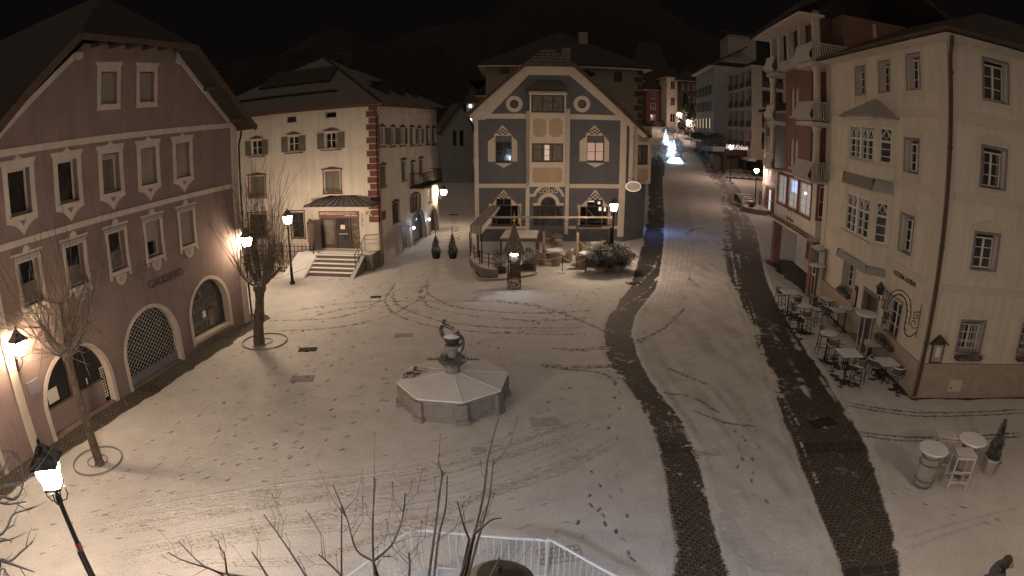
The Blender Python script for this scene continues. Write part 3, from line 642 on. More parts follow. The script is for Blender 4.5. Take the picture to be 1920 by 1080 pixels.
# barge trims following the gable
bt = MB(); bt.plate([(XR, 8.70), (-4.0, 11.68), (-4.0, 11.28), (-.25, 8.45), (XR, 8.45)], (), -.06, -.003); bt.plate([(-4.0, 11.66), (-3.75, 11.28), (-3.75, 11.05), (-4.0, 11.1)], (), -.09, -.003)
bt.plate([(-9.2, 11.35), (-14.3, 7.62), (-14.3, 7.42), (-9.2, 11.12)], (), -.05, -.003); bt.box(-9.25, -8.95, -.2, -.003, 11.13, 11.33); bt.build('gable_trim', M['cream'], LB)
def scallop_surround(kind, c, z, win):
    s = MB()
    if kind == 'up':
        x0, x1, zb, zt = c - .62, c + .62, z - .86, z + .80
        o = [(x0, zb), (c - .45, zb - .04), (c - .25, zb - .14), (c - .10, zb - .28), (c, zb - .40), (c + .10, zb - .28), (c + .25, zb - .14), (c + .45, zb - .04), (x1, zb), (x1 - .02, z), (x1 - .01, zt - .1), (x1 + .07, zt + .04), (x1 + .07, zt + .09), (c + .17, zt + .09), (c + .05, zt + .17), (c, zt + .25), (c - .05, zt + .17), (c - .17, zt + .09), (x0 - .07, zt + .09), (x0 - .07, zt + .04), (x0 + .01, zt - .1), (x0 + .02, z)]
        s.plate(o, [rect(c - .425, c + .425, z - .675, z + .615)], -.03, -.002)
        s.build('surround', M['cream'], win)
        MB().plate([(c - .14, zb + .03), (c, zb - .14), (c + .14, zb + .03)], (), -.036, -.031).build('motif', M['mauve'], win)
    elif kind == 'lo':
        x0, x1, zb, zt = c - .55, c + .55, z - .80, z + .78
        o = [(x0, zb), (x1, zb), (x1 - .03, z), (x1, zt - .06), (x1 + .09, zt + .05), (x1 + .09, zt + .10), (c + .16, zt + .10)] + [(c + .16 * math.cos(t), zt + .10 + .17 * math.sin(t)) for t in (.5, 1.0, 1.57, 2.1, 2.6)] + [(c - .16, zt + .10), (x0 - .09, zt + .10), (x0 - .09, zt + .05), (x0, zt - .06), (x0 + .03, z)]
        s.plate(o, [rect(c - .415, c + .415, z - .655, z + .615)], -.03, -.002)
        s.plate([(c + .27 * math.cos(t), zb - .03 + .34 * math.sin(t)) for t in [PI + PI * k / 12 for k in range(13)]], (), -.03, -.002)
        for sg in (-1, 1): s.plate(circ(c + sg * .50, zb - .07, .065, 10), (), -.034, -.003)
        s.build('surround', M['cream'], win)
        m_ = MB(); m_.box(x0 - .05, x1 + .05, -.037, -.0305, zt - .02, zt + .03)
        for k in range(13): xx = x0 + .02 + 1.06 * k / 12; m_.box(xx - .018, xx + .018, -.036, -.0302, zt - .12, zt - .03)
        for k in range(1, 6): t = PI + PI * k / 6; m_.bar((c + .05 * math.cos(t), -.033, zb - .05 + .06 * math.sin(t)), (c + .2 * math.cos(t), -.033, zb - .05 + .24 * math.sin(t)), .022, .006)
        m_.build('motif', M['lilac'], win)
    else:
        x0, x1, zb, zt = c - .56, c + .56, z - .74, z + .80
        o = [(x0 - .03, zb), (x1 + .03, zb), (x1, zb + .06), (x1, zt - .1), (x1 + .09, zt), (x1 + .09, zt + .04)]
        for k in range(7): xx = x1 + .02 - (x1 - x0 + .04) * k / 6; o += [(xx + .055, zt + .05), (xx, zt + .11), (xx - .055, zt + .05)]
        o += [(x0 - .09, zt + .04), (x0 - .09, zt), (x0, zt - .1), (x0, zb + .06)]
        s.plate(o, [rect(c - .395, c + .395, z - .545, z + .545)], -.035, -.002); s.build('surround', M['cream'], win)
for kind, i, c, z in wins:
    w2 = .43 if kind == 'up' else (.42 if kind == 'lo' else .40); zb = z - (.68 if kind == 'up' else .66 if kind == 'lo' else .55); zt = z + (.62 if kind != 'at' else .55)
    shut = (kind == 'at') or (kind == 'up' and i in (0, 1)) or (kind == 'lo' and i == 0)
    part = (kind == 'up' and i == 2) or (kind == 'lo' and i == 1)
    wn_ = window(LB, c - w2, c + w2, zb, zt, depth=.30, cols=1, rows=1, fm='cream', pm='curtain' if (kind == 'up' and i == 2) else 'glass', fw=.07)
    if shut: roller(wn_, c - w2 + .03, c + w2 - .03, zb + .02, zt - .02, .12)
    elif part: roller(wn_, c - w2 + .03, c + w2 - .03, zt - (.2 if kind == 'up' else .72), zt - .02, .12)
    elif kind == 'lo' and i in (2, 3, 4):
        MB().box(c - w2 + .07, c + w2 - .07, .215, .235, zb + .07, zb + .62).build('half_curtain', M['curtain'], wn_)
    scallop_surround(kind, c, z, wn_)
for i, (a, b, z0, zt) in enumerate(arch):
    r = MB(); o = archp(a - .16, b + .16, z0 - (.2 if i else .25), zt + .13, 22); h_ = archp(a, b, z0, zt, 22)
    # ring: outer and inner outline joined as one strip, then the cream reveal
    n = 22; oc = [o[0]] + [o[1]] + o[2:]; c = (a + b) / 2
    ring_o = [(b + .16, z0 - .2)] + o[2:] + [(a - .16, z0 - .2)]; ring_i = [(b, z0 - .2)] + h_[2:] + [(a, z0 - .2)]
    vs_, fs_ = [], []
    for p, q_ in zip(ring_o, ring_i): vs_ += [(p[0], -.03, p[1]), (q_[0], -.03, q_[1]), (q_[0], .335, q_[1]), (p[0], -.002, p[1])]
    for k in range(len(ring_o) - 1):
        k0, k1 = 4 * k, 4 * k + 4; fs_ += [(k0, k1, k1 + 1, k0 + 1), (k0 + 1, k1 + 1, k1 + 2, k0 + 2), (k0 + 3, k1 + 3, k1, k0)]
    r.add(vs_, fs_)
    aw_ = r.build('shop_window', M['cream'], LB)
    g_ = MB(); g_.plate(archp(a - .01, b + .01, z0 - .02, zt + .01, 22), (), .30, .34); g_.build('pane', M['glassgrey'] if i == 0 else M['glass'], aw_)
    if i == 0:
        MB().box(a - .1, b + .1, -.06, .32, z0 - .14, z0 - .01).build('sill', M['cream'], aw_)
        it = MB(); it.use(M['display'])
        it.box(a + .35, a + 1.35, .27, .295, z0 + .45, z0 + .53); it.box(a + .42, a + .48, .27, .295, z0 + .05, z0 + .45); it.box(a + 1.2, a + 1.26, .27, .295, z0 + .05, z0 + .45); it.box(a + 1.4, a + 1.8, .27, .295, z0 + .12, z0 + .8)
        for k in range(7): xx = a + .45 + .22 * k; it.box(xx, xx + .13, .272, .293, z0 + .9 + .02 * (k % 3), z0 + 1.08 + .05 * (k % 2))
        it.box(a + .5, a + 1.0, .272, .293, z0 + 1.35, z0 + 1.42); it.box(a + 1.5, a + 2.1, .272, .293, z0 + 1.3, z0 + 1.36); it.box(a + .9, a + 1.1, .272, .293, z0 + 1.42, z0 + 1.7)
        it.use(M['lettering']).box(a + 1.02, a + 1.26, .266, .271, z0 + .58, z0 + .86)
        it.build('shop_display', None, aw_)
    elif i == 1:
        gr_ = MB(); cxx, rr = (a + b) / 2, (b - a) / 2; st_ = .17
        def inside(x, z):
            if z < z0 + .33 or x < a or x > b: return False
            return z < zt - rr or math.hypot(x - cxx, z - (zt - rr)) < rr
        for sg in (1, -1):
            k = -40
            while k < 60:
                off = k * st_; run = None; N_ = 60
                pts = []
                for j in range(N_ + 1):
                    x = a + (b - a) * j / N_; z = sg * (x - a) * .72 + off
                    if inside(x, z): pts.append((x, z))
                if len(pts) > 1: gr_.bar((pts[0][0], .215, pts[0][1]), (pts[-1][0], .215, pts[-1][1]), .013)
                k += 1
        gr_.build('grille', M['paleiron'], aw_)
        MB().box(a + .01, b - .01, .2, .3, z0, z0 + .32).build('grille_box', M['lilac'], aw_)
    else:
        MB().box(a + .05, b - .28, .24, .295, z0 + .02, z0 + .80).build('parapet_panel', M['mauve'], aw_)
        it = MB(); it.use(M['browframe']).box(a + .1, b - .2, .24, .29, z0 + .80, z0 + .86); it.box((a + b) / 2 - .25, (a + b) / 2 - .12, .25, .29, z0 + .86, zt - .1)
        it.use(M['lettering']).box(a + .28, a + .75, .28, .296, z0 + .95, z0 + 1.38); it.box(b - .95, b - .9, .28, .296, z0 + .9, z0 + 1.1)
        for k in range(12):
            for j in range(2): it.box(b - .24 + .1 * j, b - .18 + .1 * j, .28, .296, z0 + .15 + .09 * k, z0 + .2 + .09 * k)
        it.build('shop_display', None, aw_)
# roof
ev = LF.uv(480, 236, .95); br_ = LF.uv(367, 84, .95); bl_ = LF.uv(152, 62, .95); el_ = LF.uv(0, 232, .95)
slope = (br_[1] - ev[1]) / (ev[0] - br_[0]); xc = (br_[0] + bl_[0]) / 2; zr = br_[1] + slope * (br_[0] - xc)
zl = bl_[1]; sl2 = (bl_[1] - el_[1]) / (bl_[0] - el_[0]); xeL = bl_[0] - (bl_[1] - 7.4) / sl2
rf_ = MB(); F0, BK, HY = -.95, 11.0, 1.6
rf_.slab([(ev[0], F0, ev[1]), (ev[0], BK, ev[1]), (xc, BK, zr), (xc, HY, zr), (br_[0], F0, br_[1])], .16)
rf_.slab([(xeL, F0, 7.4), (xeL, BK, 7.4), (xc, BK, zr), (xc, HY, zr), (bl_[0], F0, bl_[1])], .16)
rf_.slab([(br_[0], F0, br_[1]), (xc, HY, zr), (bl_[0], F0, bl_[1])], .16)
ro = rf_.build('roof', M['roof'], LB)
vg = MB(); vg.bar((ev[0], F0 - .02, ev[1] - .1), (br_[0], F0 - .02, br_[1] - .1), .05, .24); vg.bar((br_[0], F0 - .02, br_[1] - .1), (bl_[0], F0 - .02, bl_[1] - .1), .05, .2); vg.bar((bl_[0], F0 - .02, bl_[1] - .1), (xeL, F0 - .02, 7.3), .05, .24); vg.build('verge_board', M['wood'], ro)
rt = MB()
for k in range(6): x = -4.2 - .85 * k; rt.box(x - .06, x + .06, -.8, -.05, 11.5, 11.62)
for x, z in ((-.4, 8.75), (-2.2, 10.1)): rt.box(x - .08, x + .08, -.8, -.05, z - .1, z + .04)
rt.build('rafter_end', M['wood'], ro)
text('GAUDIERO', .42, M['darkletter'], LB, ((LF.uv(310, 522)[0]), -.03, LF.uv(310, 522)[1]), name='sign_lettering', depth=.012, sx=1.0)
em = MB(); ex, ez = LF.uv(265, 508); em.plate([(ex - .35, ez - .05), (ex - .05, ez - .32), (ex + .25, ez - .1), (ex + .33, ez + .18), (ex + .05, ez + .12), (ex - .15, ez + .25)], (), -.04, -.003); em.build('emblem', M['shutter'], LB)
px_, pz_ = LF.uv(63, 725); MB().box(px_ - .26, px_ + .26, -.05, -.01, pz_ - .2, pz_ + .2).build('plaque', M['lilac'], LB)
p1 = LF.uv(455, 455, .45); wall_lantern('lit iron wall lantern on the corner pilaster of the mauve house beside the gnarled tree', LF.pt(-.15, -.03, p1[1] - .02), LR)
p2 = LF.uv(37, 655, .45); wall_lantern('lit iron wall lantern on the near pilaster left of the shop arches', LF.pt(p2[0], -.05, p2[1] + .05), LR)
dp = MB(); dp.tube([(ev[0] - .1, -.2, ev[1] - .15), (.25, -.15, 8.1), (.1, -.12, 7.7), (.1, -.12, .2)], .045, 8); dp.build('downpipe', M['iron'], LB)
# ------------------------------------------------------------------ pale house with red corner stones (shop entrance at the top of the steps)
MO = GZ(714, 500); MF = Frame(MO, -.15); MS = Frame(MO, PI / 2 - .15)
MBD = thing('corner_house', 'pale yellow house with red corner stones, hipped roof and a shop door above the steps', 'house', (MO.x, MO.y, 0), -.15)
def pr(F, x0, y0, x1, y1, off=0.0):
    xm, ym = (x0 + x1) / 2, (y0 + y1) / 2
    return F.uv(x0, ym, off)[0], F.uv(x1, ym, off)[0], F.uv(xm, y1, off)[1], F.uv(xm, y0, off)[1]
def rot(o, a): o.rotation_euler = (0, 0, a); return o
XLM, DM, ZE = -13.2, MS.uv(820, 300)[0], 9.32
mw = [pr(MF, 609.5, 249, 633, 279), pr(MF, 541, 255.5, 561, 284.5), pr(MF, 472, 263, 491, 291)]
mv = [pr(MF, 611, 211, 631, 221), pr(MF, 538, 219, 556, 230)]
m2_ = [pr(MF, 610, 321, 638, 359), pr(MF, 469, 331, 497, 367)]
m3_ = [pr(MF, 548, 399, 571, 446), pr(MF, 468, 402, 500, 446)]
dr_ = pr(MF, 601, 397, 675, 467); dr_ = (dr_[0], dr_[1], 1.0, dr_[3])
R4 = lambda t: rect(*t)
w_ = MB(); w_.plate([(XLM, -.3), (0, -.3), (0, ZE), (XLM, ZE)], [R4(t) for t in mw + mv + m2_ + m3_ + [dr_]], 0, .3, sides=False)
sw = [pr(MS, 712.4, 240, 721.8, 272), pr(MS, 733, 241, 741, 272), pr(MS, 750.8, 241, 759, 271), pr(MS, 769, 241, 776, 271), pr(MS, 783, 242, 790, 270), pr(MS, 799, 242, 805, 269), pr(MS, 811, 242, 816, 269)]
sw2 = [pr(MS, 713, 312, 725, 351), pr(MS, 753, 302, 762, 339), pr(MS, 770.5, 306, 778.5, 347), pr(MS, 786, 299, 794, 330)]
sw3 = [pr(MS, 736, 380, 747.6, 417), pr(MS, 771, 366, 785, 395), pr(MS, 802, 354, 809, 380)]
sv = [pr(MS, x - 2.4, 206, x + 2.4, 215) for x in (715, 735, 755, 771, 785, 801, 812)]
sa = [pr(MS, 754, 424, 768, 477), pr(MS, 775, 397, 797, 458), pr(MS, 806, 390, 818.5, 438)]
sa = [(a, b, .02, zt) for a, b, z0, zt in sa]
ws = MB(); ws.plate([(0, -.3), (DM, -.3), (DM, ZE), (0, ZE)], [R4(t) for t in sw + sw2 + sw3] + [R4(sa[0])] + [archp(*t, 12) for t in sa[1:]], 0, .3, sides=False)
# join the side wall into the same wall mesh (it stands at a right angle)
o = len(w_.v); w_.v += [(-y, x, z) for x, y, z in ws.v]; w_.f += [[o + i for i in f] for f in ws.f]; w_.m += ws.m
w_.add([(XLM, 0, -.3), (XLM, DM, -.3), (XLM, DM, ZE), (XLM, 0, ZE), (0, DM, -.3), (0, DM, ZE)], [(0, 3, 2, 1), (1, 4, 5, 2)])
w_.build('wall', M['white'], MBD)
for t in mw:
    a = window(MBD, *t, depth=.14, cols=2, rows=2); shutters(a, *t, .45)
    h = MB(); x0, x1, z0, z1 = t; c = (x0 + x1) / 2; h.box(x0 - .12, x1 + .12, -.05, -.002, z1 + .10, z1 + .16); h.plate([(x0 - .08, z1 + .16), (x1 + .08, z1 + .16), (c, z1 + .3)], (), -.04, -.002); h.box(x0 - .25, x1 + .25, -.08, -.002, z0 - .12, z0 - .06); h.build('surround', M['redstone'], a)
for t in mv: window(MBD, *t, depth=.2, cols=1, rows=1, fm='browframe', sill=False)
for t in m2_:
    a = window(MBD, *t, depth=.14, cols=2, rows=1, fm='shutter', pm='shutter'); x0, x1, z0, z1 = t; c = (x0 + x1) / 2
    h = MB(); 
    for xx in (x0 - .12, x1 + .07): h.box(xx, xx + .05, -.04, -.002, z0 - .12, z1 + .08)
    h.box(x0 - .2, x1 + .2, -.06, -.002, z1 + .08, z1 + .14); h.plate([(x0 - .12, z1 + .14), (x1 + .12, z1 + .14), (c, z1 + .26)], (), -.04, -.002); h.box(x0 - .16, x1 + .16, -.06, -.002, z0 - .17, z0 - .12); h.build('surround', M['redstone'], a)
    g_ = MB(); 
    for k in range(10): xx = x0 - .08 + (x1 - x0 + .16) * k / 9; g_.bar((xx, -.16, z0 - .12), (xx, -.16, z0 + .1), .014)
    g_.bar((x0 - .1, -.16, z0 + .1), (x1 + .1, -.16, z0 + .1), .03); g_.bar((x0 - .1, -.16, z0 - .12), (x1 + .1, -.16, z0 - .12), .03); g_.build('window_guard', M['redstone'], a)
for t in m3_:
    a = window(MBD, *t, depth=.2, cols=2, rows=3, fm='browframe'); x0, x1, z0, z1 = t; g_ = MB()
    for k in range(8): xx = x0 + (x1 - x0) * k / 7; g_.bar((xx, -.06, z0 - .08), (xx, -.06, z1 + .05), .018)
    for k in range(7): zz = z0 + (z1 - z0) * k / 6; g_.bar((x0 - .06, -.06, zz), (x1 + .06, -.06, zz), .018)
    g_.build('grille', M['iron'], a); h = MB(); h.box(x0 - .1, x0 - .05, -.03, -.002, z0 - .1, z1 + .1); h.box(x1 + .05, x1 + .1, -.03, -.002, z0 - .1, z1 + .1); h.box(x0 - .15, x1 + .15, -.05, -.002, z1 + .1, z1 + .16); h.build('surround', M['redstone'], a)
# shop entrance
x0, x1, z0, z1 = dr_
en_ = MB(); en_.use(M['browframe']); en_.box(x0, x1, .20, .295, z0, z1 - .02)
en_.use(M['browframe'])
for xx in (x0 + .02, x0 + (x1 - x0) * .36, x0 + (x1 - x0) * .72, x1 - .1): en_.box(xx, xx + .10, .12, .2, z0, z1 - .38)
en_.build('shop_entrance', None, MBD)
sh = bpy.data.objects['shop_entrance']
MB().box(x0 + .22, x0 + (x1 - x0) * .33, .16, .195, z0 + .25, z1 - .55).build('display_window', M['curtain'], sh)
d_ = MB(); a, b = x0 + (x1 - x0) * .43, x0 + (x1 - x0) * .70; d_.box(a, b, .15, .195, z0 + .04, z1 - .42); do = d_.build('glass_door', M['glassgrey'], sh)
MB().box(a + .2, a + .48, .142, .149, z0 + 1.15, z0 + 1.4).build('notice', M['lettering'], sh)
MB().box(a + .08, b - .08, .12, .149, z0 + .85, z0 + .88).build('handle', M['frame'], sh)
it = MB(); it.use(M['display']); xx = x0 + (x1 - x0) * .79
for k in range(14): q = random.random(); it.box(xx + .36 * random.random(), xx + .36 * random.random() + .1, .165, .19, z0 + .2 + 1.2 * q, z0 + .3 + 1.2 * q)
it.build('shop_display', None, sh)
MB().box(x0 - .02, x1 + .02, -.04, .12, z1 - .36, z1 + .03).build('sign_board', M['redsign'], sh)
text('ARTIGIANATO', .2, M['lettering'], sh, (x0 + (x1 - x0) * .33, -.05, z1 - .12), name='sign_lettering', sx=1.2)
text('BASI LEGNO', .13, M['lettering'], sh, (x0 + (x1 - x0) * .80, -.05, z1 - .07), name='sign_lettering')
text('SUPER CARTA', .13, M['lettering'], sh, (x0 + (x1 - x0) * .81, -.05, z1 - .22), name='sign_lettering')
for k, ch in enumerate('MUSEUM'): text(ch, .17, M['darkletter'], MBD, (MF.uv(680, 402 + 4.6 * k)[0], -.012, MF.uv(680, 402 + 4.6 * k)[1]), name='wall_letter', rz=0) if k == 0 else None
text('MUSEUM', .2, M['darkletter'], MBD, (MF.uv(680, 413)[0], -.012, MF.uv(680, 413)[1]), name='vertical_lettering', depth=.006).rotation_euler = (PI / 2, PI / 2, 0)
bpy.data.objects.remove(bpy.data.objects['wall_letter'])
lg = MB(); lx, lz = MF.uv(696, 400)
lg.tube([(lx - .28, -.02, lz - .1), (lx - .2, -.02, lz + .12), (lx, -.02, lz + .02), (lx - .12, -.02, lz - .12), (lx + .02, -.02, lz - .2)], .025, 5); lg.tube([(lx - .02, -.02, lz + .1), (lx + .12, -.02, lz - .22), (lx + .25, -.02, lz - .08)], .025, 5); lg.build('emblem', M['bronze'], MBD)
# quoins
qn = MB(); k = 0; z = 2.6
while z < ZE - .2:
    w = .55 if k % 2 == 0 else .40; qn.box(-w, .028, -.028, -.002, z, z + .33); qn.box(.002, .028, -.002, w * .6, z, z + .33); z += .375; k += 1
qn.build('quoins', M['redstone'], MBD)
dp = MB(); dp.tube([(.35, -.5, 9.3), (.1, -.35, 8.95), (.13, .1, 8.7), (.13, .12, .1)], .05, 8); dp.build('downpipe', M['redstone'], MBD)
# side facade windows
for i, t in enumerate(sw):
    a = window(MBD, *t, depth=.14, cols=2, rows=1, fm='frame' if i in (0, 1, 2, 4) else 'shutter', pm='curtain' if i in (0, 1, 2, 4) else 'shutter')
    if i in (0, 1, 2, 4): shutters(a, *t, .42)
    x0, x1, z0, z1 = t; c = (x0 + x1) / 2; h = MB(); h.box(x0 - .1, x1 + .1, -.05, -.002, z1 + .05, z1 + .12); h.plate([(x0 - .1, z1 + .12), (x1 + .1, z1 + .12), (c, z1 + .26)], (), -.04, -.002); h.box(x0 - .15, x1 + .15, -.06, -.002, z0 - .16, z0 - .08); h.build('surround', M['redstone'], a)
    rot(a, PI / 2)
for i, t in enumerate(sv): rot(MB().box(t[0], t[1], -.12, 0, t[2], t[3]).build('roof_bracket', M['white'], MBD), PI / 2)
for i, t in enumerate(sw2 + sw3):
    lit = i == 6
    a = window(MBD, *t, depth=.16, cols=2, rows=2 if i < 4 else 3, fm='shutter' if i < 4 else 'browframe', pm='shutter' if i < 4 else (ROOMW if lit else 'curtain'))
    x0, x1, z0, z1 = t; c = (x0 + x1) / 2; h = MB(); h.box(x0 - .1, x1 + .1, -.05, -.002, z1 + .05, z1 + .12); h.plate([(x0 - .1, z1 + .12), (x1 + .1, z1 + .12), (c, z1 + .24)], (), -.04, -.002); h.build('surround', M['redstone'], a)
    if i == 5: shutters(a, *t, .3)
    if i == 4:
        g_ = MB()
        for k in range(6): xx = x0 + (x1 - x0) * k / 5; g_.bar((xx, -.08, z0 - .05), (xx, -.08, z1 + .05), .018)
        for k in range(6): zz = z0 + (z1 - z0) * k / 5; g_.bar((x0 - .05, -.08, zz), (x1 + .05, -.08, zz), .018)
        g_.build('grille', M['iron'], a)
    rot(a, PI / 2)
for i, t in enumerate(sa):
    x0, x1, z0, z1 = t; r = MB()
    if i == 0: r.plate(rect(x0 - .12, x1 + .12, -.1, z1 + .12), [R4(t)], -.02, -.001); r.add([(x0, .25, z0), (x1, .25, z0), (x1, .25, z1), (x0, .25, z1)], [(0, 1, 2, 3)])
    else: r.plate(archp(x0 - .2, x1 + .2, -.1, z1 + .2, 12), [archp(*t, 12)], -.05, -.001)
    a = r.build('shop_window' if i == 0 else 'arched_doorway', M['stone'], MBD)
    MB().plate(rect(x0, x1, z0, z1) if i == 0 else archp(*t, 12), (), .22, .29).build('pane', M['glassgrey'] if i else M['curtain'], a); rot(a, PI / 2)
rot(MB().box(*pr(MS, 712, 397, 722.5, 413)[:2], -.05, -.005, *pr(MS, 712, 397, 722.5, 413)[2:]).build('poster_case', M['browframe'], MBD), PI / 2)
# balcony
bx0, bx1 = MS.uv(768, 345)[0], MS.uv(806, 335)[0]; bz = MS.uv(790, 352, .9)[1]
b_ = MB(); b_.box(bx0, bx1, -.95, -.002, bz - .12, bz); bo = b_.build('balcony', M['wood'], MBD); rot(bo, PI / 2)
g_ = MB(); pts = [(bx0 + .05, -.02), (bx0 + .05, -.88), (bx1 - .05, -.88), (bx1 - .05, -.02)]
for (a, b), (c, d) in zip(pts[:-1], pts[1:]):
    n = max(2, int(math.hypot(c - a, d - b) / .13))
    for k in range(n + 1):
        X, Y = a + (c - a) * k / n, b + (d - b) * k / n; oy = -.12 if abs(b - d) < .01 else 0
        g_.tube([(X, Y, bz), (X, Y + oy, bz + .25), (X, Y + oy * .6, bz + .5), (X, Y, bz + .85)], .012, 5)
    g_.bar((a, b, bz + .87), (c, d, bz + .87), .05)
g_.build('railing', M['iron'], bo)
# hipped roof
ap = MF.uv(611, 107, -6.4); er = .6; ze = ZE + .03; rx_ = XLM / 2 + .2
r = MB(); E0, E1, F0, F1 = XLM - er, er, -er, DM + er; zt = ap[1]
r.slab([(E0, F0, ze), (E1, F0, ze), (rx_, 6.4, zt)], .14); r.slab([(E1, F0, ze), (E1, F1, ze), (rx_, F1 - 7, zt), (rx_, 6.4, zt)], .14); r.slab([(E0, F0, ze), (E0, F1, ze), (rx_, F1 - 7, zt), (rx_, 6.4, zt)], .14); r.slab([(E0, F1, ze), (E1, F1, ze), (rx_, F1 - 7, zt)], .14)
ro = r.build('roof', M['roofsnow'], MBD)
sl_ = (zt - ze) / (6.4 + er)
d_ = MB(); 
for (xa, xb, ya, yb, dz) in ((-10.5, -2.8, 1.0, 1.12, .14), (-9.4, -4.0, 2.4, 4.4, .16)):
    za = ze + sl_ * (ya + er); zb = ze + sl_ * (yb + er); d_.slab([(xa, ya, za + dz), (xb, ya, za + dz), (xb - .3, yb, zb + dz), (xa + .3, yb, zb + dz)], .12)
d_.build('snow_guard', M['roof'], ro)
hp = MB(); hp.bar((E1, F0, ze + .05), (rx_, 6.4, zt + .05), .14, .08); hp.bar((E0, F0, ze + .05), (rx_, 6.4, zt + .05), .14, .08); hp.build('hip_tiles', M['roof'], ro)
MB().box(rx_ + .6, rx_ + 1.8, 7.2, 8.0, zt - 1.4, zt + .5).box(rx_ + .5, rx_ + 1.9, 7.1, 8.1, zt + .5, zt + .62).build('chimney', M['roof'], ro)
for yy in (3.5, 6.5, 9.5):
    q = MB(); zz = ze + (E1 - (-1.6)) * (zt - ze) / (E1 - rx_); q.box(-1.6, -.7, yy, yy + .9, zz - .5, zz + .35); q.slab([(-1.9, yy - .15, zz + .42), (-.5, yy - .15, zz + .3), (-.5, yy + 1.05, zz + .3), (-1.9, yy + 1.05, zz + .42)], .08); q.build('dormer', M['roof'], ro)
gt = MB(); gt.tube([(E0, F0 - .05, ze - .05), (E1 + .05, F0 - .05, ze - .05), (E1 + .05, F1, ze - .05)], .06, 6); gt.build('gutter', M['redstone'], MBD)
MB().box(XLM - .5, .5, -.55, -.002, ZE - .13, ZE - .03).box(.002, .5, 0, DM + .4, ZE - .13, ZE - .03).build('soffit', M['wood'], MBD)
# canopy
ca = MF.uv(570, 384, 1.5); cb = MF.uv(697, 391, 1.5); ct = MF.uv(622, 368); c2_ = MF.uv(664, 368)
cz = ca[1] * .5 + cb[1] * .5; zt_ = (ct[1] + c2_[1]) / 2
c = MB(); A, B_, Cc, D_ = (ca[0], -1.5, cz), (cb[0], -1.5, cz), (c2_[0], -.02, zt_), (ct[0], -.02, zt_)
c.slab([A, B_, Cc, D_], .06); c.slab([(ca[0], -.02, cz), A, D_], .06); c.slab([B_, (cb[0], -.02, cz), Cc], .06)
co_ = c.build('entrance_canopy', M['metalroof'], MBD); s = MB()
for k in range(11):
    f = k / 10; a = Vector(A).lerp(Vector(B_), f); a2 = Vector(D_).lerp(Vector(Cc), f); 
    if f > 0: s.bar(a + Vector((0, 0, .03)), a2 + Vector((0, 0, .03)), .03, .05)
    else: s.bar(a + Vector((0, 0, .03)), a2 + Vector((0, 0, .03)), .03, .05)
s.bar(A, B_, .05, .06); s.bar(B_, (cb[0], -.02, cz), .05, .06); s.build('seam', M['roof'], co_)
# steps with side slope and wing wall
st = thing('entrance_steps', 'broad stone steps under thin snow leading up to the shop door', 'steps', (MO.x, MO.y, 0), -.15)
xs0, xs1 = MF.uv(592, 490, 1.5)[0], MF.uv(668, 490, 1.5)[0] + .15
q = MB()
for k in range(5): q.box(xs0, xs1, -2.6 + .30 * k, -1.1, 0 if k == 0 else .18 * k + .001, .18 * (k + 1))
q.box(xs0 - 1.2, -.05, -1.1, -.003, 0, .95); so_ = q.build('tread', M['darkstone'], st)
q = MB()
for k in range(5): q.box(xs0 + .01, xs1 - .01, -2.585 + .30 * k, -2.585 + .30 * k + .27, .18 * (k + 1), .18 * (k + 1) + .025)
q.box(xs0 - 1.1, -.1, -1.1, -.45, .95, .975); q.build('snow_cover', M['snow'], so_)
q = MB(); q.add([(xs0 - 1.35, -3.3, .0), (xs0 - .02, -3.1, .0), (xs0 - .02, -1.0, 1.0), (xs0 - 1.35, -1.0, 1.0), (xs0 - 1.35, -1.0, -.05), (xs0 - .02, -1.0, -.05)], [(0, 1, 2, 3), (1, 5, 2), (0, 3, 4), (4, 3, 2, 5)]); q.build('ramp', M['snow'], st)
q = MB(); q.add([(xs0 - .02, -3.1, -.02), (xs0 + .10, -3.1, -.02), (xs0 + .10, -1.0, 1.04), (xs0 - .02, -1.0, 1.04), (xs0 - .02, -1.0, -.02), (xs0 + .1, -1.0, -.02)], [(0, 1, 2, 3), (1, 5, 2), (0, 3, 4), (3, 2, 5, 4)]); q.build('side_curb', M['darkstone'], st)
q = MB(); q.add([(xs1, -2.9, -.02), (xs1 + .25, -2.9, -.02), (xs1 + .25, -.9, 1.0), (xs1, -.9, 1.0), (xs1 + .25, -.9, -.02), (xs1, -.9, -.02), (.1, -.02, -.02), (.1, -.02, 1.0)], [(0, 1, 2, 3), (1, 4, 2), (0, 3, 5), (4, 6, 7, 2)]); q.build('wing_wall', M['darkstone'], st)
q = MB(); hx = xs1 + .12
for k in range(4): yy = -2.2 + .5 * k; q.bar((hx, yy, max(0, (yy + 2.9) * .5)), (hx, yy, (yy + 2.9) * .5 + .85), .025)
q.bar((hx, -2.3, 1.12), (hx, -.6, 1.95), .04); q.bar((hx, -.6, 1.95), (.05, -.3, 1.95), .04)
for zz in (.25, .5): q.bar((hx, -2.2, 1.12 - zz), (hx, -.6, 1.95 - zz), .018); q.bar((hx, -.6, 1.95 - zz), (.05, -.3, 1.95 - zz), .018)
q.build('handrail', M['iron'], st)
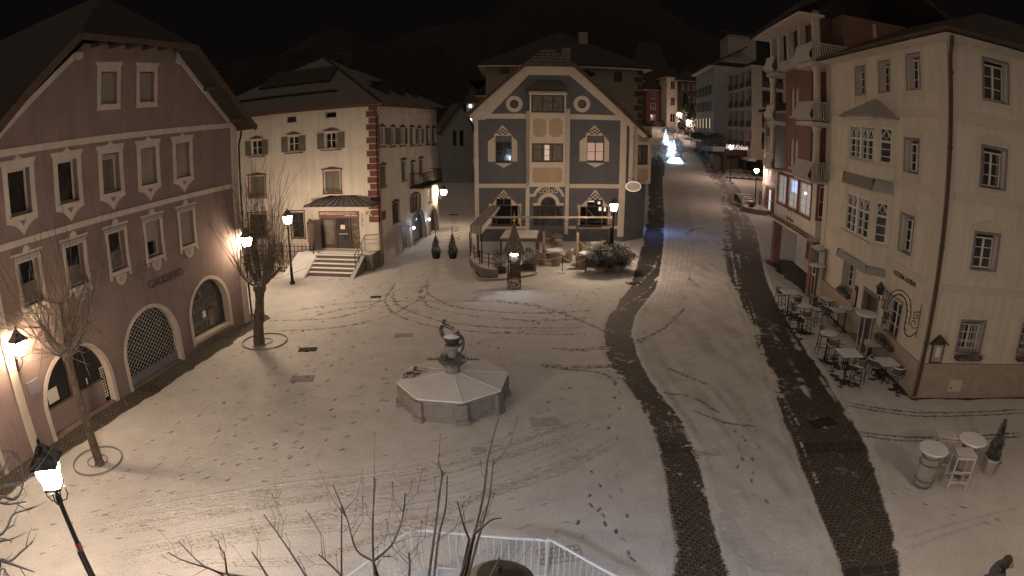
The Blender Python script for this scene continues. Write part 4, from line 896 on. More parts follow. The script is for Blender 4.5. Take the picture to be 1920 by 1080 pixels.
# notice case on legs, left of the door
nb_ = thing('notice_case', 'dark poster case on legs left of the shop entrance', 'notice board', MF.pt(MF.uv(585, 460, 1.0)[0], -1.0, .95), -.15 - .9)
q = MB(); q.box(-.55, .55, -.1, .1, .55, 1.75); q.build('case', M['browframe'], nb_); MB().box(-.47, .47, -.115, -.101, .63, 1.67).build('poster', M['curtain'], nb_)
q = MB(); q.plate([(-.25, 1.75), (.25, 1.75), (.2, 1.9), (.1, 1.98), (-.1, 1.98), (-.2, 1.9)], (), -.08, .08, back=True); q.build('crest', M['wood'], nb_)
for xx in (-.45, .45): MB().box(xx - .03, xx + .03, -.03, .03, 0, .55).build('leg', M['iron'], nb_)
# picket fence and hedge left of the steps
fn = thing('picket_fence', 'low picket fence with cross bars between the gnarled tree and the steps', 'fence', (MO.x, MO.y, 0), -.15)
fa, fb = MF.uv(446, 505, 1.8)[0] - 1, xs0 - 1.5
q = MB(); x = fa
while x < fb: q.box(x, x + .05, -1.85, -1.82, 0, .72); x += .16
q.build('picket', M['woodlight'], fn); q = MB(); q.box(fa, fb, -1.82, -1.78, .2, .27); q.box(fa, fb, -1.82, -1.78, .55, .62); q.build('rail', M['woodlight'], fn)
q = MB(); q.box(fa, fb, -1.95, -1.7, -.1, .1); q.build('base_wall', M['darkstone'], fn)
tr_ = thing('trellis_fence', 'dark lattice fence panel standing before the pale house wall', 'fence', (MO.x, MO.y, 0), -.15)
q = MB(); a0, a1 = MF.uv(446, 490, .5)[0] - 1, MF.uv(590, 490, .5)[0]
for k in range(26):
    x = a0 + (a1 - a0) * k / 25; q.bar((x, -.45, .1), (x, -.45, 1.35), .03)
for zz in (.3, .6, .9, 1.2): q.bar((a0, -.47, zz), (a1, -.47, zz), .035)
q.build('lattice', M['browframe'], tr_)
for k in range(4):
    x = a0 + (a1 - a0) * k / 3; MB().box(x - .05, x + .05, -.52, -.42, 0, 1.45).build('post', M['wood'], tr_)
# lamps
mp_ = PY(540, 412, 29.6)
street_lamp('street lamp with lit lantern between the gnarled tree and the notice case', (mp_.x, mp_.y, 0), mp_.z)
lx_ = MS.uv(830, 360, .4); wall_lantern('lit lantern on the far corner of the pale house, beside the side lane', MS.pt(DM - .1, -.03, lx_[1]), PI / 2 - .15, arm=.45)
for i, (x, y) in enumerate(((775, 427), (804, 411))):
    s_, z_ = MS.uv(x, y, .3); t = thing('globe_lamp', ('small cool globe lamp left of the arched doorway', 'small cool globe lamp between the two arched doorways')[i], 'wall lamp', MS.pt(s_, -.02, z_), PI / 2 - .15, 'globe lamps beside the arches')
    MB().ball((0, -.3, 0), .075, 10).build('globe', COOL, t, smooth=True); q = MB(); q.tube([(0, 0, .1), (0, -.2, .16), (0, -.3, .1)], .015, 6); q.box(-.04, .04, -.02, 0, 0, .2); q.build('bracket', M['iron'], t)
# ------------------------------------------------------------------ slate blue gabled cafe
CY = 41.0; CF = Frame((0, CY), 0.0)
CB = thing('gabled_cafe', 'slate blue gabled house with cream bands, round attic windows and a central bay', 'cafe', (0, CY, 0), 0)
U = lambda x, y, off=0.0: CF.uv(x, y, off)
xl, xr = -2.55, 7.78; zb1 = U(1028, 219)[1]; zb2 = U(1028, 348)[1]; zb3 = U(1028, 424)[1]
xb0, xb1 = U(993, 250)[0], U(1061, 250)[0]
tl, trr = U(985, 127), U(1075, 127); zt = (tl[1] + trr[1]) / 2
gable = [(xl, -.3), (xr, -.3), (xr, 8.35), (trr[0], zt - .02), (tl[0], zt - .02), (xl, 8.35)]
wup = [pr(CF, 929, 266, 959.5, 303), pr(CF, 1100, 267, 1132.5, 303)]
wrd = [(U(964.3, 196), U(972.5, 196)), (U(1090.8, 196), U(1099, 196))]
wlo = [pr(CF, 922, 384, 972, 421), pr(CF, 1088, 387, 1140, 424)]; wlt = [pr(CF, 930, 371.5, 958.5, 384), pr(CF, 1101, 374.5, 1130.5, 387)]
bay = pr(CF, 999.5, 385, 1056.5, 423)
aw = (U(1014, 385)[0], U(1043, 385)[0]); azt = U(1028, 369)[1]
def merge_t(lo, top): # wide window with a raised middle
    x0, x1, z0, z1 = lo; a, b, _, zt2 = top; return [(x0, z0), (x1, z0), (x1, z1), (b, z1), (b, zt2), (a, zt2), (a, z1), (x0, z1)]
tshape = [merge_t(l, t) for l, t in zip(wlo, wlt)]
bz0, bz1 = bay[2], bay[3]; cxa = (aw[0] + aw[1]) / 2; ra = (aw[1] - aw[0]) / 2
bshape = [(bay[0], bz0), (bay[1], bz0), (bay[1], bz1), (aw[1], bz1)] + [(cxa + ra * math.cos(t), azt - ra * .9 + ra * .9 * math.sin(t)) for t in [PI * k / 10 for k in range(1, 10)]] + [(aw[0], bz1), (bay[0], bz1)]
rr_ = [math.hypot(b[0] - a[0], b[1] - a[1]) for a, b in wrd]
w_ = MB(); w_.plate(gable, [R4(t) for t in wup] + [circ(a[0], a[1], r) for (a, b), r in zip(wrd, rr_)] + tshape + [bshape], 0, .3, sides=False)
DC = 14
# right wall: a splayed corner, then straight back
w_.add([(xr, 0, -.3), (xr + 1.75, 1.45, -.3), (xr + 3.6, DC, -.3), (xl, DC, -.3), (xl, 0, -.3), (xr, 0, 8.3), (xr + 1.75, 1.45, 7.4), (xr + 3.6, DC, 7.2), (xl, DC, 8.3), (xl, 0, 8.3)], [(0, 1, 6, 5), (1, 2, 7, 6), (2, 3, 8, 7), (4, 9, 8, 3)])
w_.build('wall', M['blue'], CB)
def bandp(m, x0, x1, z0, z1, y=-.04): m.box(x0, x1, y, -.002, z0, z1)
t = MB(); 
bandp(t, xl, U(897, 280)[0], -.1, 8.4); t.build('corner_band', M['ctrim'], CB)
t = MB(); bandp(t, U(1162, 280)[0], xr + .02, .35, 8.4); t.box(xr, xr + .02, -.04, .3, .35, 8.3); t.build('corner_band', M['ctrim'], CB)
for nm, zc, h in (('upper', zb1, .17), ('middle', zb2, .14), ('sill', zb3 - .05, .10)):
    t = MB(); x0, x1 = U(897, 280)[0] + .003, U(1162, 280)[0] - .003
    t.box(x0, xb0 - .003, -.037, -.002, zc - h, zc + h); t.box(xb1 + .30, x1, -.037, -.002, zc - h, zc + h); t.build('string_course', M['ctrim'], CB)
for x0, x1 in ((xb0 - .25, xb0 + .02), (xb1 + .02, xb1 + .27)): t = MB(); bandp(t, x0, x1, .5, 8.9 if x0 < 1.5 else 9.1); t.build('pilaster', M['ctrim'], CB)
t = MB(); g2 = [(xl - .42, 8.62), (tl[0] - .06, zt + .04), (trr[0] + .06, zt + .04), (xr + 1.45, 7.35), (xr + 1.2, 7.25), (xr - .25, 8.3), (trr[0] - .25, zt - .55), (tl[0] + .25, zt - .55), (xl + .75, 8.32), (xl - .1, 8.32)]
t.plate(g2, (), -.06, -.003); t.build('gable_trim', M['ctrim'], CB)
# round windows
for i, ((a, b), r) in enumerate(zip(wrd, rr_)):
    t = MB(); ro_ = r * 1.9; t.plate(circ(a[0], a[1], ro_, 28), [circ(a[0], a[1], r * 1.0, 20)], -.05, -.002); q = t.build('round_window', M['ctrim'], CB)
    t = MB(); t.plate(circ(a[0], a[1], r * .995, 20), [circ(a[0], a[1], r * .8, 20)], .12, .2); t.build('frame', M['browframe'], q); t = MB(); t.plate(circ(a[0], a[1], r * 1.01, 20), (), .22, .3); t.build('pane', M['curtain'], q)
def checker(x0, x1, z0, ztop, win):
    s = MB(); s.plate([(x0, z0), (x1, z0), ((x0 + x1) / 2, ztop)], (), -.035, -.002); q = s.build('checker_gable', M['ctrim'], win)
    d = MB(); n = 7; c = (x0 + x1) / 2; w = (x1 - x0) / n; h = (ztop - z0) / (n - 1) * .98
    for r in range(n - 1):
        for k in range(n):
            xc = x0 + (k + .5) * w; zc = z0 + (r + .5) * h
            if (k + r) % 2 == 0 and abs(xc - c) + w * .5 < (x1 - x0) / 2 * (1 - (zc + h * .5 - z0) / (ztop - z0)) + w * .25: d.box(xc - w / 2, xc + w / 2, -.042, -.036, zc - h / 2, zc + h / 2)
    d.build('checks', M['browframe'], q)
for i, t4 in enumerate(wup):
    x0, x1, z0, z1 = t4; a = window(CB, *t4, depth=.2, cols=2, rows=2, fm='browframe', pm=ROOMP if i == 1 else M['glass'], sill=True)
    ox = (0, 171.5)[i]
    for sg in (-1, 1):
        xi = x0 if sg < 0 else x1; xo = U(915 + ox, 285)[0] if sg < 0 else U(970 + ox, 285)[0]
        zt1 = U(942 + ox, 255)[1]; zt0 = U(942 + ox, 266)[1]
        s = MB(); pp = [(xi, z0), (xo, z0), (xo, zt0), (xi, zt1)]; s.plate(pp if sg > 0 else pp[::-1], (), -.04, -.002); s.build('painted_shutter', M['ctrim'], a)
    checker(U(926 + ox, 253)[0], U(959 + ox, 253)[0], U(942 + ox, 253)[1], U(942 + ox, 235)[1], a)
    s = MB(); s.box(U(926 + ox, 253)[0], U(959 + ox, 253)[0], -.05, -.002, U(942 + ox, 255)[1], U(942 + ox, 253)[1] - .003); s.plate([(x0 - .05, z0 - .1), (x0 + .15, z0 - .2), ((x0 + x1) / 2, z0 - .42), (x1 - .15, z0 - .2), (x1 + .05, z0 - .1)], (), -.06, -.002); s.build('apron', M['ctrim'], a)
    if i == 0: MB().ball(((x0 + x1) / 2 + .25, .14, z0 + .2), .06, 8).build('table_lamp', SIGNW, a, smooth=True)
def wide_frame(shape, x0, x1, z0, z1, name, lit=None):
    f = MB(); f.plate(shape, [[(p[0] * .0 + q_[0], q_[1]) for p, q_ in zip(shape, shrink(shape, .09))]], .12, .19)
    return f
def shrink(sh, d):
    n = len(sh); out = []
    for i in range(n):
        a, b, c = Vector(sh[i - 1]), Vector(sh[i]), Vector(sh[(i + 1) % n]); e1 = (b - a).normalized(); e2 = (c - b).normalized()
        n1_, n2_ = Vector((-e1.y, e1.x)), Vector((-e2.y, e2.x)); m = (n1_ + n2_); m = m / max(.3, m.length_squared) * 2 if m.length > 1e-6 else n1_
        out.append(tuple(b + m * d * .5 * (2 if m.length < 1.1 else 2 / max(1, m.length) * m.length)) if False else tuple(b + (n1_ + n2_) / max(.35, 1 + n1_.dot(n2_)) * d))
    return out
for i, (sh_, lo_, t_) in enumerate(zip(tshape, wlo, wlt)):
    x0, x1, z0, z1 = lo_; f = MB(); f.plate(sh_, [shrink(sh_, .08)], .14, .2); 
    for xx in (t_[0], t_[1]): f.box(xx - .05, xx + .05, .145, .2, z0 + .08, z1)
    f.box((t_[0] + t_[1]) / 2 - .04, (t_[0] + t_[1]) / 2 + .04, .15, .2, z1, t_[3] - .08); f.box(x0 + .08, x1 - .08, .15, .2, z1 - .06, z1 + .02)
    a = f.build('window', M['browframe'], CB); p = MB(); p.plate(sh_, (), .22, .3); p.build('pane', M['glass'], a)
    s = MB(); ox = (0, 172.5)[i]; xa, xb = U(914 + ox, 384)[0], U(976 + ox, 384)[0]; zc = z1 + .0
    s.plate([(x0, zc + .0), (t_[0], zc), (t_[0], t_[3]), ][::1], (), -.04, -.002); s.plate([(t_[1], zc), (x1, zc), (t_[1], t_[3])], (), -.04, -.002)
    s.box(x0 - .2, x0, -.04, -.002, z0 - .1, zc + .12); s.box(x1, x1 + .2, -.04, -.002, z0 - .1, zc + .12); s.build('surround', M['ctrim'], a); checker(t_[0], t_[1], t_[3] + .02, U(944 + ox, 355)[1], a)
    s = MB(); s.box(x0 - .1, x1 + .1, -.22, -.045, z0 - .05, z0 + .12); s.build('window_box', M['wood'], a)
    it = MB(); random.seed(5 + i)
    if i == 1:
        for (px, py, w, h) in ((1109, 378, 12, 2.2), (1124, 381, 5, 5), (1126, 392, 5, 8), (1135, 393, 4, 8)):
            c = U(px, py); it.box(c[0] - w * .018, c[0] + w * .018, .20, .215, c[1] - h * .018, c[1] + h * .018)
        it.build('lit_shelf', SIGNW, a)
# ---- central bay
BY = -.55
b = MB(); bt = U(1028, 200, .55)[1]; bb = U(1028, 349, .55)[1]; BX0, BX1 = U(993, 240, .55)[0], U(1061, 240, .55)[0]
w1 = [U(996, 197, .55)[0], U(1058, 197, .55)[0], U(1028, 212, .55)[1], U(1028, 179, .55)[1]]; w2 = [w1[0] + .05, w1[1] - .05, U(1028, 304, .55)[1], U(1028, 269, .55)[1]]
zt_b = U(1028, 172, .55)[1]; zbt = U(1028, 350, .55)[1]
b.plate(rect(BX0, BX1, zbt + .0, zt_b), [rect(*w1), rect(*w2)], BY, BY + .15); b.add([(BX0, BY, zbt), (BX0, 0, zbt), (BX0, 0, zt_b), (BX0, BY, zt_b), (BX1, BY, zbt), (BX1, 0, zbt), (BX1, 0, zt_b), (BX1, BY, zt_b)], [(0, 3, 2, 1), (4, 5, 6, 7), (0, 1, 5, 4)])
bo = b.build('bay', M['ctrim'], CB)
def octp(x0, x1, z0, z1, c=.16): return [(x0 + c, z0), (x1 - c, z0), (x1 - c, z0 + c * .6), (x1, z0 + c), (x1, z1 - c), (x1 - c, z1 - c * .6), (x1 - c, z1), (x0 + c, z1), (x0 + c, z1 - c * .6), (x0, z1 - c), (x0, z0 + c), (x0 + c, z0 + c * .6)]
za, zc = U(1028, 260, .55)[1], U(1028, 222, .55)[1]; xm = (BX0 + BX1) / 2
for x0, x1 in ((BX0 + .22, xm - .1), (xm + .1, BX1 - .22)): s = MB(); s.plate(octp(x0, x1, za + .1, zc - .02), (), BY - .012, BY - .002); s.build('painted_panel', M['peach'], bo)
s = MB(); s.plate(octp(BX0 + .22, BX1 - .22, U(1028, 349, .55)[1] + .25, U(1028, 314, .55)[1], .1), (), BY - .012, BY - .002); s.build('painted_panel', M['peach'], bo)
for z in (w1[2] - .1, w2[3] + .08, w2[2] - .08, w1[3] + .1): MB().box(BX0 - .08, BX1 + .08, BY - .08, BY - .002, z - .05, z + .04).build('moulding', M['ctrim'], bo)
for wv, lit in ((w1, 0), (w2, 1)):
    f = MB(); x0, x1, z0, z1 = wv; y = BY + .05
    f.box(x0 + .002, x0 + .1, y, y + .09, z0, z1); f.box(x1 - .1, x1 - .002, y, y + .09, z0, z1); f.box(x0 + .1, x1 - .1, y, y + .09, z0, z0 + .1); f.box(x0 + .1, x1 - .1, y, y + .09, z1 - .1, z1)
    for k in (1, 2): xx = x0 + (x1 - x0) * k / 3 + (.02 if k == 1 else -.02); f.box(xx - .05, xx + .05, y - .003, y + .09, z0 + .1, z1 - .1)
    for k in range(1, 3): f.box(x0 + .1, x1 - .1, y + .01, y + .08, z0 + (z1 - z0) * k / 3 - .012, z0 + (z1 - z0) * k / 3 + .012)
    a = f.build('window', M['browframe'], bo); MB().box(x0, x1, BY + .12, BY + .16, z0, z1).build('pane', M['curtain'], a)
    if lit: MB().box(x0 + .85, x0 + 1.17, BY + .10, BY + .118, z0 + .12, z1 - .12).build('lit_curtain', ROOMW, a)
rb = MB(); e0, e1 = U(986, 168, .9)[0], U(1062, 168, .9)[0]; ez = U(1025, 168, .9)[1]; tz = U(1025, 151)[1]; ta, tb = U(1008, 151)[0], U(1047, 151)[0]
rb.slab([(e0, -.95, ez), (e1, -.95, ez), (tb, -.02, tz), (ta, -.02, tz)], .1); rb.slab([(e0, -.95, ez), (e0, -.02, ez), (ta, -.02, tz)], .1); rb.slab([(e1, -.95, ez), (e1, -.02, ez), (tb, -.02, tz)], .1); rb.build('bay_roof', M['roofsnow'], bo)
# arched shop front under the bay
f = MB(); f.plate(bshape, [shrink(bshape, .08)], .14, .2)
for xx in (aw[0], aw[1]): f.box(xx - .05, xx + .05, .145, .2, bz0 + .08, bz1)
f.box(bay[0] + .08, bay[1] - .08, .15, .2, bz1 - .06, bz1 + .03); a = f.build('window', M['browframe'], CB); p = MB(); p.plate(bshape, (), .22, .3); p.build('pane', M['glassgrey'], a)
ar = MB(); R_o = ra * 1.45
def ringstrip(mb, c, zc, ri, ro, y, n=16, a0=0, a1=PI):
    vs_, fs_ = [], []
    for k in range(n + 1):
        t = a0 + (a1 - a0) * k / n; vs_ += [(c + ro * math.cos(t), y, zc + ro * math.sin(t)), (c + ri * math.cos(t), y, zc + ri * math.sin(t)), (c + ri * math.cos(t), 0, zc + ri * math.sin(t)), (c + ro * math.cos(t), 0, zc + ro * math.sin(t))]
    for k in range(n): i = 4 * k; fs_ += [(i, i + 4, i + 5, i + 1), (i + 1, i + 5, i + 6, i + 2), (i + 3, i + 7, i + 4, i)]
    mb.add(vs_, fs_)
ringstrip(ar, cxa, azt - ra * .92, ra * 1.0, R_o, -.06); ar.box(bay[0], cxa - ra * 1.02, -.055, -.003, bz1 + .02, bz1 + .18); ar.box(cxa + ra * 1.02, bay[1], -.055, -.003, bz1 + .02, bz1 + .18); ar.build('arch_trim', M['ctrim'], a)
ar = MB(); ringstrip(ar, cxa, azt - ra * .35, ra * 1.75, ra * 2.1, -.10, a0=.25, a1=PI - .25); ar.box(BX0, cxa - ra * 1.75, -.10, -.003, azt + .05, azt + .22) ; ar.box(cxa + ra * 1.75, BX1, -.10, -.003, azt + .05, azt + .22); ar.build('arch_trim', M['ctrim'], CB)
q = U(1028, 358); text('CORSO', .42, M['lettering'], CB, (q[0], -.13, q[1]), name='sign_lettering', sx=.95); q2 = U(1025, 350.5); text('Café', .24, M['lettering'], CB, (q2[0], -.12, q2[1]), name='sign_lettering')
# roof: clipped gable
rf = MB(); F0 = -.75; zr_ = U(1030, 92, -2.2)[1]; rcx = (tl[0] + trr[0]) / 2; eL, eR = (xl - .55, 8.62), (xr + 1.6, 7.38)
rf.slab([(eL[0], F0, eL[1]), (eL[0], DC + .5, eL[1]), (rcx - .3, DC + .5, zr_), (rcx - .3, 2.2, zr_), (tl[0] - .15, F0, zt + .12)], .16)
rf.slab([(eR[0], F0, eR[1]), (eR[0] + 2.0, DC + .5, eR[1] - .8), (rcx + .3, DC + .5, zr_), (rcx + .3, 2.2, zr_), (trr[0] + .15, F0, zt + .12)], .16)
rf.slab([(tl[0] - .15, F0, zt + .12), (trr[0] + .15, F0, zt + .12), (rcx + .3, 2.2, zr_), (rcx - .3, 2.2, zr_)], .16); ro = rf.build('roof', M['roofsnow'], CB)
sg_ = MB()
for r_ in range(5):
    f_ = (r_ + .6) / 5; A = Vector((tl[0] - .15, F0, zt + .14)).lerp(Vector((rcx - .3, 2.2, zr_ + .02)), f_); B_ = Vector((trr[0] + .15, F0, zt + .14)).lerp(Vector((rcx + .3, 2.2, zr_ + .02)), f_); sg_.bar(A, B_, .03, .02)
    for k in range(4): p = A.lerp(B_, (k + .5 + .25 * (r_ % 2)) / 4.3); sg_.bar(p, p + Vector((0, -.12, .06)), .05, .05)
sg_.build('snow_hooks', M['wood'], ro)
vb = MB(); vb.bar((eL[0], F0 - .02, eL[1] - .06), (tl[0] - .15, F0 - .02, zt + .05), .05, .16); vb.bar((tl[0] - .15, F0 - .02, zt + .05), (trr[0] + .15, F0 - .02, zt + .05), .05, .16); vb.bar((trr[0] + .15, F0 - .02, zt + .05), (eR[0], F0 - .02, eR[1] - .06), .05, .16); vb.build('verge_board', M['wood'], ro)
for yy in (4.5, 9): 
    q = MB(); q.box(rcx + 1.7, rcx + 3.2, yy, yy + 1.6, zr_ - 2.6, zr_ - 1.3); q.slab([(rcx + 1.2, yy - .3, zr_ - .75), (rcx + 3.7, yy - .3, zr_ - 1.55), (rcx + 3.7, yy + 1.9, zr_ - 1.55), (rcx + 1.2, yy + 1.9, zr_ - .75)], .12); q.build('dormer', M['roof'], ro)
MB().box(rcx + 1.2, rcx + 1.8, 4.2, 4.8, zr_ - 1.2, zr_ + .35).build('chimney', M['stone'], ro)
# oriel on the splayed right corner
rel = math.atan2(1.45, 1.75)
zo = [U(1190, y)[1] for y in (346, 305, 266, 262, 222)]
og = bpy.data.objects.new('x', None)
b = MB(); OX0, OX1 = .30, 2.2; z_lo, z_hi = 4.0, 8.05
b.plate(rect(OX0, OX1, z_lo, z_hi), [rect(OX0 + .35, OX1 - .35, 5.35, 6.75)], -.5, -.35); b.add([(OX0, -.5, z_lo), (OX0, 0, z_lo), (OX0, 0, z_hi), (OX0, -.5, z_hi), (OX1, -.5, z_lo), (OX1, 0, z_lo), (OX1, 0, z_hi), (OX1, -.5, z_hi)], [(0, 3, 2, 1), (4, 5, 6, 7), (0, 1, 5, 4)])
oo = b.build('oriel', M['ctrim'], CB); oo.location = (xr, 0, 0); oo.rotation_euler = (0, 0, rel)
for z0, z1 in ((4.2, 5.1), (6.95, 7.85)): s = MB(); s.plate(octp(OX0 + .35, OX1 - .35, z0, z1, .1), (), -.512, -.502); s.build('painted_panel', M['peach'], oo)
f = MB(); f.box(OX0 + .352, OX0 + .43, -.46, -.36, 5.36, 6.74); f.box(OX1 - .43, OX1 - .352, -.46, -.36, 5.36, 6.74); f.box(OX0 + .43, OX1 - .43, -.46, -.36, 6.66, 6.74); f.box(OX0 + .43, OX1 - .43, -.46, -.36, 5.36, 5.44); f.box((OX0 + OX1) / 2 - .04, (OX0 + OX1) / 2 + .04, -.45, -.36, 5.44, 6.66); fo = f.build('window', M['browframe'], oo); MB().box(OX0 + .35, OX1 - .35, -.37, -.34, 5.35, 6.75).build('pane', M['curtain'], fo)
sb = MB().box(0, 1.7, -.02, .03, 1.0, 2.5).build('blue_lit_window', glow('blue lit shop window', (.22, .40, 1.0), 9), CB); sb.location = (xr + 1.75 + .28, 1.45 + 1.6, 0); sb.rotation_euler = (0, 0, math.atan2(DC - 1.45, 1.85))
# oval lit sign beside the street
q = PY(1187, 350, 40.4); t = thing('oval_sign', 'oval cream hanging sign with a pale lit rim on the right corner of the cafe', 'sign', q, 0)
s = MB(); s.lathe([(.001, -.05), (.50, -.05), (.50, .05), (.001, .05)], 28, sy=.62); o_ = s.build('sign_panel', M['ctrim'], t); o_.rotation_euler = (PI / 2, 0, 0)
s = MB(); pts = [(.52 * math.cos(2 * PI * k / 32), 0, .33 * math.sin(2 * PI * k / 32)) for k in range(33)]; s.tube(pts, .025, 6, cap=False); s.build('lit_rim', SIGNW, t); s = MB(); s.bar((0, 0, .33), (0, 0, .55), .03); s.bar((0, 0, .55), (-.3, .6, .55), .03); s.build('bracket', M['iron'], t)
# awning beam on posts, and the striped awning at its left end
t = thing('awning_frame', 'long awning beam on two posts across the cafe terrace', 'awning frame', (0, 36, 0), 0)
a, b_ = PY(893, 405, 36), PY(1148, 409, 36); zz = (a.z + b_.z) / 2
MB().box(a.x, b_.x, -.09, .09, zz - .05, zz + .05).build('beam', M['woodlight'], t); MB().bar((a.x + .1, .4, zz - .32), (b_.x, .4, zz - .32), .02).build('tension_cable', M['iron'], t)
for x in (a.x + .06, b_.x - .1): MB().box(x - .06, x + .06, -.06, .06, 0, zz - .075).build('post', M['wood'], t)
for x in (.5, 3.2, 5.0): MB().box(x - .04, x + .04, .09, 4.9, zz - .04, zz + .02).build('arm', M['iron'], t)
t = thing('striped_awning', 'striped awning sloping down at the left end of the terrace', 'awning', (0, 36, 0), 0)
P1, P2, P3, P4 = PY(880, 421, 33.8), PY(902, 424, 33.8), PY(936, 386, 38.5), PY(919, 385, 38.5)
mt = bpy.data.materials.new('striped awning cloth'); mt.use_nodes = True; n_ = mt.node_tree; pbs = n_.nodes['Principled BSDF']; pbs.inputs['Roughness'].default_value = .9
uvn = n_.nodes.new('ShaderNodeUVMap'); sp = n_.nodes.new('ShaderNodeSeparateXYZ'); n_.links.new(uvn.outputs[0], sp.inputs[0]); m1n = n_.nodes.new('ShaderNodeMath'); m1n.operation = 'MULTIPLY'; m1n.inputs[1].default_value = 6; n_.links.new(sp.outputs[0], m1n.inputs[0]); m2n = n_.nodes.new('ShaderNodeMath'); m2n.operation = 'FRACT'; n_.links.new(m1n.outputs[0], m2n.inputs[0]); m3n = n_.nodes.new('ShaderNodeMath'); m3n.operation = 'GREATER_THAN'; m3n.inputs[1].default_value = .45; n_.links.new(m2n.outputs[0], m3n.inputs[0])
mxn = n_.nodes.new('ShaderNodeMix'); mxn.data_type = 'RGBA'; mxn.inputs[6].default_value = (.55, .5, .45, 1); mxn.inputs[7].default_value = (.05, .04, .035, 1); n_.links.new(m3n.outputs[0], mxn.inputs[0]); n_.links.new(mxn.outputs[2], pbs.inputs['Base Color'])
me_ = bpy.data.meshes.new('cloth'); off = Vector((0, 36, 0)); vv_ = [P4 - off, P3 - off, P2 - off, P1 - off, P2 - off - Vector((0, .05, .42)), P1 - off - Vector((0, .05, .42))]
vv2 = [v - Vector((0, 0, .03)) for v in vv_]
me_.from_pydata([tuple(v) for v in vv_ + vv2], [], [(0, 1, 2, 3), (3, 2, 4, 5), (7, 6, 9, 8), (9, 11, 10, 8), (0, 3, 9, 6), (1, 7, 8, 2)]); uvl = me_.uv_layers.new(name='UVMap')
us = {0: (0, 1), 1: (1, 1), 2: (1, .3), 3: (0, .3), 4: (1, 0), 5: (0, 0)}
for lp in me_.loops: uvl.data[lp.index].uv = us[lp.vertex_index % 6]
me_.materials.append(mt); oc = bpy.data.objects.new('cloth', me_); COL.objects.link(oc); oc.parent = t
MB().add([P2 - off, P3 - off, P3 - off - Vector((0, 0, .12)), P2 - off - Vector((0, 0, .42))], [(0, 1, 2, 3)]).add([P2 - off + Vector((.03, 0, 0)), P3 - off + Vector((.03, 0, 0)), P3 - off - Vector((-.03, 0, .12)), P2 - off - Vector((-.03, 0, .42))], [(3, 2, 1, 0)]).build('side_cloth', M['ctrim'], t)
for p in (P1, P2): MB().box(p.x - .04, p.x + .04, p.y - 36 - .02, p.y - 36 + .06, 0, p.z - .4).build('post', M['wood'], t)

# ------------------------------------------------------------------ terrace furniture
def round_table(kind, label, loc, h=.75, r=.42, rz=0.0, m='irontop', group=None, sq=False):
    t = thing('round_table' if not sq else 'square_table', label, 'table', loc, rz, group)
    s = MB()
    if sq: s.box(-r, r, -r, r, h - .03, h)
    else: s.lathe([(r, -.03), (r, 0)], 28, (0, 0, h))
    top = s.build('tabletop', M['greywick'], t)
    s = MB()
    if sq: s.box(-r + .01, r - .01, -r + .01, r - .01, h + .001, h + .022)
    else: s.lathe([(r - .01, .001), (r - .015, .018), (r - .05, .026)], 28, (0, 0, h))
    s.build('snow_cover', M['snow'], top)
    MB().lathe([(.035, .03), (.03, h - .035)], 10).build('column', M['iron'], t)
    s = MB()
    for k in range(4): an = PI / 4 + k * PI / 2; s.bar((0, 0, .03), (.3 * math.cos(an), .3 * math.sin(an), .015), .05, .025)
    s.build('foot', M['iron'], t); return t
def wicker_chair(label, loc, rz, group='wicker chairs on the cafe terrace'):
    t = thing('wicker_chair', label, 'chair', loc, rz, group)
    s = MB(); s.lathe([(.26, .02), (.28, .40), (.27, .44)], 16, a0=0); s.build('seat', M['wicker'], t)
    s = MB(); vs_, fs_ = [], []; n = 14
    for k in range(n + 1):
        an = -PI * .12 + PI * 1.24 * k / n; hh = .62 + .22 * math.sin(max(0, min(PI, an)))
        for rr, z in ((.30, .40), (.33, hh), (.30, hh + .015), (.265, .40)): vs_.append((rr * math.cos(an), rr * math.sin(an), z))
    for k in range(n):
        for j in range(4): fs_.append((4 * k + j, 4 * k + (j + 1) % 4, 4 * k + 4 + (j + 1) % 4, 4 * k + 4 + j))
    fs_ += [(3, 2, 1, 0), (4 * n, 4 * n + 1, 4 * n + 2, 4 * n + 3)]
    s.add(vs_, fs_); s.build('backrest', M['wicker'], t); return t
def G_(px, py, z=0.0): return GZ(px, py, z)
t1 = round_table('r', 'round snow covered table ringed by four wicker chairs on the cafe terrace', G_(1040, 468, .75) * Vector((1, 1, 0)) if False else Vector((*G_(1040, 468, .75).xy, 0)), .75, .5)
t2 = round_table('r', 'round snow covered table just left of the fir branches on the cafe terrace', Vector((*G_(1103, 474, .75).xy, 0)), .75, .5)
t3 = round_table('r', 'round table farther back against the blue wall, left of the lamp post', Vector((*G_(1120, 455, .75).xy, 0)), .75, .42)
c1 = t1.location
specs = [(-.75, -.35, 1.9, 'wicker chair on the left of the round table with four chairs'), (.8, .0, -1.7, 'wicker chair on the right of the round table with four chairs'), (.05, -.8, PI, 'wicker chair in front of the round table with four chairs'), (-.2, .8, 0, 'wicker chair behind the round table with four chairs')]
for dx, dy, rz, lb in specs: wicker_chair(lb, c1 + Vector((dx, dy, 0)), rz)
c2 = t2.location; wicker_chair('wicker chair before the table left of the fir branches', c2 + Vector((-.45, -.7, 0)), PI); wicker_chair('wicker chair pushed behind the table left of the fir branches', c2 + Vector((.1, .8, 0)), 0)
c3 = t3.location; wicker_chair('wicker chair left of the table against the blue wall', c3 + Vector((-.8, .1, 0)), PI / 2); wicker_chair('wicker chair right of the table against the blue wall', c3 + Vector((.75, .15, 0)), -PI / 2)
for k, (x, y) in enumerate(((1028, 447), (1048, 450))): p = G_(x, y, .4); wicker_chair(('wicker chair stacked near the wall between the wooden posts, left one', 'wicker chair stacked near the wall between the wooden posts, right one')[k], Vector((p.x, p.y, 0)), .3 * k)
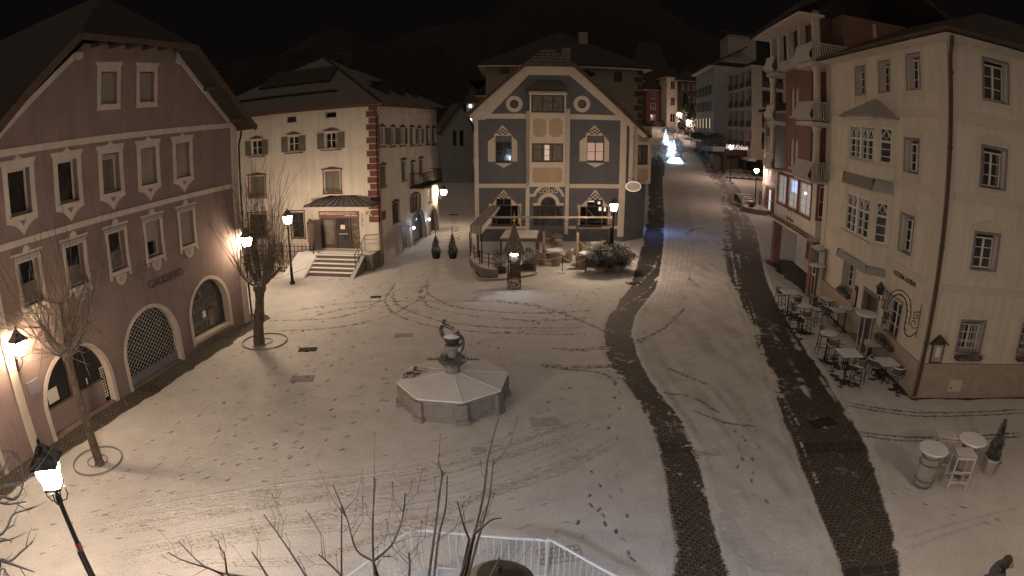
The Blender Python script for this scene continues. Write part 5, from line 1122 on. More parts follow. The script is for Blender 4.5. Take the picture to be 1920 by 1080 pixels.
# pergola hut table, posts
pg = thing('shingled_shelter', 'low shingled shelter roof on posts under the awning, behind the spire', 'shelter', (0, 36.2, 0), 0)
a, b_, c, d = PY(938, 446, 35.4), PY(1007, 446, 35.4), PY(1011, 432, 36.6), PY(950, 431, 36.6); off = Vector((0, 36.2, 0))
s = MB(); s.slab([a - off, b_ - off, c - off, d - off], .06)
for k in range(26): f_ = k / 26; p = (a - off).lerp(b_ - off, f_); q_ = (d - off).lerp(c - off, f_); s.bar(p + Vector((0, -.05, .02)), q_ + Vector((0, 0, .03 + .01 * (k % 3))), .085, .035)
s.build('roof', M['woodlight'], pg)
for p in (a, b_, c, d): q_ = p - off; MB().box(q_.x * .98 + .02 - .06, q_.x * .98 + .02 + .06, q_.y - .06, q_.y + .06, 0, q_.z - .05).build('post', M['wood'], pg)
for k, (x, y0_, y1_) in enumerate(((1020, 482, 432), (1083, 490, 436))):
    p = GT(x, y0_); zt_ = PY(x, y1_, p.y).z; t = thing('wooden_post', ('stout wooden partition post left of the four chair table', 'stout wooden partition post right of the four chair table')[k], 'post', p, 0, 'partition posts')
    MB().box(-.07, .07, -.07, .07, 0, zt_).build('shaft', M['woodlight'], t); MB().bar((0, 0, zt_ - .25), (.1, 2.4, zt_ + .25), .05).build('brace', M['wood'], t)
t = thing('parasol_stand', 'closed slim pole with a small cross arm in front of the awning beam', 'pole', GT(1082, 478), 0)
s = MB(); s.lathe([(.16, 0), (.14, .05), (.03, .08), (.028, 2.6), (.01, 2.9)], 10); s.build('pole', M['iron'], t); s = MB(); s.bar((-.35, 0, 2.3), (.35, 0, 2.3), .04); s.bar((-.2, 0, 2.2), (.2, 0, 2.45), .03); s.build('cross_arm', M['iron'], t)
st_pts = [GT(1055, 511), GT(1099, 516)]
for k, p in enumerate(st_pts):
    t = thing('rope_stanchion', ('rope stanchion in front of the four chair table', 'rope stanchion nearest to the fir branches')[k], 'stanchion', p, 0, 'rope stanchions')
    s = MB(); s.lathe([(.2, 0), (.2, .03), (.08, .08), (.025, .1), (.022, .95), (.04, .97), (.03, 1.02)], 16); s.build('post', M['irontop'], t)
    s = MB(); L_ = [(-1.7, .3, .95), (-.8, .2, .68), (0, 0, .93)] if k == 0 else None
    A = Vector((0, 0, .93)); B_ = (Vector((-2.0, .9, .95)) if k == 0 else st_pts[0] - p + Vector((0, 0, .93))); pts = [A.lerp(B_, j / 10) - Vector((0, 0, .28 * math.sin(PI * j / 10))) for j in range(11)]; s.tube(pts, .018, 6); s.build('rope', M['ctrim'], t)
# curved stone wall with railing at the left end
t = thing('curved_terrace_wall', 'curved low stone wall with an iron railing at the left end of the terrace', 'low wall', (0, 0, 0), 0)
cv = [GT(*p) for p in ((884, 470), (884, 492), (892, 508), (908, 518), (930, 522))]
def smooth(P, n=6):
    Q = []
    for i in range(len(P) - 1):
        p0 = P[max(i - 1, 0)]; p1 = P[i]; p2 = P[i + 1]; p3 = P[min(i + 2, len(P) - 1)]
        for j in range(n): u = j / n; Q.append(.5 * ((2 * p1) + (p2 - p0) * u + (2 * p0 - 5 * p1 + 4 * p2 - p3) * u * u + (3 * p1 - p0 - 3 * p2 + p3) * u ** 3))
    return Q + [P[-1]]
Q = smooth(cv); s = MB(); s2 = MB(); s3 = MB()
for a, b_ in zip(Q[:-1], Q[1:]):
    s.bar(a + Vector((0, 0, .25)), b_ + Vector((0, 0, .25)), .3, .5); s2.bar(a + Vector((0, 0, .52)), b_ + Vector((0, 0, .52)), .36, .06)
    for z in (.8, 1.05, 1.3): s3.bar(a + Vector((0, 0, z)), b_ + Vector((0, 0, z)), .025)
for p in Q[::5]: s3.bar(p + Vector((0, 0, .5)), p + Vector((0, 0, 1.35)), .045)
s.build('wall', M['darkstone'], t); s2.build('coping', M['woodlight'], t); s3.build('railing', M['iron'], t)
t = thing('low_curb', 'low snowy kerb bordering the hedge in front of the terrace', 'kerb', (0, 0, 0), 0)
Q = smooth([GT(*p) for p in ((886, 506), (896, 526), (930, 526), (965, 523), (1003, 516), (1008, 508))]); s = MB()
for a, b_ in zip(Q[:-1], Q[1:]): s.bar(a + Vector((0, 0, .06)), b_ + Vector((0, 0, .06)), .1, .12)
s.build('kerb_stone', M['woodlight'], t)
# ---- plants
def bush(root, n, c, r, m, leaf=.05, name='foliage', cone=False, tips=None, seed=1, droop=0.0):
    rg = random.Random(seed); s = MB()
    for k in range(n):
        if cone:
            h = rg.random() ** 1.25; an = rg.uniform(0, 2 * PI); rad = r[0] * (1 - h) ** .8 * (.55 + .45 * rg.random()) * (1 + .15 * math.sin(an * 3 + h * 9)); p = Vector((c[0] + rad * math.cos(an), c[1] + rad * math.sin(an), c[2] + h * r[2])); d = Vector((math.cos(an), math.sin(an), .35))
        else:
            d = Vector((rg.gauss(0, 1), rg.gauss(0, 1), rg.gauss(0, 1))).normalized(); q = (.5 + .5 * rg.random()) * (1 + .22 * math.sin(5 * d.x + 3 * d.z + seed) * math.cos(4 * d.y)); p = Vector((c[0] + d.x * r[0] * q, c[1] + d.y * r[1] * q, c[2] + d.z * r[2] * q))
        d = (d + Vector((rg.gauss(0, .5), rg.gauss(0, .5), rg.gauss(0, .5) - droop))).normalized(); sd = d.orthogonal().normalized() if rg.random() < .5 else d.cross(Vector((0, 0, 1))).normalized(); L = leaf * rg.uniform(.7, 1.6); w = leaf * .33
        if sd.length < .1: sd = Vector((1, 0, 0))
        s.add([p - sd * w, p + d * L * .5 + sd * w * .3, p + d * L, p + sd * w], [(0, 1, 2, 3)])
    return s.build(name, m, root, recalc=False)
def branch_fan(root, c, n, L, m, seed=1, name='fir_branches'):
    """cut fir boughs: drooping ribs with side needles"""
    rg = random.Random(seed); s = MB()
    for k in range(n):
        an = rg.uniform(0, 2 * PI); el = rg.uniform(.05, 1.2); l = L * rg.uniform(.6, 1.1); d = Vector((math.cos(an) * math.cos(el), math.sin(an) * math.cos(el), math.sin(el))); p = Vector(c)
        for j in range(14):
            q = p + d * (l / 14); s.add([p, p + Vector((0, 0, .006)), q], [(0, 1, 2)]); 
            sdv = d.cross(Vector((0, 0, 1))); sdv = sdv.normalized() if sdv.length > .05 else Vector((1, 0, 0)); w = .17 * (1 - j / 15) + .03
            for sg in (-1, 1):
                e = q + sdv * sg * w + d * .06 + Vector((0, 0, rg.uniform(-.05, .03))); f_ = d.cross(sdv) * .012
                s.add([q - d * .022, e, q + d * .022], [(0, 1, 2)]); s.add([q - d * .05, e - d * .05 - sdv * sg * w * .3 + Vector((0, 0, .02)), q - d * .02], [(0, 1, 2)])
            p = q; d = (d + Vector((0, 0, -.045))).normalized()
    return s.build(name, m, root, recalc=False)
for k, (x, y, h, r) in enumerate(((1128, 512, 1.5, 1.0), (1158, 510, 1.75, 1.0), (1140, 500, 1.3, .9))):
    p = GT(x, y); t = thing('potted_fir', ('snow dusted cut fir boughs in a tub, left of the lit cafe lamp post', 'tallest snow dusted fir boughs in a tub, right of the cafe lamp post', 'fir boughs in a tub behind the other two tubs')[k], 'fir', p, 0, 'fir boughs beside the terrace')
    s = MB(); s.lathe([(.24, 0), (.32, .42), (.34, .45), (.30, .45), (.29, .40)], 16); s.build('tub', M['woodlight'], t); bush(t, 5200, (0, 0, .95), (.92, .8, .62), M['needles'], .10, seed=k + 40, droop=.3); branch_fan(t, (0, 0, .5), 34, h * .7, M['needles'], seed=k + 3)
for k, (x0, y0, x1, y1) in enumerate(((925, 512, 948, 510), (975, 507, 1003, 503))):
    a, b_ = GT(x0, y0), GT(x1, y1); c = (a + b_) / 2; L = (b_ - a).length
    t = thing('clipped_hedge', ('dark evergreen hedge box left of the spire', 'dark evergreen hedge box right of the spire')[k], 'hedge', c, 0, 'hedge boxes before the terrace'); MB().box(-L / 2, L / 2, -.22, .22, 0, .3).build('planter', M['wood'], t); bush(t, 3200, (0, 0, .78), (L / 2 + .12, .36, .55), M['leaves'], .06, seed=k + 20)
p = GT(1004, 508); t = thing('end_post', 'short wooden end post at the right end of the hedge box', 'post', p, 0); MB().box(-.08, .08, -.08, .08, 0, 1.0).build('shaft', M['woodlight'], t)
cl = PY(1151, 388, 33.1); street_lamp('street lamp with lit lantern beside the fir boughs at the cafe terrace', (cl.x, cl.y, 0), cl.z)
t = thing('spotlight_pole', 'thin grey pole with a small spotlight just left of the cafe lamp post', 'pole', GT(1143, 503), 0); s = MB(); s.lathe([(.07, 0), (.06, 2.35)], 10); s.build('pole', M['iron'], t); MB().box(-.5, .05, -.04, .04, 2.35, 2.42).build('arm', M['paleiron'], t)
# potted conifers guarding the lane
for k, (x, y) in enumerate(((817, 484), (848, 484))):
    p = GT(x, y); t = thing('potted_conifer', ('small cone conifer in a dark pot at the lane entrance, left one', 'small cone conifer in a dark pot at the lane entrance, right one')[k], 'potted plant', p, 0, 'potted conifers at the lane entrance')
    s = MB(); s.lathe([(.22, 0), (.28, .38), (.25, .38), (.24, .33)], 12); s.build('pot', M['iron'], t); bush(t, 1500, (0, 0, .36), (.30, .3, 1.0 + .1 * k), M['needles'], .09, cone=True, seed=31 + k)
    MB().lathe([(.025, .3), (.02, 2.0 + .2 * (1 - k))], 6).build('stake', M['wood'], t)
# little weather house with a shingled spire
sp_ = GT(964, 540); t = thing('weather_tower', 'little weather tower with shingled spire, dial and rubble stone base', 'weather station', sp_, 0)
mstone = bpy.data.materials.new('rubble stone masonry'); mstone.use_nodes = True; n_ = mstone.node_tree; pbs = n_.nodes['Principled BSDF']; pbs.inputs['Roughness'].default_value = .9
tcn = n_.nodes.new('ShaderNodeTexCoord'); vn = n_.nodes.new('ShaderNodeTexVoronoi'); vn.feature = 'DISTANCE_TO_EDGE'; vn.inputs['Scale'].default_value = 5.5; n_.links.new(tcn.outputs['Object'], vn.inputs[0]); vr = n_.nodes.new('ShaderNodeValToRGB'); vr.color_ramp.elements[0].position = .06; vr.color_ramp.elements[0].color = (.34, .29, .22, 1); vr.color_ramp.elements[1].position = .12; vr.color_ramp.elements[1].color = (.07, .055, .045, 1); n_.links.new(vn.outputs['Distance'], vr.inputs[0]); n_.links.new(vr.outputs[0], pbs.inputs['Base Color'])
MB().box(-.36, .36, -.36, .36, 0, .62).build('stone_base', mstone, t); s = MB(); s.box(-.34, .34, -.34, .34, .62, .70); s.box(-.22, .22, -.22, .22, .70, 1.30); s.box(-.30, .30, -.30, .30, 1.30, 1.35); s.build('cabinet', M['wood'], t)
for k in range(6): pass
s = MB()
for k in range(5): s.box(-.19, .19, -.232, -.222, .76 + .1 * k, .80 + .1 * k)
s.build('louvre', M['browframe'], t)
for sx_ in (-1, 1):
    for sy_ in (-1, 1): MB().box(sx_ * .29 - .04, sx_ * .29 + .04, sy_ * .29 - .04, sy_ * .29 + .04, .70, 1.9).build('corner_post', M['wood'], t)
s = MB()
for sx_ in (-1, 1): s.box(sx_ * .33 - .05, sx_ * .33 + .05, -.36, .36, 1.30, 1.36)
s.build('snowy_ledge', M['snow'], t)
MB().box(-.22, .22, -.22, .22, 1.36, 1.88).build('dial_box', M['browframe'], t)
s = MB(); s.lathe([(.001, 0), (.17, 0), (.17, .02), (.13, .025), (.13, .02), (.001, .02)], 24); q = s.build('dial', M['paleiron'], t); q.rotation_euler = (PI / 2, 0, 0); q.location = (0, -.222, 1.56)
s = MB(); s.bar((0, -.25, 1.56), (.05, -.25, 1.66), .015); s.bar((0, -.25, 1.56), (-.08, -.25, 1.52), .015); s.build('hand', M['iron'], t)
MB().box(-.17, .17, -.27, -.223, 1.76, 1.86).build('light', glow('cool strip lamp', (.85, .85, 1.0), 130), t)
s = MB(); prof = [(.62, 1.86), (.60, 1.90)]; z = 1.90; 
n_s = 13
rad = lambda f: .60 * (1 - f) ** 1.25 + .05
prof = []
for k in range(n_s):
    f_ = k / n_s; f2 = (k + 1) / n_s; prof += [(rad(f_) * 1.18, 1.88 + 1.42 * f_), (rad(f2) * 1.18 - .005, 1.88 + 1.42 * f2 - .0)]
    if k < n_s - 1: prof[-1] = (rad(f2) * 1.18 - .02, 1.88 + 1.42 * f2)
s.lathe(prof, 4, ph=PI / 4); s.build('spire_roof', mat('weathered shingles', (.15, .115, .085), .85, .3, 9, dust=.55, bump=.5, bscale=30), t)
s = MB(); s.lathe([(.05, 3.25), (.02, 3.32), (.03, 3.36), (.085, 3.43), (.03, 3.5), (.02, 3.55), (.05, 3.6), (.02, 3.66), (.004, 3.85)], 12); s.build('finial', mat('gilded ball', (.55, .38, .16), .35, .1, 5, metal=.8, bump=0), t, smooth=True)
# ------------------------------------------------------------------ cream corner inn on the right
RO = GZ(1711, 745); RS = -PI / 2 - .156; SS = -.2122
RF = Frame(RO, RS); SF = Frame(RO, SS)
RB = thing('corner_inn', 'cream plaster corner inn with lilac grey window borders and a two storey bay', 'inn', (RO.x, RO.y, 0), SS)
dR = RS - SS  # street facade parts are turned by this
ZR = 12.12
def rrot(o): o.rotation_euler = (0, 0, dR); return o
XS, XE = -12.0, 9.5
def arcsur(a, x0, x1, z0, z1):
    s = MB(); c = (x0 + x1) / 2; s.plate([(x0 - .10, z0 - .02), (x1 + .10, z0 - .02), (x1 + .10, z1 + .09), (x0 - .10, z1 + .09)], [rect(x0, x1, z0, z1)], -.014, -.001); s.build('painted_border', M['lilac'], a)
    s = MB(); zt = z1 + .14
    s.plate([(x0 - .26, zt)] + [(x1 + .26, zt), (x1 + .26, zt + .12)] + [(c + (x1 - x0) * .62 * (1 - 2 * k / 8), zt + .14 + .20 * math.sin(PI * (k + .0) / 8)) for k in range(0, 9)] + [(x0 - .26, zt + .12)], (), -.022, -.003)
    s.box(x0 - .26, x0 - .13, -.018, -.003, z0 - .35, zt - .003); s.box(x1 + .13, x1 + .26, -.018, -.003, z0 - .35, zt - .003); s.box(x0 - .12, x1 + .12, -.018, -.003, z0 - .22, z0 - .06); s.build('stucco_surround', M['surr'], a)
M['surr'] = mat('raised stucco surround', (.55, .49, .40), .9, .06, 2, bump=.15)
def cavwin(B, t, m, street=False, bars=False, rows=3):
    x0, x1, z0, z1 = t
    a = window(B, x0 + (x1 - x0) * .06, x1 - (x1 - x0) * .06, z0 + .04, z1 - .12, depth=.30, cols=2, rows=rows, fm='frame', pm=m, cen=.09, sill=False)
    arcsur(a, *t)
    if bars:
        g = MB()
        for k in range(1, 6): xx = x0 + (x1 - x0) * k / 6; g.bar((xx, .06, z0 + .05), (xx, .06, z1 - .1), .02)
        for k in (1, 2): zz = z0 + (z1 - z0) * k / 3; g.bar((x0 + .02, .06, zz), (x1 - .02, .06, zz), .02)
        g.build('window_bars', M['frame'], a)
    if street: rrot(a)
    return a
# south facade
sc = [2.0, 4.9]; so4 = []
for px0, py0, px1, py1 in ((1842, 115, 1879, 190), (1842, 279, 1880, 354), (1832, 440, 1868, 508), (1800, 604, 1838, 660)):
    t = pr(SF, px0, py0, px1, py1); so4.append((t[2], t[3]))
zw = so4; xw0 = 1.48; ww = 1.05
sh = []
for i, (z0, z1) in enumerate(zw):
    for c in (2.05, 5.15, 8.0): sh.append((c - ww / 2, c + ww / 2, z0, z1, i))
w_ = MB(); w_.plate([(0, 1.27), (XE, 1.27), (XE, ZR), (0, ZR)], [rect(*t[:4]) for t in sh], 0, .36, sides=False)
# street facade
st4 = [pr(RF, 1702, 103, 1724, 168), pr(RF, 1650, 116, 1668, 173), pr(RF, 1606, 126, 1622, 178)]
st3 = [pr(RF, 1698, 262, 1722, 324)]; st2 = [pr(RF, 1689, 404, 1711, 476)]; st1 = [pr(RF, 1657, 555, 1688, 640), pr(RF, 1582, 490, 1602, 545)]
dw = (RF.uv(1615, 600)[0], RF.uv(1641, 600)[0], .25, RF.uv(1630, 548)[1])
allst = st4 + st3 + st2 + st1
ws = MB(); ws.plate([(XS, 1.27), (dw[0], 1.27), (dw[0], dw[3]), (dw[1], dw[3]), (dw[1], 1.27), (0, 1.27), (0, ZR), (XS, ZR)], [rect(*t) for t in allst], 0, .36, sides=False)
o = len(w_.v); ca_, sa_ = math.cos(dR), math.sin(dR); w_.v += [(x * ca_ - y * sa_, x * sa_ + y * ca_, z) for x, y, z in ws.v]; w_.f += [[o + i for i in f] for f in ws.f]; w_.m += ws.m
E_ = (XS * ca_, XS * sa_); w_.add([(XE, 0, -.3), (XE, 12, -.3), (XE, 12, ZR), (XE, 0, ZR), (E_[0], E_[1], -.3), (E_[0] + 8, 12, -.3), (E_[0] + 8, 12, ZR), (E_[0], E_[1], ZR)], [(0, 1, 2, 3), (4, 7, 6, 5)])
w_.build('wall', M['ochre'], RB)
p = MB(); p.box(0, XE, -.05, .3, -.3, 1.26); p.build('plinth', M['plinth'], RB)
for a, b in ((XS, dw[0] - .002), (dw[1] + .002, -.052)): p = MB(); p.box(a, b, -.05, .3, -.3, 1.26); rrot(p.build('plinth', M['plinth'], RB))
for z0, z1 in ((RF.uv(1756, 222)[1] + .02, RF.uv(1756, 206)[1] + .05), (6.72, 6.98 + .05), (3.72, 3.98)):
    p = MB(); p.box(.36, XE, -.03, -.002, z0, z1); p.build('string_course', M['surr'], RB)
    p = MB(); p.box(XS + .6, -.72, -.03, -.002, z0, z1); rrot(p.build('string_course', M['surr'], RB))
p = MB(); p.box(-.72, -.03, -.04, -.002, 1.28, ZR - .3); rrot(p.build('corner_strip', M['surr'], RB)); p = MB(); p.box(0.02, .33, -.04, -.002, 1.28, ZR - .3); p.build('corner_strip', M['surr'], RB)
p = MB(); p.box(XS + .02, XS + .6, -.04, -.002, 1.28, ZR - .3); rrot(p.build('corner_strip', M['surr'], RB))
for x0, x1, z0, z1, i in sh:
    a = cavwin(RB, (x0, x1, z0, z1), 'glass', bars=(i == 3))
for i, t in enumerate(allst): cavwin(RB, t, 'glass' if i != 0 else 'glassgrey', True, rows=3)
# roof eaves
r = MB(); e = .75
C2 = lambda x, y: (x * ca_ - y * sa_, x * sa_ + y * ca_)
ex = C2(XS - .2, -e); cr = C2(0, -e); crn = (-.62, -.95)
r.slab([(crn[0], crn[1], ZR - .05), (XE + .3, -e, ZR - .05), (XE + .3, 6, ZR + 2.7), (5.5, 6, ZR + 2.7)], .12); r.slab([(crn[0], crn[1], ZR - .05), (ex[0], ex[1], ZR - .05), (ex[0] + 6, ex[1], ZR + 2.7), (5.5, 6, ZR + 2.7)], .12); ro = r.build('roof', M['roof'], RB)
g = MB(); g.tube([(ex[0], ex[1], ZR - .06), (crn[0], crn[1], ZR - .06), (XE, -e - .02, ZR - .06)], .07, 6); g.build('gutter', M['wood'], ro)
g = MB(); g.add([(crn[0] + .05, crn[1] + .05, ZR - .2), (XE, -e + .05, ZR - .2), (XE, -.003, ZR - .28), (.0, -.003, ZR - .28), (ex[0], ex[1], ZR - .2), (E_[0] - .003, E_[1], ZR - .28)], [(0, 1, 2, 3), (0, 3, 5, 4)]); g.build('soffit', M['cream'], RB)
dp = MB(); q_ = [SF.uv(x, y, .1) for x, y in ((1788, 62), (1786, 72), (1777, 86), (1779, 200), (1776, 320), (1767, 420), (1749, 550), (1723, 690), (1712, 740))]
dp.tube([(-.25, -.75, ZR - .1), (-.12, -.5, ZR - .35), (.0, -.12, ZR - .8), (.02, -.10, 9), (.02, -.10, 5), (.02, -.12, .1)], .075, 10); 
for z in (2.0, 5.2, 8.4, 10.8): dp.lathe([(.10, -.04), (.10, .04)], 10, (.02, -.11, z))
dp.build('downpipe', M['wood'], RB)
# two storey bay with gothic glazing
bx0, bx1 = -8.3, -4.05; by = -.62
def pxz(y, off=.62): return RF.uv(1640, y, off)[1]
zb = [RF.uv(1640, y, .62)[1] for y in (235, 306, 330, 455)]
def bayunit(z0, z1, zs, zt, name, roof=False):
    P = [(bx0, 0), (bx0 + .55, by), (bx1 - .55, by), (bx1, 0)]; n0 = None
    b = MB(); holes = {1: rect(.35, (P[2][0] - P[1][0]) - .35, zs, zt)}
    for i in range(3):
        A = Vector(P[i]); Bv = Vector(P[i + 1]); L = (Bv - A).length; d = (Bv - A).normalized()
        s = MB(); hh = [rect(.35 if i == 1 else .16, L - (.35 if i == 1 else .16), zs, zt)]; s.plate(rect(0, L, z0, z1), hh, 0, .16, sides=False)
        o = len(b.v); b.v += [(A.x + d.x * x - d.y * y * 1.0, A.y + d.y * x + d.x * y, z) for x, y, z in s.v]; b.f += [[o + k for k in f] for f in s.f]; b.m += s.m
    for z in (z0, z1): b.add([(x, y, z) for x, y in P], [(0, 1, 2, 3)])
    bo = rrot(b.build('bay', M['ochre'], RB))
    for i in range(3):
        A = Vector(P[i]); Bv = Vector(P[i + 1]); L = (Bv - A).length; an = math.atan2((Bv - A).y, (Bv - A).x); m0 = .35 if i == 1 else .16
        f = MB(); x0, x1 = m0, L - m0; nc = 4 if i == 1 else 1; zt2 = zt - .55
        for k in range(nc + 1): xx = x0 + (x1 - x0) * k / nc; f.box(xx - .045, xx + .045, .02, .12, zs, zt)
        if i == 1: f.box((x0 + x1) / 2 - .12, (x0 + x1) / 2 + .12, -.01, .12, zs, zt)
        for z in (zs + .04, zt2, zt - .04): f.box(x0, x1, .03, .118, z - .045, z + .045)
        for z in (zs + (zt2 - zs) * .33, zs + (zt2 - zs) * .66): f.box(x0, x1, .05, .11, z - .018, z + .018)
        w = (x1 - x0) / nc
        for k in range(nc):
            c = x0 + w * (k + .5); pts = [(c - w / 2 + .03, .07, zt2 + .05), (c - w * .3, .07, zt2 + .28), (c, .07, zt - .08), (c + w * .3, .07, zt2 + .28), (c + w / 2 - .03, .07, zt2 + .05)]; f.tube(pts, .025, 5); f.tube([(c, .07, zt - .06), (c - w * .22, .07, zt2 + .22), (c, .07, zt2 + .08), (c + w * .22, .07, zt2 + .22), (c, .07, zt - .06)], .018, 5)
        fo = f.build('bay_window', M['frame'], bo); fo.location = (A.x, A.y, 0); fo.rotation_euler = (0, 0, an)
        q = MB(); q.box(x0 - .01, x1 + .01, .125, .16, zs, zt); qo = q.build('pane', M['glassgrey'] if i == 2 else M['glass'], bo); qo.location = (A.x, A.y, 0); qo.rotation_euler = (0, 0, an)
    s = MB()
    for (a, b_) in zip(P[:-1], P[1:]):
        for z, h in ((zs - .06, .1), (z1 + .03, .16)): s.bar((a[0], a[1] - .04, z), (b_[0], b_[1] - .04, z), .14, h)
    s.build('moulding', M['surr'], bo); return bo, P
z_a0, z_a1 = RF.uv(1640, 335, .62)[1], RF.uv(1640, 222, .62)[1]
zs_a, zt_a = RF.uv(1640, 304, .62)[1], RF.uv(1640, 236, .62)[1]
z_b0, z_b1 = RF.uv(1625, 496, .62)[1], RF.uv(1640, 360, .62)[1]; zs_b, zt_b = RF.uv(1628, 452, .62)[1], RF.uv(1628, 372, .62)[1]
ba, P = bayunit(z_a0, z_a1, zs_a, zt_a, 'a'); bb_, P = bayunit(z_b0, z_b1, zs_b, zt_b, 'b')
r = MB(); ptop = (-6.0, -.02, RF.uv(1657, 183)[1]); ov = [(bx0 - .35, 0.0), (bx0 + .35, by - .35), (bx1 - .35, by - .35), (bx1 + .35, 0)]
for a, b_ in zip(ov[:-1], ov[1:]): r.slab([(a[0], a[1], z_a1 + .1), (b_[0], b_[1], z_a1 + .1), ptop], .08)
r.build('bay_roof', M['metalroof'], ba)
for (bo, zt0, zb0) in ((bb_, z_a0, z_b1), (bb_, z_b0 - .02, z_b0 - .36)):
    s = MB(); o2 = [(bx0 - .12, 0.0), (bx0 + .48, by - .16), (bx1 - .48, by - .16), (bx1 + .12, 0)] 
    for a, b_ in zip(o2[:-1], o2[1:]):
        if zt0 > zb0: s.add([(a[0] + .1, min(0, a[1] + .12), zt0), (b_[0] - .1, min(0, b_[1] + .12), zt0), (b_[0], b_[1], zb0 + .04), (a[0], a[1], zb0 + .04)], [(0, 1, 2, 3)])
    s.build('skirt_roof', M['metalroof'], bo)
s = MB(); 
for k in range(4): s.plate([(bx0 + .4 + .3 * k, z_b0 - .15 * k - .14), (bx1 - .4 - .3 * k, z_b0 - .15 * k - .14), (bx1 - .4 - .3 * k, z_b0 - .15 * k), (bx0 + .4 + .3 * k, z_b0 - .15 * k)], (), by + .1 + .12 * k, 0)
rrot(s.build('bay_corbel', M['ochre'], RB))
# door and its fittings
x0, x1, z0, z1 = dw; d_ = MB(); d_.box(x0, x1, .2, .26, z0, z1); do = rrot(d_.build('door', M['wood'], RB)); s = MB(); s.box(x0 - .12, x0, -.06, .2, z0, z1 + .12); s.box(x1, x1 + .12, -.06, .2, z0, z1 + .12); s.box(x0, x1, -.06, .2, z1, z1 + .12); s.build('door_frame', M['lilac'], do); MB().box(x1 - .5, x1 - .3, .185, .199, z0 + .9, z0 + 1.5).build('pane', M['glassgrey'], do); MB().box(x0 - .3, x1 + .3, -.5, .2, 0, z0 - .01).build('door_step', M['stone'], do)
for i, t in enumerate(((1.5, 2.6),)): pass
for (cx0, w, fr, zz) in ((st1[0][0], st1[0][1] - st1[0][0], RF, st1[0][2]), (st1[1][0], st1[1][1] - st1[1][0], RF, st1[1][2])):
    t = thing('flower_box', ('window box of frosted greenery under the street window beside the wrought iron sign', 'window box of frosted greenery under the small window near the heater')[0 if cx0 > -5 else 1], 'flower box', fr.pt(cx0 + w / 2, 0, zz - .18), fr.r, 'flower boxes under the inn windows'); MB().box(-w / 2 - .1, w / 2 + .1, -.26, -.05, -.08, .08).build('box', M['wood'], t); bush(t, 900, (0, -.18, .08), (w / 2 + .15, .17, .2), M['leaves'], .06, seed=int(50 + cx0))
for k, c in enumerate((2.05, 5.15)):
    t = thing('flower_box', ('window box of frosted greenery under the barred window beside the menu case', 'window box of frosted greenery under the barred window at the right picture edge')[k], 'flower box', SF.pt(c, 0, zw[3][0] - .16), SS, 'flower boxes under the inn windows'); MB().box(-.6, .6, -.26, -.05, -.08, .08).build('box', M['wood'], t); bush(t, 1000, (0, -.18, .06), (.68, .17, .2), M['leaves'], .06, seed=60 + k)
c = SF.uv(1756, 660); t = thing('menu_case', 'small wooden menu case with a pitched roof on the inn wall beside the downpipe', 'menu case', SF.pt(c[0], -.003, c[1] - .36), SS)
s = MB(); s.box(-.27, .27, -.10, 0, 0, .70); s.build('case', M['wood'], t); MB().box(-.21, .21, -.112, -.102, .06, .64).build('board', M['roller'], t); MB().box(-.09, .1, -.12, -.113, .22, .56).build('menu', M['lettering'], t); s = MB(); s.slab([(-.40, -.2, .68), (-.40, .0, .68), (0, 0, .98), (0, -.2, .98)], .04); s.slab([(.40, -.2, .68), (.40, .0, .68), (0, 0, .98), (0, -.2, .98)], .04); s.plate([(-.3, .7), (.3, .7), (0, .93)], (), -.1, 0); s.build('roof', M['wood'], t)
c = SF.uv(1790, 722); s = MB(); s.box(c[0] - .3, c[0] + .3, -.06, -.052, c[1] - .22, c[1] + .22); q = s.build('service_hatch', M['surr'], RB); MB().box(c[0] - .22, c[0] - .17, -.07, -.061, c[1] - .14, c[1] - .05).build('handle', M['iron'], q)
c = RF.uv(1697, 522); q = text('OSTERIA ALPINA', .26, M['darkletter'], RB, (0, 0, 0), name='sign_lettering', depth=.008); loc = C2(c[0], -.02); q.location = (loc[0], loc[1], c[1]); q.rotation_euler = (PI / 2, 0, dR)
# wrought iron hanging sign
c0 = RF.uv(1724, 600); t = thing('wrought_iron_sign', 'curling black wrought iron sign bracket with hanging ornament on the inn corner', 'sign', RF.pt(-.62, -.02, c0[1] - .05), RS)
s = MB(); s.bar((0, -.02, -.55), (0, -.02, .6), .03); A = [(0, -.05, -.35), (0, -.3, -.52), (0, -.55, -.4), (0, -.62, -.1), (0, -.62, .3), (0, -.75, .72), (0, -1.05, .92), (0, -1.35, .82), (0, -1.5, .55), (0, -1.48, .38)]; s.tube(smooth([Vector(a) for a in A], 4), .022, 6); A2 = [(0, -.05, .1), (0, -.4, .12), (0, -.42, .32), (0, -.85, 1.02), (0, -1.15, 1.0)]
s.tube(smooth([Vector(a) for a in [(0, -.45, -.1), (0, -.45, .32), (0, -.6, .78), (0, -1.0, 1.06), (0, -1.4, .98), (0, -1.55, .6)]], 4), .018, 6)
s.tube([(0, -.05, -.2), (0, -.25, -.22), (0, -.38, -.08), (0, -.28, .06), (0, -.16, 0), (0, -.2, -.1)], .018, 5); s.tube([(0, -.05, .35), (0, -.3, .35), (0, -.3, .12), (0, -.12, .12), (0, -.12, .24), (0, -.22, .24)], .018, 5)
for k in range(6): z = -.3 + .2 * k; s.bar((0, -.45, z), (0, -.62, z + .1), .014)
s.build('bracket', M['iron'], t); s = MB(); s.ball((0, -1.48, .2), .12, 8, 1.3); s.ball((0, -1.5, -.02), .08, 8); 
for k in range(16): a_ = k * 2.4; s.ball((.1 * math.cos(a_), -1.48 + .13 * math.sin(a_), -.1 + .03 * k), .035, 5)
s.build('hanging_ornament', M['bronze'], t)
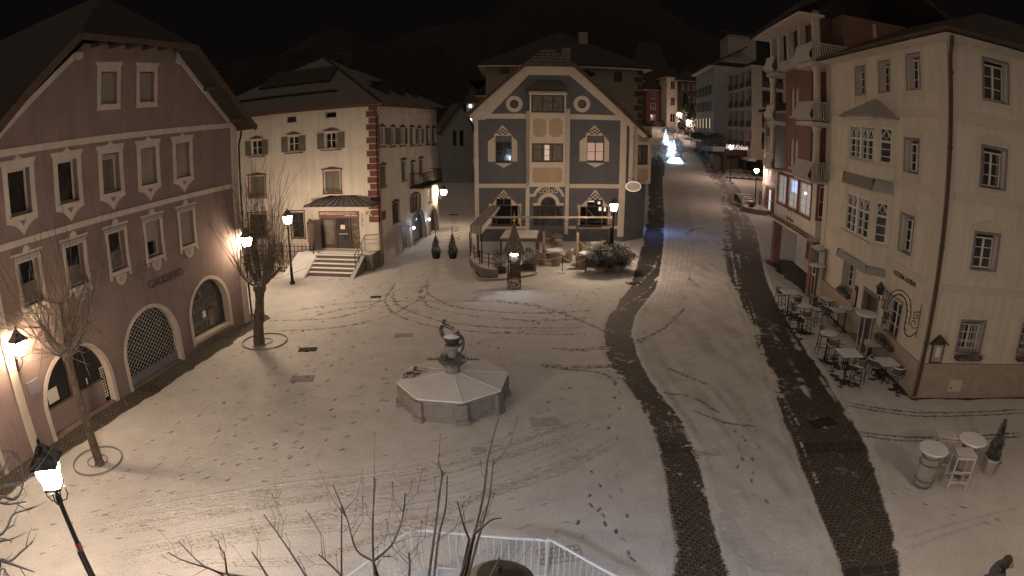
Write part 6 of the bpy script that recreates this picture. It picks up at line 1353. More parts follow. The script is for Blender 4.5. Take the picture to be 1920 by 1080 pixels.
c = RF.uv(1651, 545, .2); t = thing('wall_lantern', 'unlit black lantern on the inn wall beside the door', 'wall lantern', RF.pt(c[0], -.003, c[1]), RS, 'wall lanterns'); q = MB(); q.box(-.04, .04, -.02, 0, -.45, -.1); q.tube([(0, -.01, -.35), (0, -.14, -.38), (0, -.2, -.2)], .018, 6); q.build('bracket', M['iron'], t); lantern_body(t, (0, -.2, 0), .62, M['glassgrey'])
c = RF.uv(1605, 548, .05); t = thing('menu_case', 'tall black framed menu with a curly top, between flower box and door', 'menu case', RF.pt(c[0], -.003, c[1] - .3), RS); s = MB(); s.plate([(-.16, -.35), (.16, -.35), (.16, .45), (.1, .6), (0, .52), (-.1, .6), (-.16, .45)], (), -.06, 0); s.build('frame', M['iron'], t); MB().box(-.10, .10, -.07, -.061, -.28, .38).build('menu', M['roller'], t)
c = RF.uv(1656, 575, .02); t = thing('small_wall_sign', 'small dark sign with white stripes below, between door and window', 'sign', RF.pt(c[0], -.003, c[1]), RS); MB().box(-.14, .14, -.03, 0, -.05, .3).build('plate', M['iron'], t); s = MB(); [s.box(-.1, .1, -.034, -.031, .02 + .09 * k, .06 + .09 * k) for k in range(3)]; s.build('lettering', M['lettering'], t)
for k in range(3): MB().box(-.14 + .1 * k, -.09 + .1 * k, -.02, 0, -.4, -.1).build('white_strip', M['lettering'], t)

# ------------------------------------------------------------------ red balcony house with the glazed cream storey
DO = GZ(1515, 557); DF = Frame(DO, RS); D2 = Frame(DO, SS)
DB = thing('balcony_house', 'brick red house with bulging white balconies above a cream glazed storey on red pillars', 'house', (DO.x, DO.y, 0), RS)
DX = -8.2; dS = SS - RS
z1_, z2_ = 3.0, 5.95
q = MB(); q.box(DX, 0, 0, 1.9, z1_ - .12, z1_ + .1); q.box(DX, 0, -.45, 0, z1_ - .1, z1_ + .06); q.build('canopy_slab', M['cream'], DB)
MB().box(DX - .05, .05, -.5, -.44, z1_ + .06, z1_ + .14).build('canopy_edge', M['wood'], DB)
wf = [pr(DF, 1459, 328, 1475, 382), pr(DF, 1478, 334, 1496, 392), pr(DF, 1499, 343, 1521, 404)]
wS = D2.uv(1537, 380), D2.uv(1562, 380); ws_ = (1.0, 2.3)
s = MB(); s.plate(rect(DX, 0, z1_ + .1, z2_), [rect(*t) for t in wf], 0, .2, sides=False)
sw_ = pr(D2, 1535, 350, 1560, 410); s2 = MB(); s2.plate(rect(0, 8, z1_ + .1, z2_), [rect(*sw_)], 0, .2, sides=False)
cS, sS = math.cos(dS), math.sin(dS); o = len(s.v); s.v += [(x * cS - y * sS, x * sS + y * cS, z) for x, y, z in s2.v]; s.f += [[o + i for i in f] for f in s2.f]; s.m += s2.m
s.add([(DX, 0, z1_), (DX, 8, z1_), (DX, 8, z2_), (DX, 0, z2_)], [(0, 3, 2, 1)]); s.build('glazed_storey', M['white'], DB)
for i, t in enumerate(wf + [sw_]):
    a = window(DB, *t, depth=.12, cols=2 if i != 3 else 1, rows=4 if i != 3 else 2, fm='frame', pm=glow('cool lit cafe window', (.62, .66, .74), .16) if i < 3 else 'glassgrey', fw=.08, sill=False)
    r_ = MB(); x0, x1, z0, z1 = t; r_.plate(rect(x0 - .14, x1 + .14, z0 - .14, z1 + .14), [rect(*t)], -.05, -.002); r_.build('red_border', M['redframe'], a)
    if i == 1: MB().box(x0 + .5, x1 - .12, .07, .085, z1 - .8, z1 - .15).build('screen', TVBL, a)
    if i in (2, 3): MB().ball((x0 + (.9 if i == 2 else .45), .05, z1 - .55), .09, 8, .7).build('hanging_lamp', glow('pink lamp', (1, .55, .75), 6), a)
    if i == 3: a.rotation_euler = (0, 0, dS)
lx, lz = DF.uv(1481, 407); text('Stua Nova', .36, M['redsign'], DB, (lx, -.02, lz - .1), name='sign_lettering'); q = MB(); q.tube([(lx - .5, -.02, lz + .25), (lx - .35, -.02, lz + .6), (lx - .2, -.02, lz + .3), (lx + .1, -.02, lz + .5), (lx + .35, -.02, lz + .25)], .018, 5); q.build('emblem', M['bronze'], DB)
# ground floor set back behind pillars
for x in (-.05, -7.7):
    MB().box(x - .5, x, -.02, .5, 0, z1_ - .13).build('pillar', M['red'], DB)
g = MB(); gw = [rect(-6.2, -4.2, .8, 2.5), rect(-3.6, -2.6, .05, 2.4), rect(-2.3, -.5, .6, 2.6)]; g.plate(rect(DX, .0, -.2, z1_ - .13), gw, 1.75, 1.95, sides=False); g.add([(DX, .5, -.2), (DX, 1.75, -.2), (DX, 1.75, z1_ - .13), (DX, .5, z1_ - .13)], [(0, 3, 2, 1)]) if False else None; g.build('ground_floor_wall', M['white'], DB)
for i, t in enumerate(gw): x0, x1, z0, z1 = t[0][0], t[1][0], t[0][1], t[2][1]; window(DB, x0, x1, z0, z1, depth=.15, cols=1, rows=1, fm='browframe', pm='glass', y0=1.75, sill=False)
# upper red floors
zE = 12.2; s = MB(); dwin = [rect(-5.4, -4.75, 6.3, 8.0), rect(-4.55, -3.9, 6.3, 8.0), rect(-5.4, -4.75, 9.3, 11.0), rect(-4.55, -3.9, 9.3, 11.0)]
s.plate(rect(-6.5, -1.6, z2_, zE + 2.6), [archp(a[0][0], a[1][0], a[0][1], a[2][1], 8) for a in dwin], 0.05, .2, sides=False)
s.add([(-1.6, .05, z2_), (-1.6, 1.4, z2_), (-1.6, 1.4, zE + 2.6), (-1.6, .05, zE + 2.6), (0, 1.4, z2_), (0, 1.4, zE + 2.6), (0, 9, z2_), (0, 9, zE + 2.6), (-6.5, .05, z2_), (-6.5, 1.4, z2_), (-6.5, 1.4, zE + 2.6), (-6.5, .05, zE + 2.6), (DX, 1.4, z2_), (DX, 1.4, zE + 2.6), (DX, 9, z2_), (DX, 9, zE + 2.6)], [(0, 1, 2, 3), (1, 4, 5, 2), (4, 6, 7, 5), (8, 11, 10, 9), (9, 10, 13, 12), (12, 13, 15, 14)]); s.build('wall', M['red'], DB)
for a in dwin: x0, x1, z0, z1 = a[0][0], a[1][0], a[0][1], a[2][1]; p = MB(); p.plate(archp(x0, x1, z0, z1, 8), (), .12, .2); q = p.build('arched_shutter', M['cream'], DB); MB().box(x0 - .06, x1 + .06, -.02, .049, z0 - .12, z0 - .01).build('sill', M['cream'], q)
for zf in (z2_, z2_ + 3.0, z2_ + 6.0):
    for (xa, xb, wrap) in ((-1.9, .75, 1), (DX - .1, -6.4, 0)):
        b = MB(); b.box(xa, xb, -.75, 1.35, zf - .22, zf - .02) if zf > z2_ else b.box(xa, xb, -.75, 1.35, zf - .06, zf + .06); bo = b.build('balcony', M['cream'], DB)
        g = MB(); pts = [(xa, -.7), (xb - .05, -.7)] + ([(xb - .05, 1.35)] if wrap else []); 
        for (a, b1), (c, d) in zip(pts[:-1], pts[1:]):
            n = int(math.hypot(c - a, d - b1) / .13); nx_, ny_ = ((0, -1) if abs(b1 - d) < .01 else (1, 0))
            for k in range(n + 1):
                X, Y = a + (c - a) * k / n, b1 + (d - b1) * k / n
                P_ = [(X + nx_ * o_, Y + ny_ * o_, zf + z) for o_, z in ((0, .06), (.17, .2), (.2, .36), (.08, .62), (0, .95))]
                g.tube(P_, .03, 5)
            g.bar((a, b1, zf + .97), (c, d, zf + .97), .07, .05); g.bar((a, b1, zf + .82), (c, d, zf + .82), .025)
            if not wrap or abs(b1 - d) < .01:  # the side seen from the street is closed with sheet
                vs_ = []
                for o_, z in ((0, .06), (.15, .2), (.18, .36), (.06, .62), (0, .80)): vs_ += [(a, b1 - o_ + .02, zf + z), (c, d - o_ + .02, zf + z)]
                g.add(vs_, [(2 * k, 2 * k + 1, 2 * k + 3, 2 * k + 2) for k in range(4)])
        g.build('balustrade', M['paleiron'], bo)
        if zf < z2_ + 5:
            w2 = MB(); w2.box(xa + .5, xa + 1.6, 1.30, 1.39, zf + .05, zf + 2.2) if not wrap else w2.box(-1.25, -.25, 1.30, 1.39, zf + .05, zf + 2.25); q = w2.build('balcony_door', M['cream'], DB); x_ = (xa + .6, xa + 1.5) if not wrap else (-1.15, -.35); MB().box(x_[0], x_[1], 1.26, 1.299, zf + .15, zf + 2.1).build('pane', M['curtain'] if zf < 7 else M['glassgrey'], q)
        x = xb - .35 if wrap else xa + .2
        if zf < z2_ + 5: p = MB(); p.lathe([(.24, .06), (.2, .15), (.19, 2.4), (.26, 2.7), (.3, 2.76)], 12, (x, -.35, zf)); p.build('balcony_column', M['cream'], DB)
MB().box(.0 + .002, .06, 1.4, 3.1, z2_ + .2, 8.2).build('side_panel', M['cream'], DB)
for x in (-7.9, -6.3, -4.2, -2.0, .35): MB().box(x - .18, x + .18, -.5, -.15, z2_ + 6.0, zE + 2.45).build('loggia_post', M['cream'], DB)
MB().box(DX - .1, .7, -.55, -.12, z2_ + 6.0, z2_ + 6.15).box(-6.4, -1.9, -.5, -.12, z2_ + 6.15, z2_ + 6.55).build('loggia_parapet', M['cream'], DB)
r = MB(); r.slab([(DX - 1, -1.6, zE + 2.2), (1.3, -1.6, zE + 2.5), (1.3, 4, zE + 5.4), (DX - 1, 4, zE + 5.1)], .25); r.slab([(1.3, 9.5, zE + 2.5), (DX - 1, 9.5, zE + 2.2), (DX - 1, 4, zE + 5.1), (1.3, 4, zE + 5.4)], .25); ro = r.build('roof', M['roof'], DB)
MB().box(DX - .9, 1.2, -1.5, -.1, zE + 2.0, zE + 2.12).build('soffit', M['cream'], ro)
s = MB(); s.box(.02, .12, 3.2, 3.4, z2_ + 5.9, zE + 2.4); s.box(.02, .12, 5.6, 5.8, z2_ + 5.9, zE + 2.4); s.box(.02, .13, 3.2, 5.8, z2_ + 5.8, z2_ + 6.0); s.build('loggia_frame', M['cream'], DB)
c = D2.uv(1567, 455); t = thing('display_case', 'glass display case with a small snowy roof between pillar and inn', 'display case', RF.pt(-11.3, -.12, 1.35), RS); s = MB(); s.box(-.5, .5, -.3, 0, 0, 1.35); s.build('case', M['white'], t); MB().box(-.42, .42, -.315, -.302, .1, 1.25).build('pane', M['glassgrey'], t); s = MB(); s.slab([(-.6, -.5, 1.38), (.6, -.5, 1.38), (.6, 0, 1.5), (-.6, 0, 1.5)], .05); s.build('roof', M['woodlight'], t)

# ------------------------------------------------------------------ houses farther up the street
def block(name, label, O, r, W, D, H, wall, cat='house', roof='roof', rh=2.5, wins=(), wins2=(), wm='glass', fm='frame', z0=0.0, ov=.7, hip=True, side=1, sh=False):
    """plain house: front along local x (0..W), depth D; wins = (x0,x1,z0,z1) on the front, wins2 on the right (side=1) or left gable"""
    t = thing(name, label, cat, (O[0], O[1], z0), r)
    b = MB(); b.plate(rect(0, W, -.5, H), [rect(*w) for w in wins], 0, .2, sides=False)
    X = W if side > 0 else 0
    s = MB(); s.plate(rect(0, D, -.5, H), [rect(*w) for w in wins2], 0, .2, sides=False); o = len(b.v)
    b.v += [((X - y) if side > 0 else (X + y), x, z) for x, y, z in s.v]; b.f += [[o + i for i in (f if side > 0 else f[::-1])] for f in s.f]; b.m += s.m
    X2 = 0 if side > 0 else W
    b.add([(X2, 0, -.5), (X2, D, -.5), (X2, D, H), (X2, 0, H), (W - X2, D, -.5), (W - X2, D, H)], [(0, 3, 2, 1), (1, 2, 5, 4)])
    b.build('wall', M[wall], t)
    for w in wins:
        a = window(t, *w, depth=.12, cols=2, rows=2, fm=fm, pm=wm if not (ROOMF and random.random() < .0) else ROOMW)
        if sh: shutters(a, *w, .4)
    for w in wins2:
        a = window(t, *w, depth=.12, cols=2, rows=2, fm=fm, pm=wm); a.location = (X, 0, 0)
        if side > 0: a.rotation_euler = (0, 0, PI / 2)
        else: a.location = (0, D, 0); a.rotation_euler = (0, 0, -PI / 2)
    rf = MB(); m_ = min(W, D) / 2
    if hip:
        A, B_, C_, D2_ = (-ov, -ov, H), (W + ov, -ov, H), (W + ov, D + ov, H), (-ov, D + ov, H)
        if W >= D: R1, R2 = (m_, D / 2, H + rh), (W - m_, D / 2, H + rh); rf.slab([A, B_, R2, R1], .15); rf.slab([C_, D2_, R1, R2], .15); rf.slab([A, D2_, R1], .15); rf.slab([B_, C_, R2], .15)
        else: R1, R2 = (W / 2, m_, H + rh), (W / 2, D - m_, H + rh); rf.slab([B_, C_, R2, R1], .15); rf.slab([A, D2_, R2, R1], .15); rf.slab([A, B_, R1], .15); rf.slab([C_, D2_, R2], .15)
    else: rf.slab([(-ov, -ov, H), (W + ov, -ov, H), (W + ov, D + ov, H), (-ov, D + ov, H)], .25)
    rf.build('roof', M[roof], t); sf = MB(); sf.box(-ov + .05, W + ov - .05, -ov + .05, D + ov - .05, H - .28, H - .16); sf.build('soffit', M['cream'], t)
    return t
ROOMF = False
def grid(xs, zs, w, h): return [(x, x + w, z, z + h) for z in zs for x in xs]
# grey blue house
a = ray(1434, 300); gx_, gy_ = a.x / a.y * 59.5, 59.5; f1 = Frame((gx_, gy_), RS)
t = block('grey_blue_house', 'narrow grey blue house with paired pale shutters, between the red balconies and the modern hotel', (gx_ + .156 * -16, gy_ - 16 * .988), RS, 16, 10, 10.6, 'greyblue', wins=[], rh=2.5)
bpy.data.objects.remove(t, do_unlink=True) if False else None
t.rotation_euler = (0, 0, RS); t.location = (gx_, gy_, 0)
f1 = Frame((gx_, gy_), RS)
for z in (3.9, 6.5, 8.8):
    for x in (.8, 2.3):
        s = MB(); s.box(x, x + .95, -.08, -.002, z, z + 1.5); q = s.build('shutter_pair', M['cream'], t); MB().box(x + .44, x + .51, -.09, -.081, z, z + 1.5).build('gap', M['browframe'], q)
s = MB(); s.box(-.3, 0.2, -.06, .1, -.2, 10.3); s.build('corner_strip', M['cream'], t); MB().box(.9, 5.0, -.05, -.002, .1, 2.7).build('shop_front', M['browframe'], t); MB().box(2.6, 3.3, -.07, -.051, .5, 2.5).build('lit_door', glow('pale lit doorway', (.75, .8, .85), .55), t); MB().box(.3, 16, -.09, -.002, 2.9, 3.3).build('string_course', M['cream'], t)
# modern hotel with the deep window grid
a = ray(1410, 200); hx, hy = a.x / a.y * 93, 93.0
t = block('modern_hotel', 'modern hotel with a deep grid of dark windows behind the street lamp', (hx + 0 * 0, hy), RS, 2, 2, 3, 'concrete')
for ch in list(t.children_recursive): bpy.data.objects.remove(ch, do_unlink=True)
b = MB(); W1, W2, HH = 17.0, 11.0, 17.4; zf = [5.0, 8.1, 11.2, 14.2]
t.rotation_euler = (0, 0, RS + .02); t.scale = (1.13,) * 3
holes = [rect(-W1 + .6 + 4.1 * k, -W1 + .6 + 4.1 * k + 3.6, z, z + 2.5) for z in zf for k in range(4)]
b.plate(rect(-W1, 0, 3.4, HH), holes, 0, 1.0, sides=False); s = MB(); s.plate(rect(0, W2, 3.4, HH), [rect(1.6 + 5.2 * k, 1.6 + 5.2 * k + 3.4, z, z + 2.5) for z in zf for k in range(2)], 0, 1.0, sides=False)
cS2, sS2 = math.cos(PI / 2), math.sin(PI / 2); o = len(b.v); b.v += [(-y, x, z) for x, y, z in s.v]; b.f += [[o + i for i in f] for f in s.f]; b.m += s.m; b.add([(-W1, 0, -.5), (-W1, W2, -.5), (-W1, W2, HH), (-W1, 0, HH), (0, 0, HH), (0, W2, HH)], [(0, 3, 2, 1), (3, 2, 5, 4)]); b.build('wall', M['concrete'], t)
for z in zf:
    for k in range(4):
        x = -W1 + .6 + 4.1 * k; w = MB(); w.box(x, x + 3.6, .9, 1.0, z, z + 2.5); q = w.build('window', M['glass'], t); 
        m_ = MB(); m_.box(x + 1.7, x + 1.8, .84, .899, z, z + 2.5); m_.box(x, x + 3.6, .05, .09, z, z + .85); m_.build('frame', M['wood'], q)
    for k in range(2):
        y = 1.6 + 5.2 * k; w = MB(); w.box(-1.0, -.9, y, y + 3.4, z, z + 2.5); q = w.build('window', M['glass'], t); m_ = MB(); m_.box(-.09, -.05, y, y + 3.4, z, z + .85); m_.build('frame', M['wood'], q)
g_ = MB(); g_.box(-W1, .3, .5, .6, -.5, 3.4); g_.box(-.3, -.2, .5, W2, -.5, 3.4); g_.build('ground_floor', M['dark'], t); MB().box(-W1 - .5, 1.2, -.6, .5, 3.15, 3.6).build('cornice', M['cream'], t)
can = PY(1383, 283, 95); t2 = thing('entrance_canopy', 'flat dark hotel canopy carrying the hotel name, planted with shrubs on top', 'canopy', (can.x, 95, .9), .35); can.z -= .9
wl = (PY(1410, 283, 95).x - PY(1354, 283, 95).x); MB().box(-wl / 2, wl / 2, 0, 5, can.z - .9, can.z + .15).build('slab', M['wood'], t2); MB().box(-wl / 2 - 2.6, -wl / 2 - .02, .2, 4, can.z - .3, can.z + .5).build('glazed_edge', mat('pale blue fascia', (.25, .3, .4), .6, .1, 1, bump=0), t2)
for x in (-wl / 2 + .3, wl / 2 - .3): MB().box(x - .2, x + .2, .4, .8, -1, can.z - .91).build('post', M['wood'], t2)
text('AQUILADolomites', 1.15, glow('lit hotel letters', (1.0, .85, .70), .5), t2, (0, -.12, can.z + .55 - terr(84) * 0), name='sign_lettering', sx=.62, depth=.05); MB().box(-wl / 2, wl / 2, 3, 3.2, -1, can.z - .91).build('glass_front', M['display'], t2)
bush(t2, 2600, (-2.5, 3.2, can.z + 1.3), (3.0, 1.0, 1.5), M['needles'], .3, seed=77)
# white house up the street
a = ray(1338, 200); hx, hy = a.x / a.y * 112, 112.0; zt_ = terr(112); L_ = 24
uvw = Frame((hx, hy), RS); H_ = uvw.uv(1338, 122)[1] - zt_
t = block('white_house', 'white four storey house with dark shutters and a lit window row, beyond the modern hotel', (hx, hy), RS, 2, 2, 3, 'white')
for ch in list(t.children_recursive): bpy.data.objects.remove(ch, do_unlink=True)
t.location = (hx, hy, zt_)
b = MB(); b.add([(-L_, 0, -1), (0, 0, -1), (0, 12, -1), (0, 12, H_), (0, 0, H_), (-L_, 0, H_)], [(0, 1, 4, 5), (1, 2, 3, 4)]); b.build('wall', M['greyblue2'] if 'greyblue2' in M else mat('cool white plaster', (.34, .34, .34), .9, .08, .6, bump=.1), t)
for j, z in enumerate((6.2, 9.7, 13.0)):
    for k in range(5):
        x = -L_ + 2 + 4.3 * k; w = MB(); w.box(x, x + 1.3, -.05, -.002, z, z + 2.0); q = w.build('window', M['glass'] if j else glow('row of lit windows', (1, .72, .42), .5), t); m_ = MB(); m_.box(x - 1.0, x - .05, -.1, -.002, z, z + 2); m_.box(x + 1.35, x + 2.3, -.1, -.002, z, z + 2); m_.build('shutter', M['shutter'], q)
for z in (5.5, 9.5, 13.0): w = MB(); w.box(.002, .05, 5.5, 8.8, z, z + 2.8); q = w.build('window', M['glass'], t); MB().box(.06, .3, 5.3, 9, z - .3, z - .05).build('sill', M['white'], q)
r = MB(); r.slab([(-L_ - 1, -1.2, H_), (1, -1.2, H_), (.2, 7, H_ + 4.5), (-L_, 7, H_ + 4.5)], .2); r.build('roof', M['roof'], t); MB().box(-L_ - .8, .8, -1.1, 0, H_ - .35, H_ - .2).build('soffit', M['cream'], t); MB().box(-L_, .2, -2.5, -.01, 3.4, 3.8).build('street_canopy', M['white'], t); bush(t, 1200, (-L_ / 2, -1.2, 4.4), (L_ / 2, 1, .8), M['needles'], .35, seed=5)
MB().box(-14, -5, 4, 10, H_ + 2.5, H_ + 7.5).build('roof_storey', M['concrete'], t); MB().box(-15, -4, 3, 11, H_ + 7.5, H_ + 7.9).build('roof_storey_roof', M['roof'], t)
# houses closing the street
def farhouse(label, px0, px1, pyt, y, wall, pyb=262, D=10, rows=3, cols=2, name='town_house', rh=3, litc=None, wcol='glass'):
    A, B_ = PY(px0, pyt, y), PY(px1, pyt, y); z0 = terr(y) - 1; W = B_.x - A.x; H = A.z - z0
    cw = W / cols; wins = [(cw * (c + .5) - cw * .2, cw * (c + .5) + cw * .2, 1.0 + (H - 1.5) * (k + .35) / rows, 1.0 + (H - 1.5) * (k + .35) / rows + (H / rows) * .45) for k in range(rows) for c in range(cols)]
    return block(name, label, (A.x, y), 0, W, D, H, wall, wins=wins, rh=rh, z0=z0, ov=.9, wm=wcol)
farhouse('narrow red and white house at the far left end of the street', 1212, 1237, 168, 175, 'redstone', rows=3, cols=1, rh=4)
farhouse('narrow pale house squeezed beside the red one at the street end', 1238, 1250, 170, 178, 'white', rows=3, cols=1, rh=5)
farhouse('tall pale yellow house catching the lamp light at the street end', 1250, 1272, 144, 168, 'ochre', rows=3, cols=1, rh=3)
farhouse('brown house with balconies left of the white one up the street', 1275, 1306, 150, 165, 'wood', rows=4, cols=3, rh=4)
farhouse('large dark roofed house high above the street end', 1180, 1262, 150, 230, 'concrete', rows=2, cols=5, rh=16)
t = farhouse('big pale house with dark corner stones and wide eaves behind the cafe roof', 911, 1205, 122, 66, 'white', D=18, rows=1, cols=1, rh=5.0, name='villa')
for ch in [c for c in t.children if c.name.startswith('window')]: 
    for g_ in list(ch.children): bpy.data.objects.remove(g_, do_unlink=True)
    bpy.data.objects.remove(ch, do_unlink=True)
wv_ = bpy.data.objects[[c for c in t.children if c.name.startswith('wall')][0].name]; bpy.data.objects.remove(wv_, do_unlink=True)
A, B_ = PY(911, 122, 66), PY(1205, 122, 66); W, H = B_.x - A.x, A.z - (terr(66) - 1); ff = Frame((A.x, 66), 0)
vw = [pr(ff, 1088, 135, 1107, 152), pr(ff, 1151, 135, 1166, 153), pr(ff, 935, 128, 955, 139), pr(ff, 950, 128, 966, 139)]; zz0 = terr(66) - 1; vw = [(a, b, c - zz0, d - zz0) for a, b, c, d in vw[:3]]
s = MB(); s.plate(rect(0, W, -.5, H), [rect(*v) for v in vw], 0, .2, sides=False); sides(s, 0, W, 18, -.5, H); s.build('wall', mat('dull beige plaster', (.22, .20, .165), .92, .1, .5, bump=.1), t)
for i, v in enumerate(vw): window(t, *v, depth=.15, cols=2 if i < 2 else 4, rows=1, fm='browframe', pm='glass')
qn = MB(); z = 1.0; k = 0
while z < H - .6: w = .95 if k % 2 == 0 else .6; qn.box(W - w, W + .03, -.03, -.002, z, z + .62); z += .8; k += 1
qn.build('quoins', M['wood'], t); 
for x in (.62,): MB().box(W * x, W * x + 1.0, 5, 6, H + 1.5, H + 4.6).build('chimney', M['stone'], t)
farhouse('pale house with a wooden dormer roof, just left of the cafe gable', 905, 960, 178, 75, 'concrete', rows=1, cols=2, rh=3)
# left background beyond the lane
A = PY(826, 245, 78); t = thing('gabled_annex', 'small pale gabled house at the back of the side lane', 'house', (A.x, 78, terr(78)), .25)
s = MB(); s.plate([(0, -.5), (4.2, -.5), (4.2, 7.2), (2.7, 10.3), (0, 6.6)], [rect(1.6, 2.1, 4.8, 6.8), rect(2.5, 3.0, 4.8, 6.8)], 0, .2, sides=False); sides(s, 0, 4.2, 8, -.5, 7); s.build('wall', mat('cool grey plaster', (.33, .34, .36), .9, .1, 1, bump=.1), t); 
for x in (1.6, 2.5): window(t, x, x + .5, 4.8, 6.8, depth=.1, cols=1, rows=1, fm='browframe', sill=False)
r = MB(); r.slab([(-.3, -.5, 6.4), (-.3, 8, 6.4), (2.7, 8, 10.5), (2.7, -.5, 10.5)], .15); r.slab([(4.7, -.5, 6.6), (4.7, 8, 6.6), (2.7, 8, 10.5), (2.7, -.5, 10.5)], .15); r.build('roof', M['roofsnow'], t); MB().box(-3.5, -.02, 1, 6, -.5, 5).build('lean_to', M['concrete'], t)
A, B_ = PY(856, 332, 80), PY(893, 334, 80); t = thing('lane_railing', 'pale railing on a low snowy bank across the side lane', 'fence', (A.x, 80, terr(80)), 0); W = B_.x - A.x
s = MB(); n = 22
for k in range(n + 1): s.bar((W * k / n, 0, .5), (W * k / n, 0, 2.1), .07)
s.bar((0, 0, 2.1), (W, 0, 2.1), .12); s.bar((0, 0, .6), (W, 0, .6), .1); s.build('railing', M['woodlight'], t); MB().box(-1.5, W + 1, .1, 1.5, -.5, .55).build('bank_wall', M['snow'], t)
A = PY(886, 195, 110); t = thing('chapel_turret', 'small turret with two tiny lights far behind the cafe', 'turret', (A.x, 110, terr(110)), 0); zz = A.z - terr(110); s = MB(); s.box(-1, 1, -1, 1, -.5, zz); s.build('shaft', M['concrete'], t); s = MB(); s.lathe([(2.2, zz), (.05, zz + 3.2)], 4, ph=PI / 4); s.build('roof', M['roofsnow'], t)
for k, z in enumerate((.3, -2.2)): MB().ball((-.3, -1.1, zz + z - .8), .28, 6).build('lamp', STAR, t)
# far village lights on the hill
for k, (x, y) in enumerate(((468, 163), (472, 160), (478, 162), (484, 158), (492, 160), (499, 154), (504, 150), (509, 146), (465, 167), (482, 166))):
    p = PR(x, y, 285); t = thing('hillside_lamp', 'tiny white light on the dark hillside above the left roofs', 'light', p, 0, 'lights on the dark hillside'); MB().ball((0, 0, 0), .22 if k % 3 else .36, 6).build('lamp', STAR, t)
# bridge railing, terrace with curved railing, bin
A, B_ = GT(1362, 335), GT(1434, 340); t = thing('lattice_railing', 'dark lattice bridge railing behind the second street lamp', 'railing', A, math.atan2(B_.y - A.y, B_.x - A.x)); W = (B_ - A).length
s = MB(); s.bar((0, 0, 1.35), (W, 0, 1.35), .14); s.bar((0, 0, .12), (W, 0, .12), .2); n = int(W / 1.1)
for k in range(n): x = W * k / n; s.bar((x, 0, .1), (x, 0, 1.35), .08); s.bar((x, 0, .15), (x + W / n, 0, 1.3), .06); s.bar((x + W / n, 0, .15), (x, 0, 1.3), .06)
s.build('lattice', M['browframe'], t)
A = GT(1435, 398); t = thing('raised_terrace', 'small raised terrace with curved railing and steps beside the grey blue house', 'terrace', (A.x, A.y, 0), 0)
s = MB(); s.lathe([(2.6, -.1), (2.6, .5)], 24); s.build('platform', M['stone'], t); s = MB(); pts = []
for k in range(14): an = PI * .95 + PI * .75 * k / 13; pts.append((2.5 * math.cos(an), 2.5 * math.sin(an)))
for i, p in enumerate(pts):
    if i % 3 == 0: s.bar((*p, .5), (*p, 1.5), .05)
    if i: s.bar((*pts[i - 1], 1.5), (*p, 1.5), .06); s.bar((*pts[i - 1], 1.0), (*p, 1.0), .02)
s.build('railing', M['paleiron'], t); s = MB()
for k in range(5): s.box(-1.9, -.2, 2.2 + .35 * k, 4.8, .5 + .17 * k, .5 + .17 * (k + 1))
s.build('step', M['darkstone'], t); MB().box(0, 2.6, 2.0, 2.1, .5, 2.0).build('screen', M['browframe'], t)
A = GT(1407, 397); t = thing('litter_bin', 'dark cylindrical litter bin at the foot of the third street lamp', 'bin', A, 0); s = MB(); s.lathe([(.28, .05), (.30, .95), (.25, 1.0), (.25, .9)], 16); s.build('drum', M['iron'], t); MB().lathe([(.33, 1.02), (.33, 1.06), (.05, 1.1)], 16).build('lid', M['irontop'], t)
def globe_lamp_post(label, px, pyb, pyt, gl=.26):
    B = GT(px, pyb); h = PY(px, pyt, B.y).z - B.z; t = thing('globe_street_lamp', label, 'street lamp', B, 0, 'globe street lamps up the street'); MB().lathe([(.12, 0), (.08, .5), (.05, h - .3), (.09, h - .25)], 8).build('pole', M['iron'], t); MB().ball((0, 0, h), gl, 12).build('globe', FARL, t, smooth=True)
    s = MB(); s.lathe([(gl * .9, h + gl * .75), (.04, h + gl * 1.35)], 12); s.build('cap', M['iron'], t)
globe_lamp_post('lit globe street lamp beside the curved terrace railing, nearest of the row', 1414, 395, 320, .24)
globe_lamp_post('lit globe street lamp at the end of the lattice railing', 1368, 340, 276, .30)
globe_lamp_post('lit globe street lamp in front of the white house', 1290, 262, 229, .48)
globe_lamp_post('lit globe street lamp farther left up the street, paired with its neighbour', 1272, 250, 215, .48)
globe_lamp_post('small lit globe lamp before the pale yellow house', 1256, 228, 203, .42); globe_lamp_post('small cool lamp before the far red house', 1221, 232, 208, .22); globe_lamp_post('small cool lamp beside the far red house', 1243, 234, 212, .22)
# illuminated deer and trees down the middle of the street
for k, (x, y, h, s_) in enumerate(((1265, 306, 1.0, .9), (1256, 296, 2.6, .8), (1250, 286, 2.8, .8), (1247, 274, 3.0, .8), (1262, 290, 2.2, .8))):
    p = GT(x, y); t = thing('light_cone', ('glowing white light skirt nearest to the square in the street', 'glowing ringed light cone just behind the light skirt', 'glowing ringed light cone in the middle of the row', 'glowing ringed light cone farthest up the street', 'glowing ringed light cone to the right of the row')[k], 'light decoration', p, 0, 'blue white light cones along the street')
    s = MB()
    if k == 0: s.lathe([(1.5, .1), (.9, .9), (.85, .95), (.1, 1.0)], 20)
    else:
        for j in range(9): f_ = j / 9; r_ = s_ * (1 - f_) + .05; s.lathe([(r_, h * f_ * 1.2 + .3), (r_, h * f_ * 1.2 + .42)], 16, cap=False)
    s.build('light_rings', XMAS, t); MB().lathe([(.05, 0), (.04, h * 1.2 + .4)], 6).build('pole', M['iron'], t)
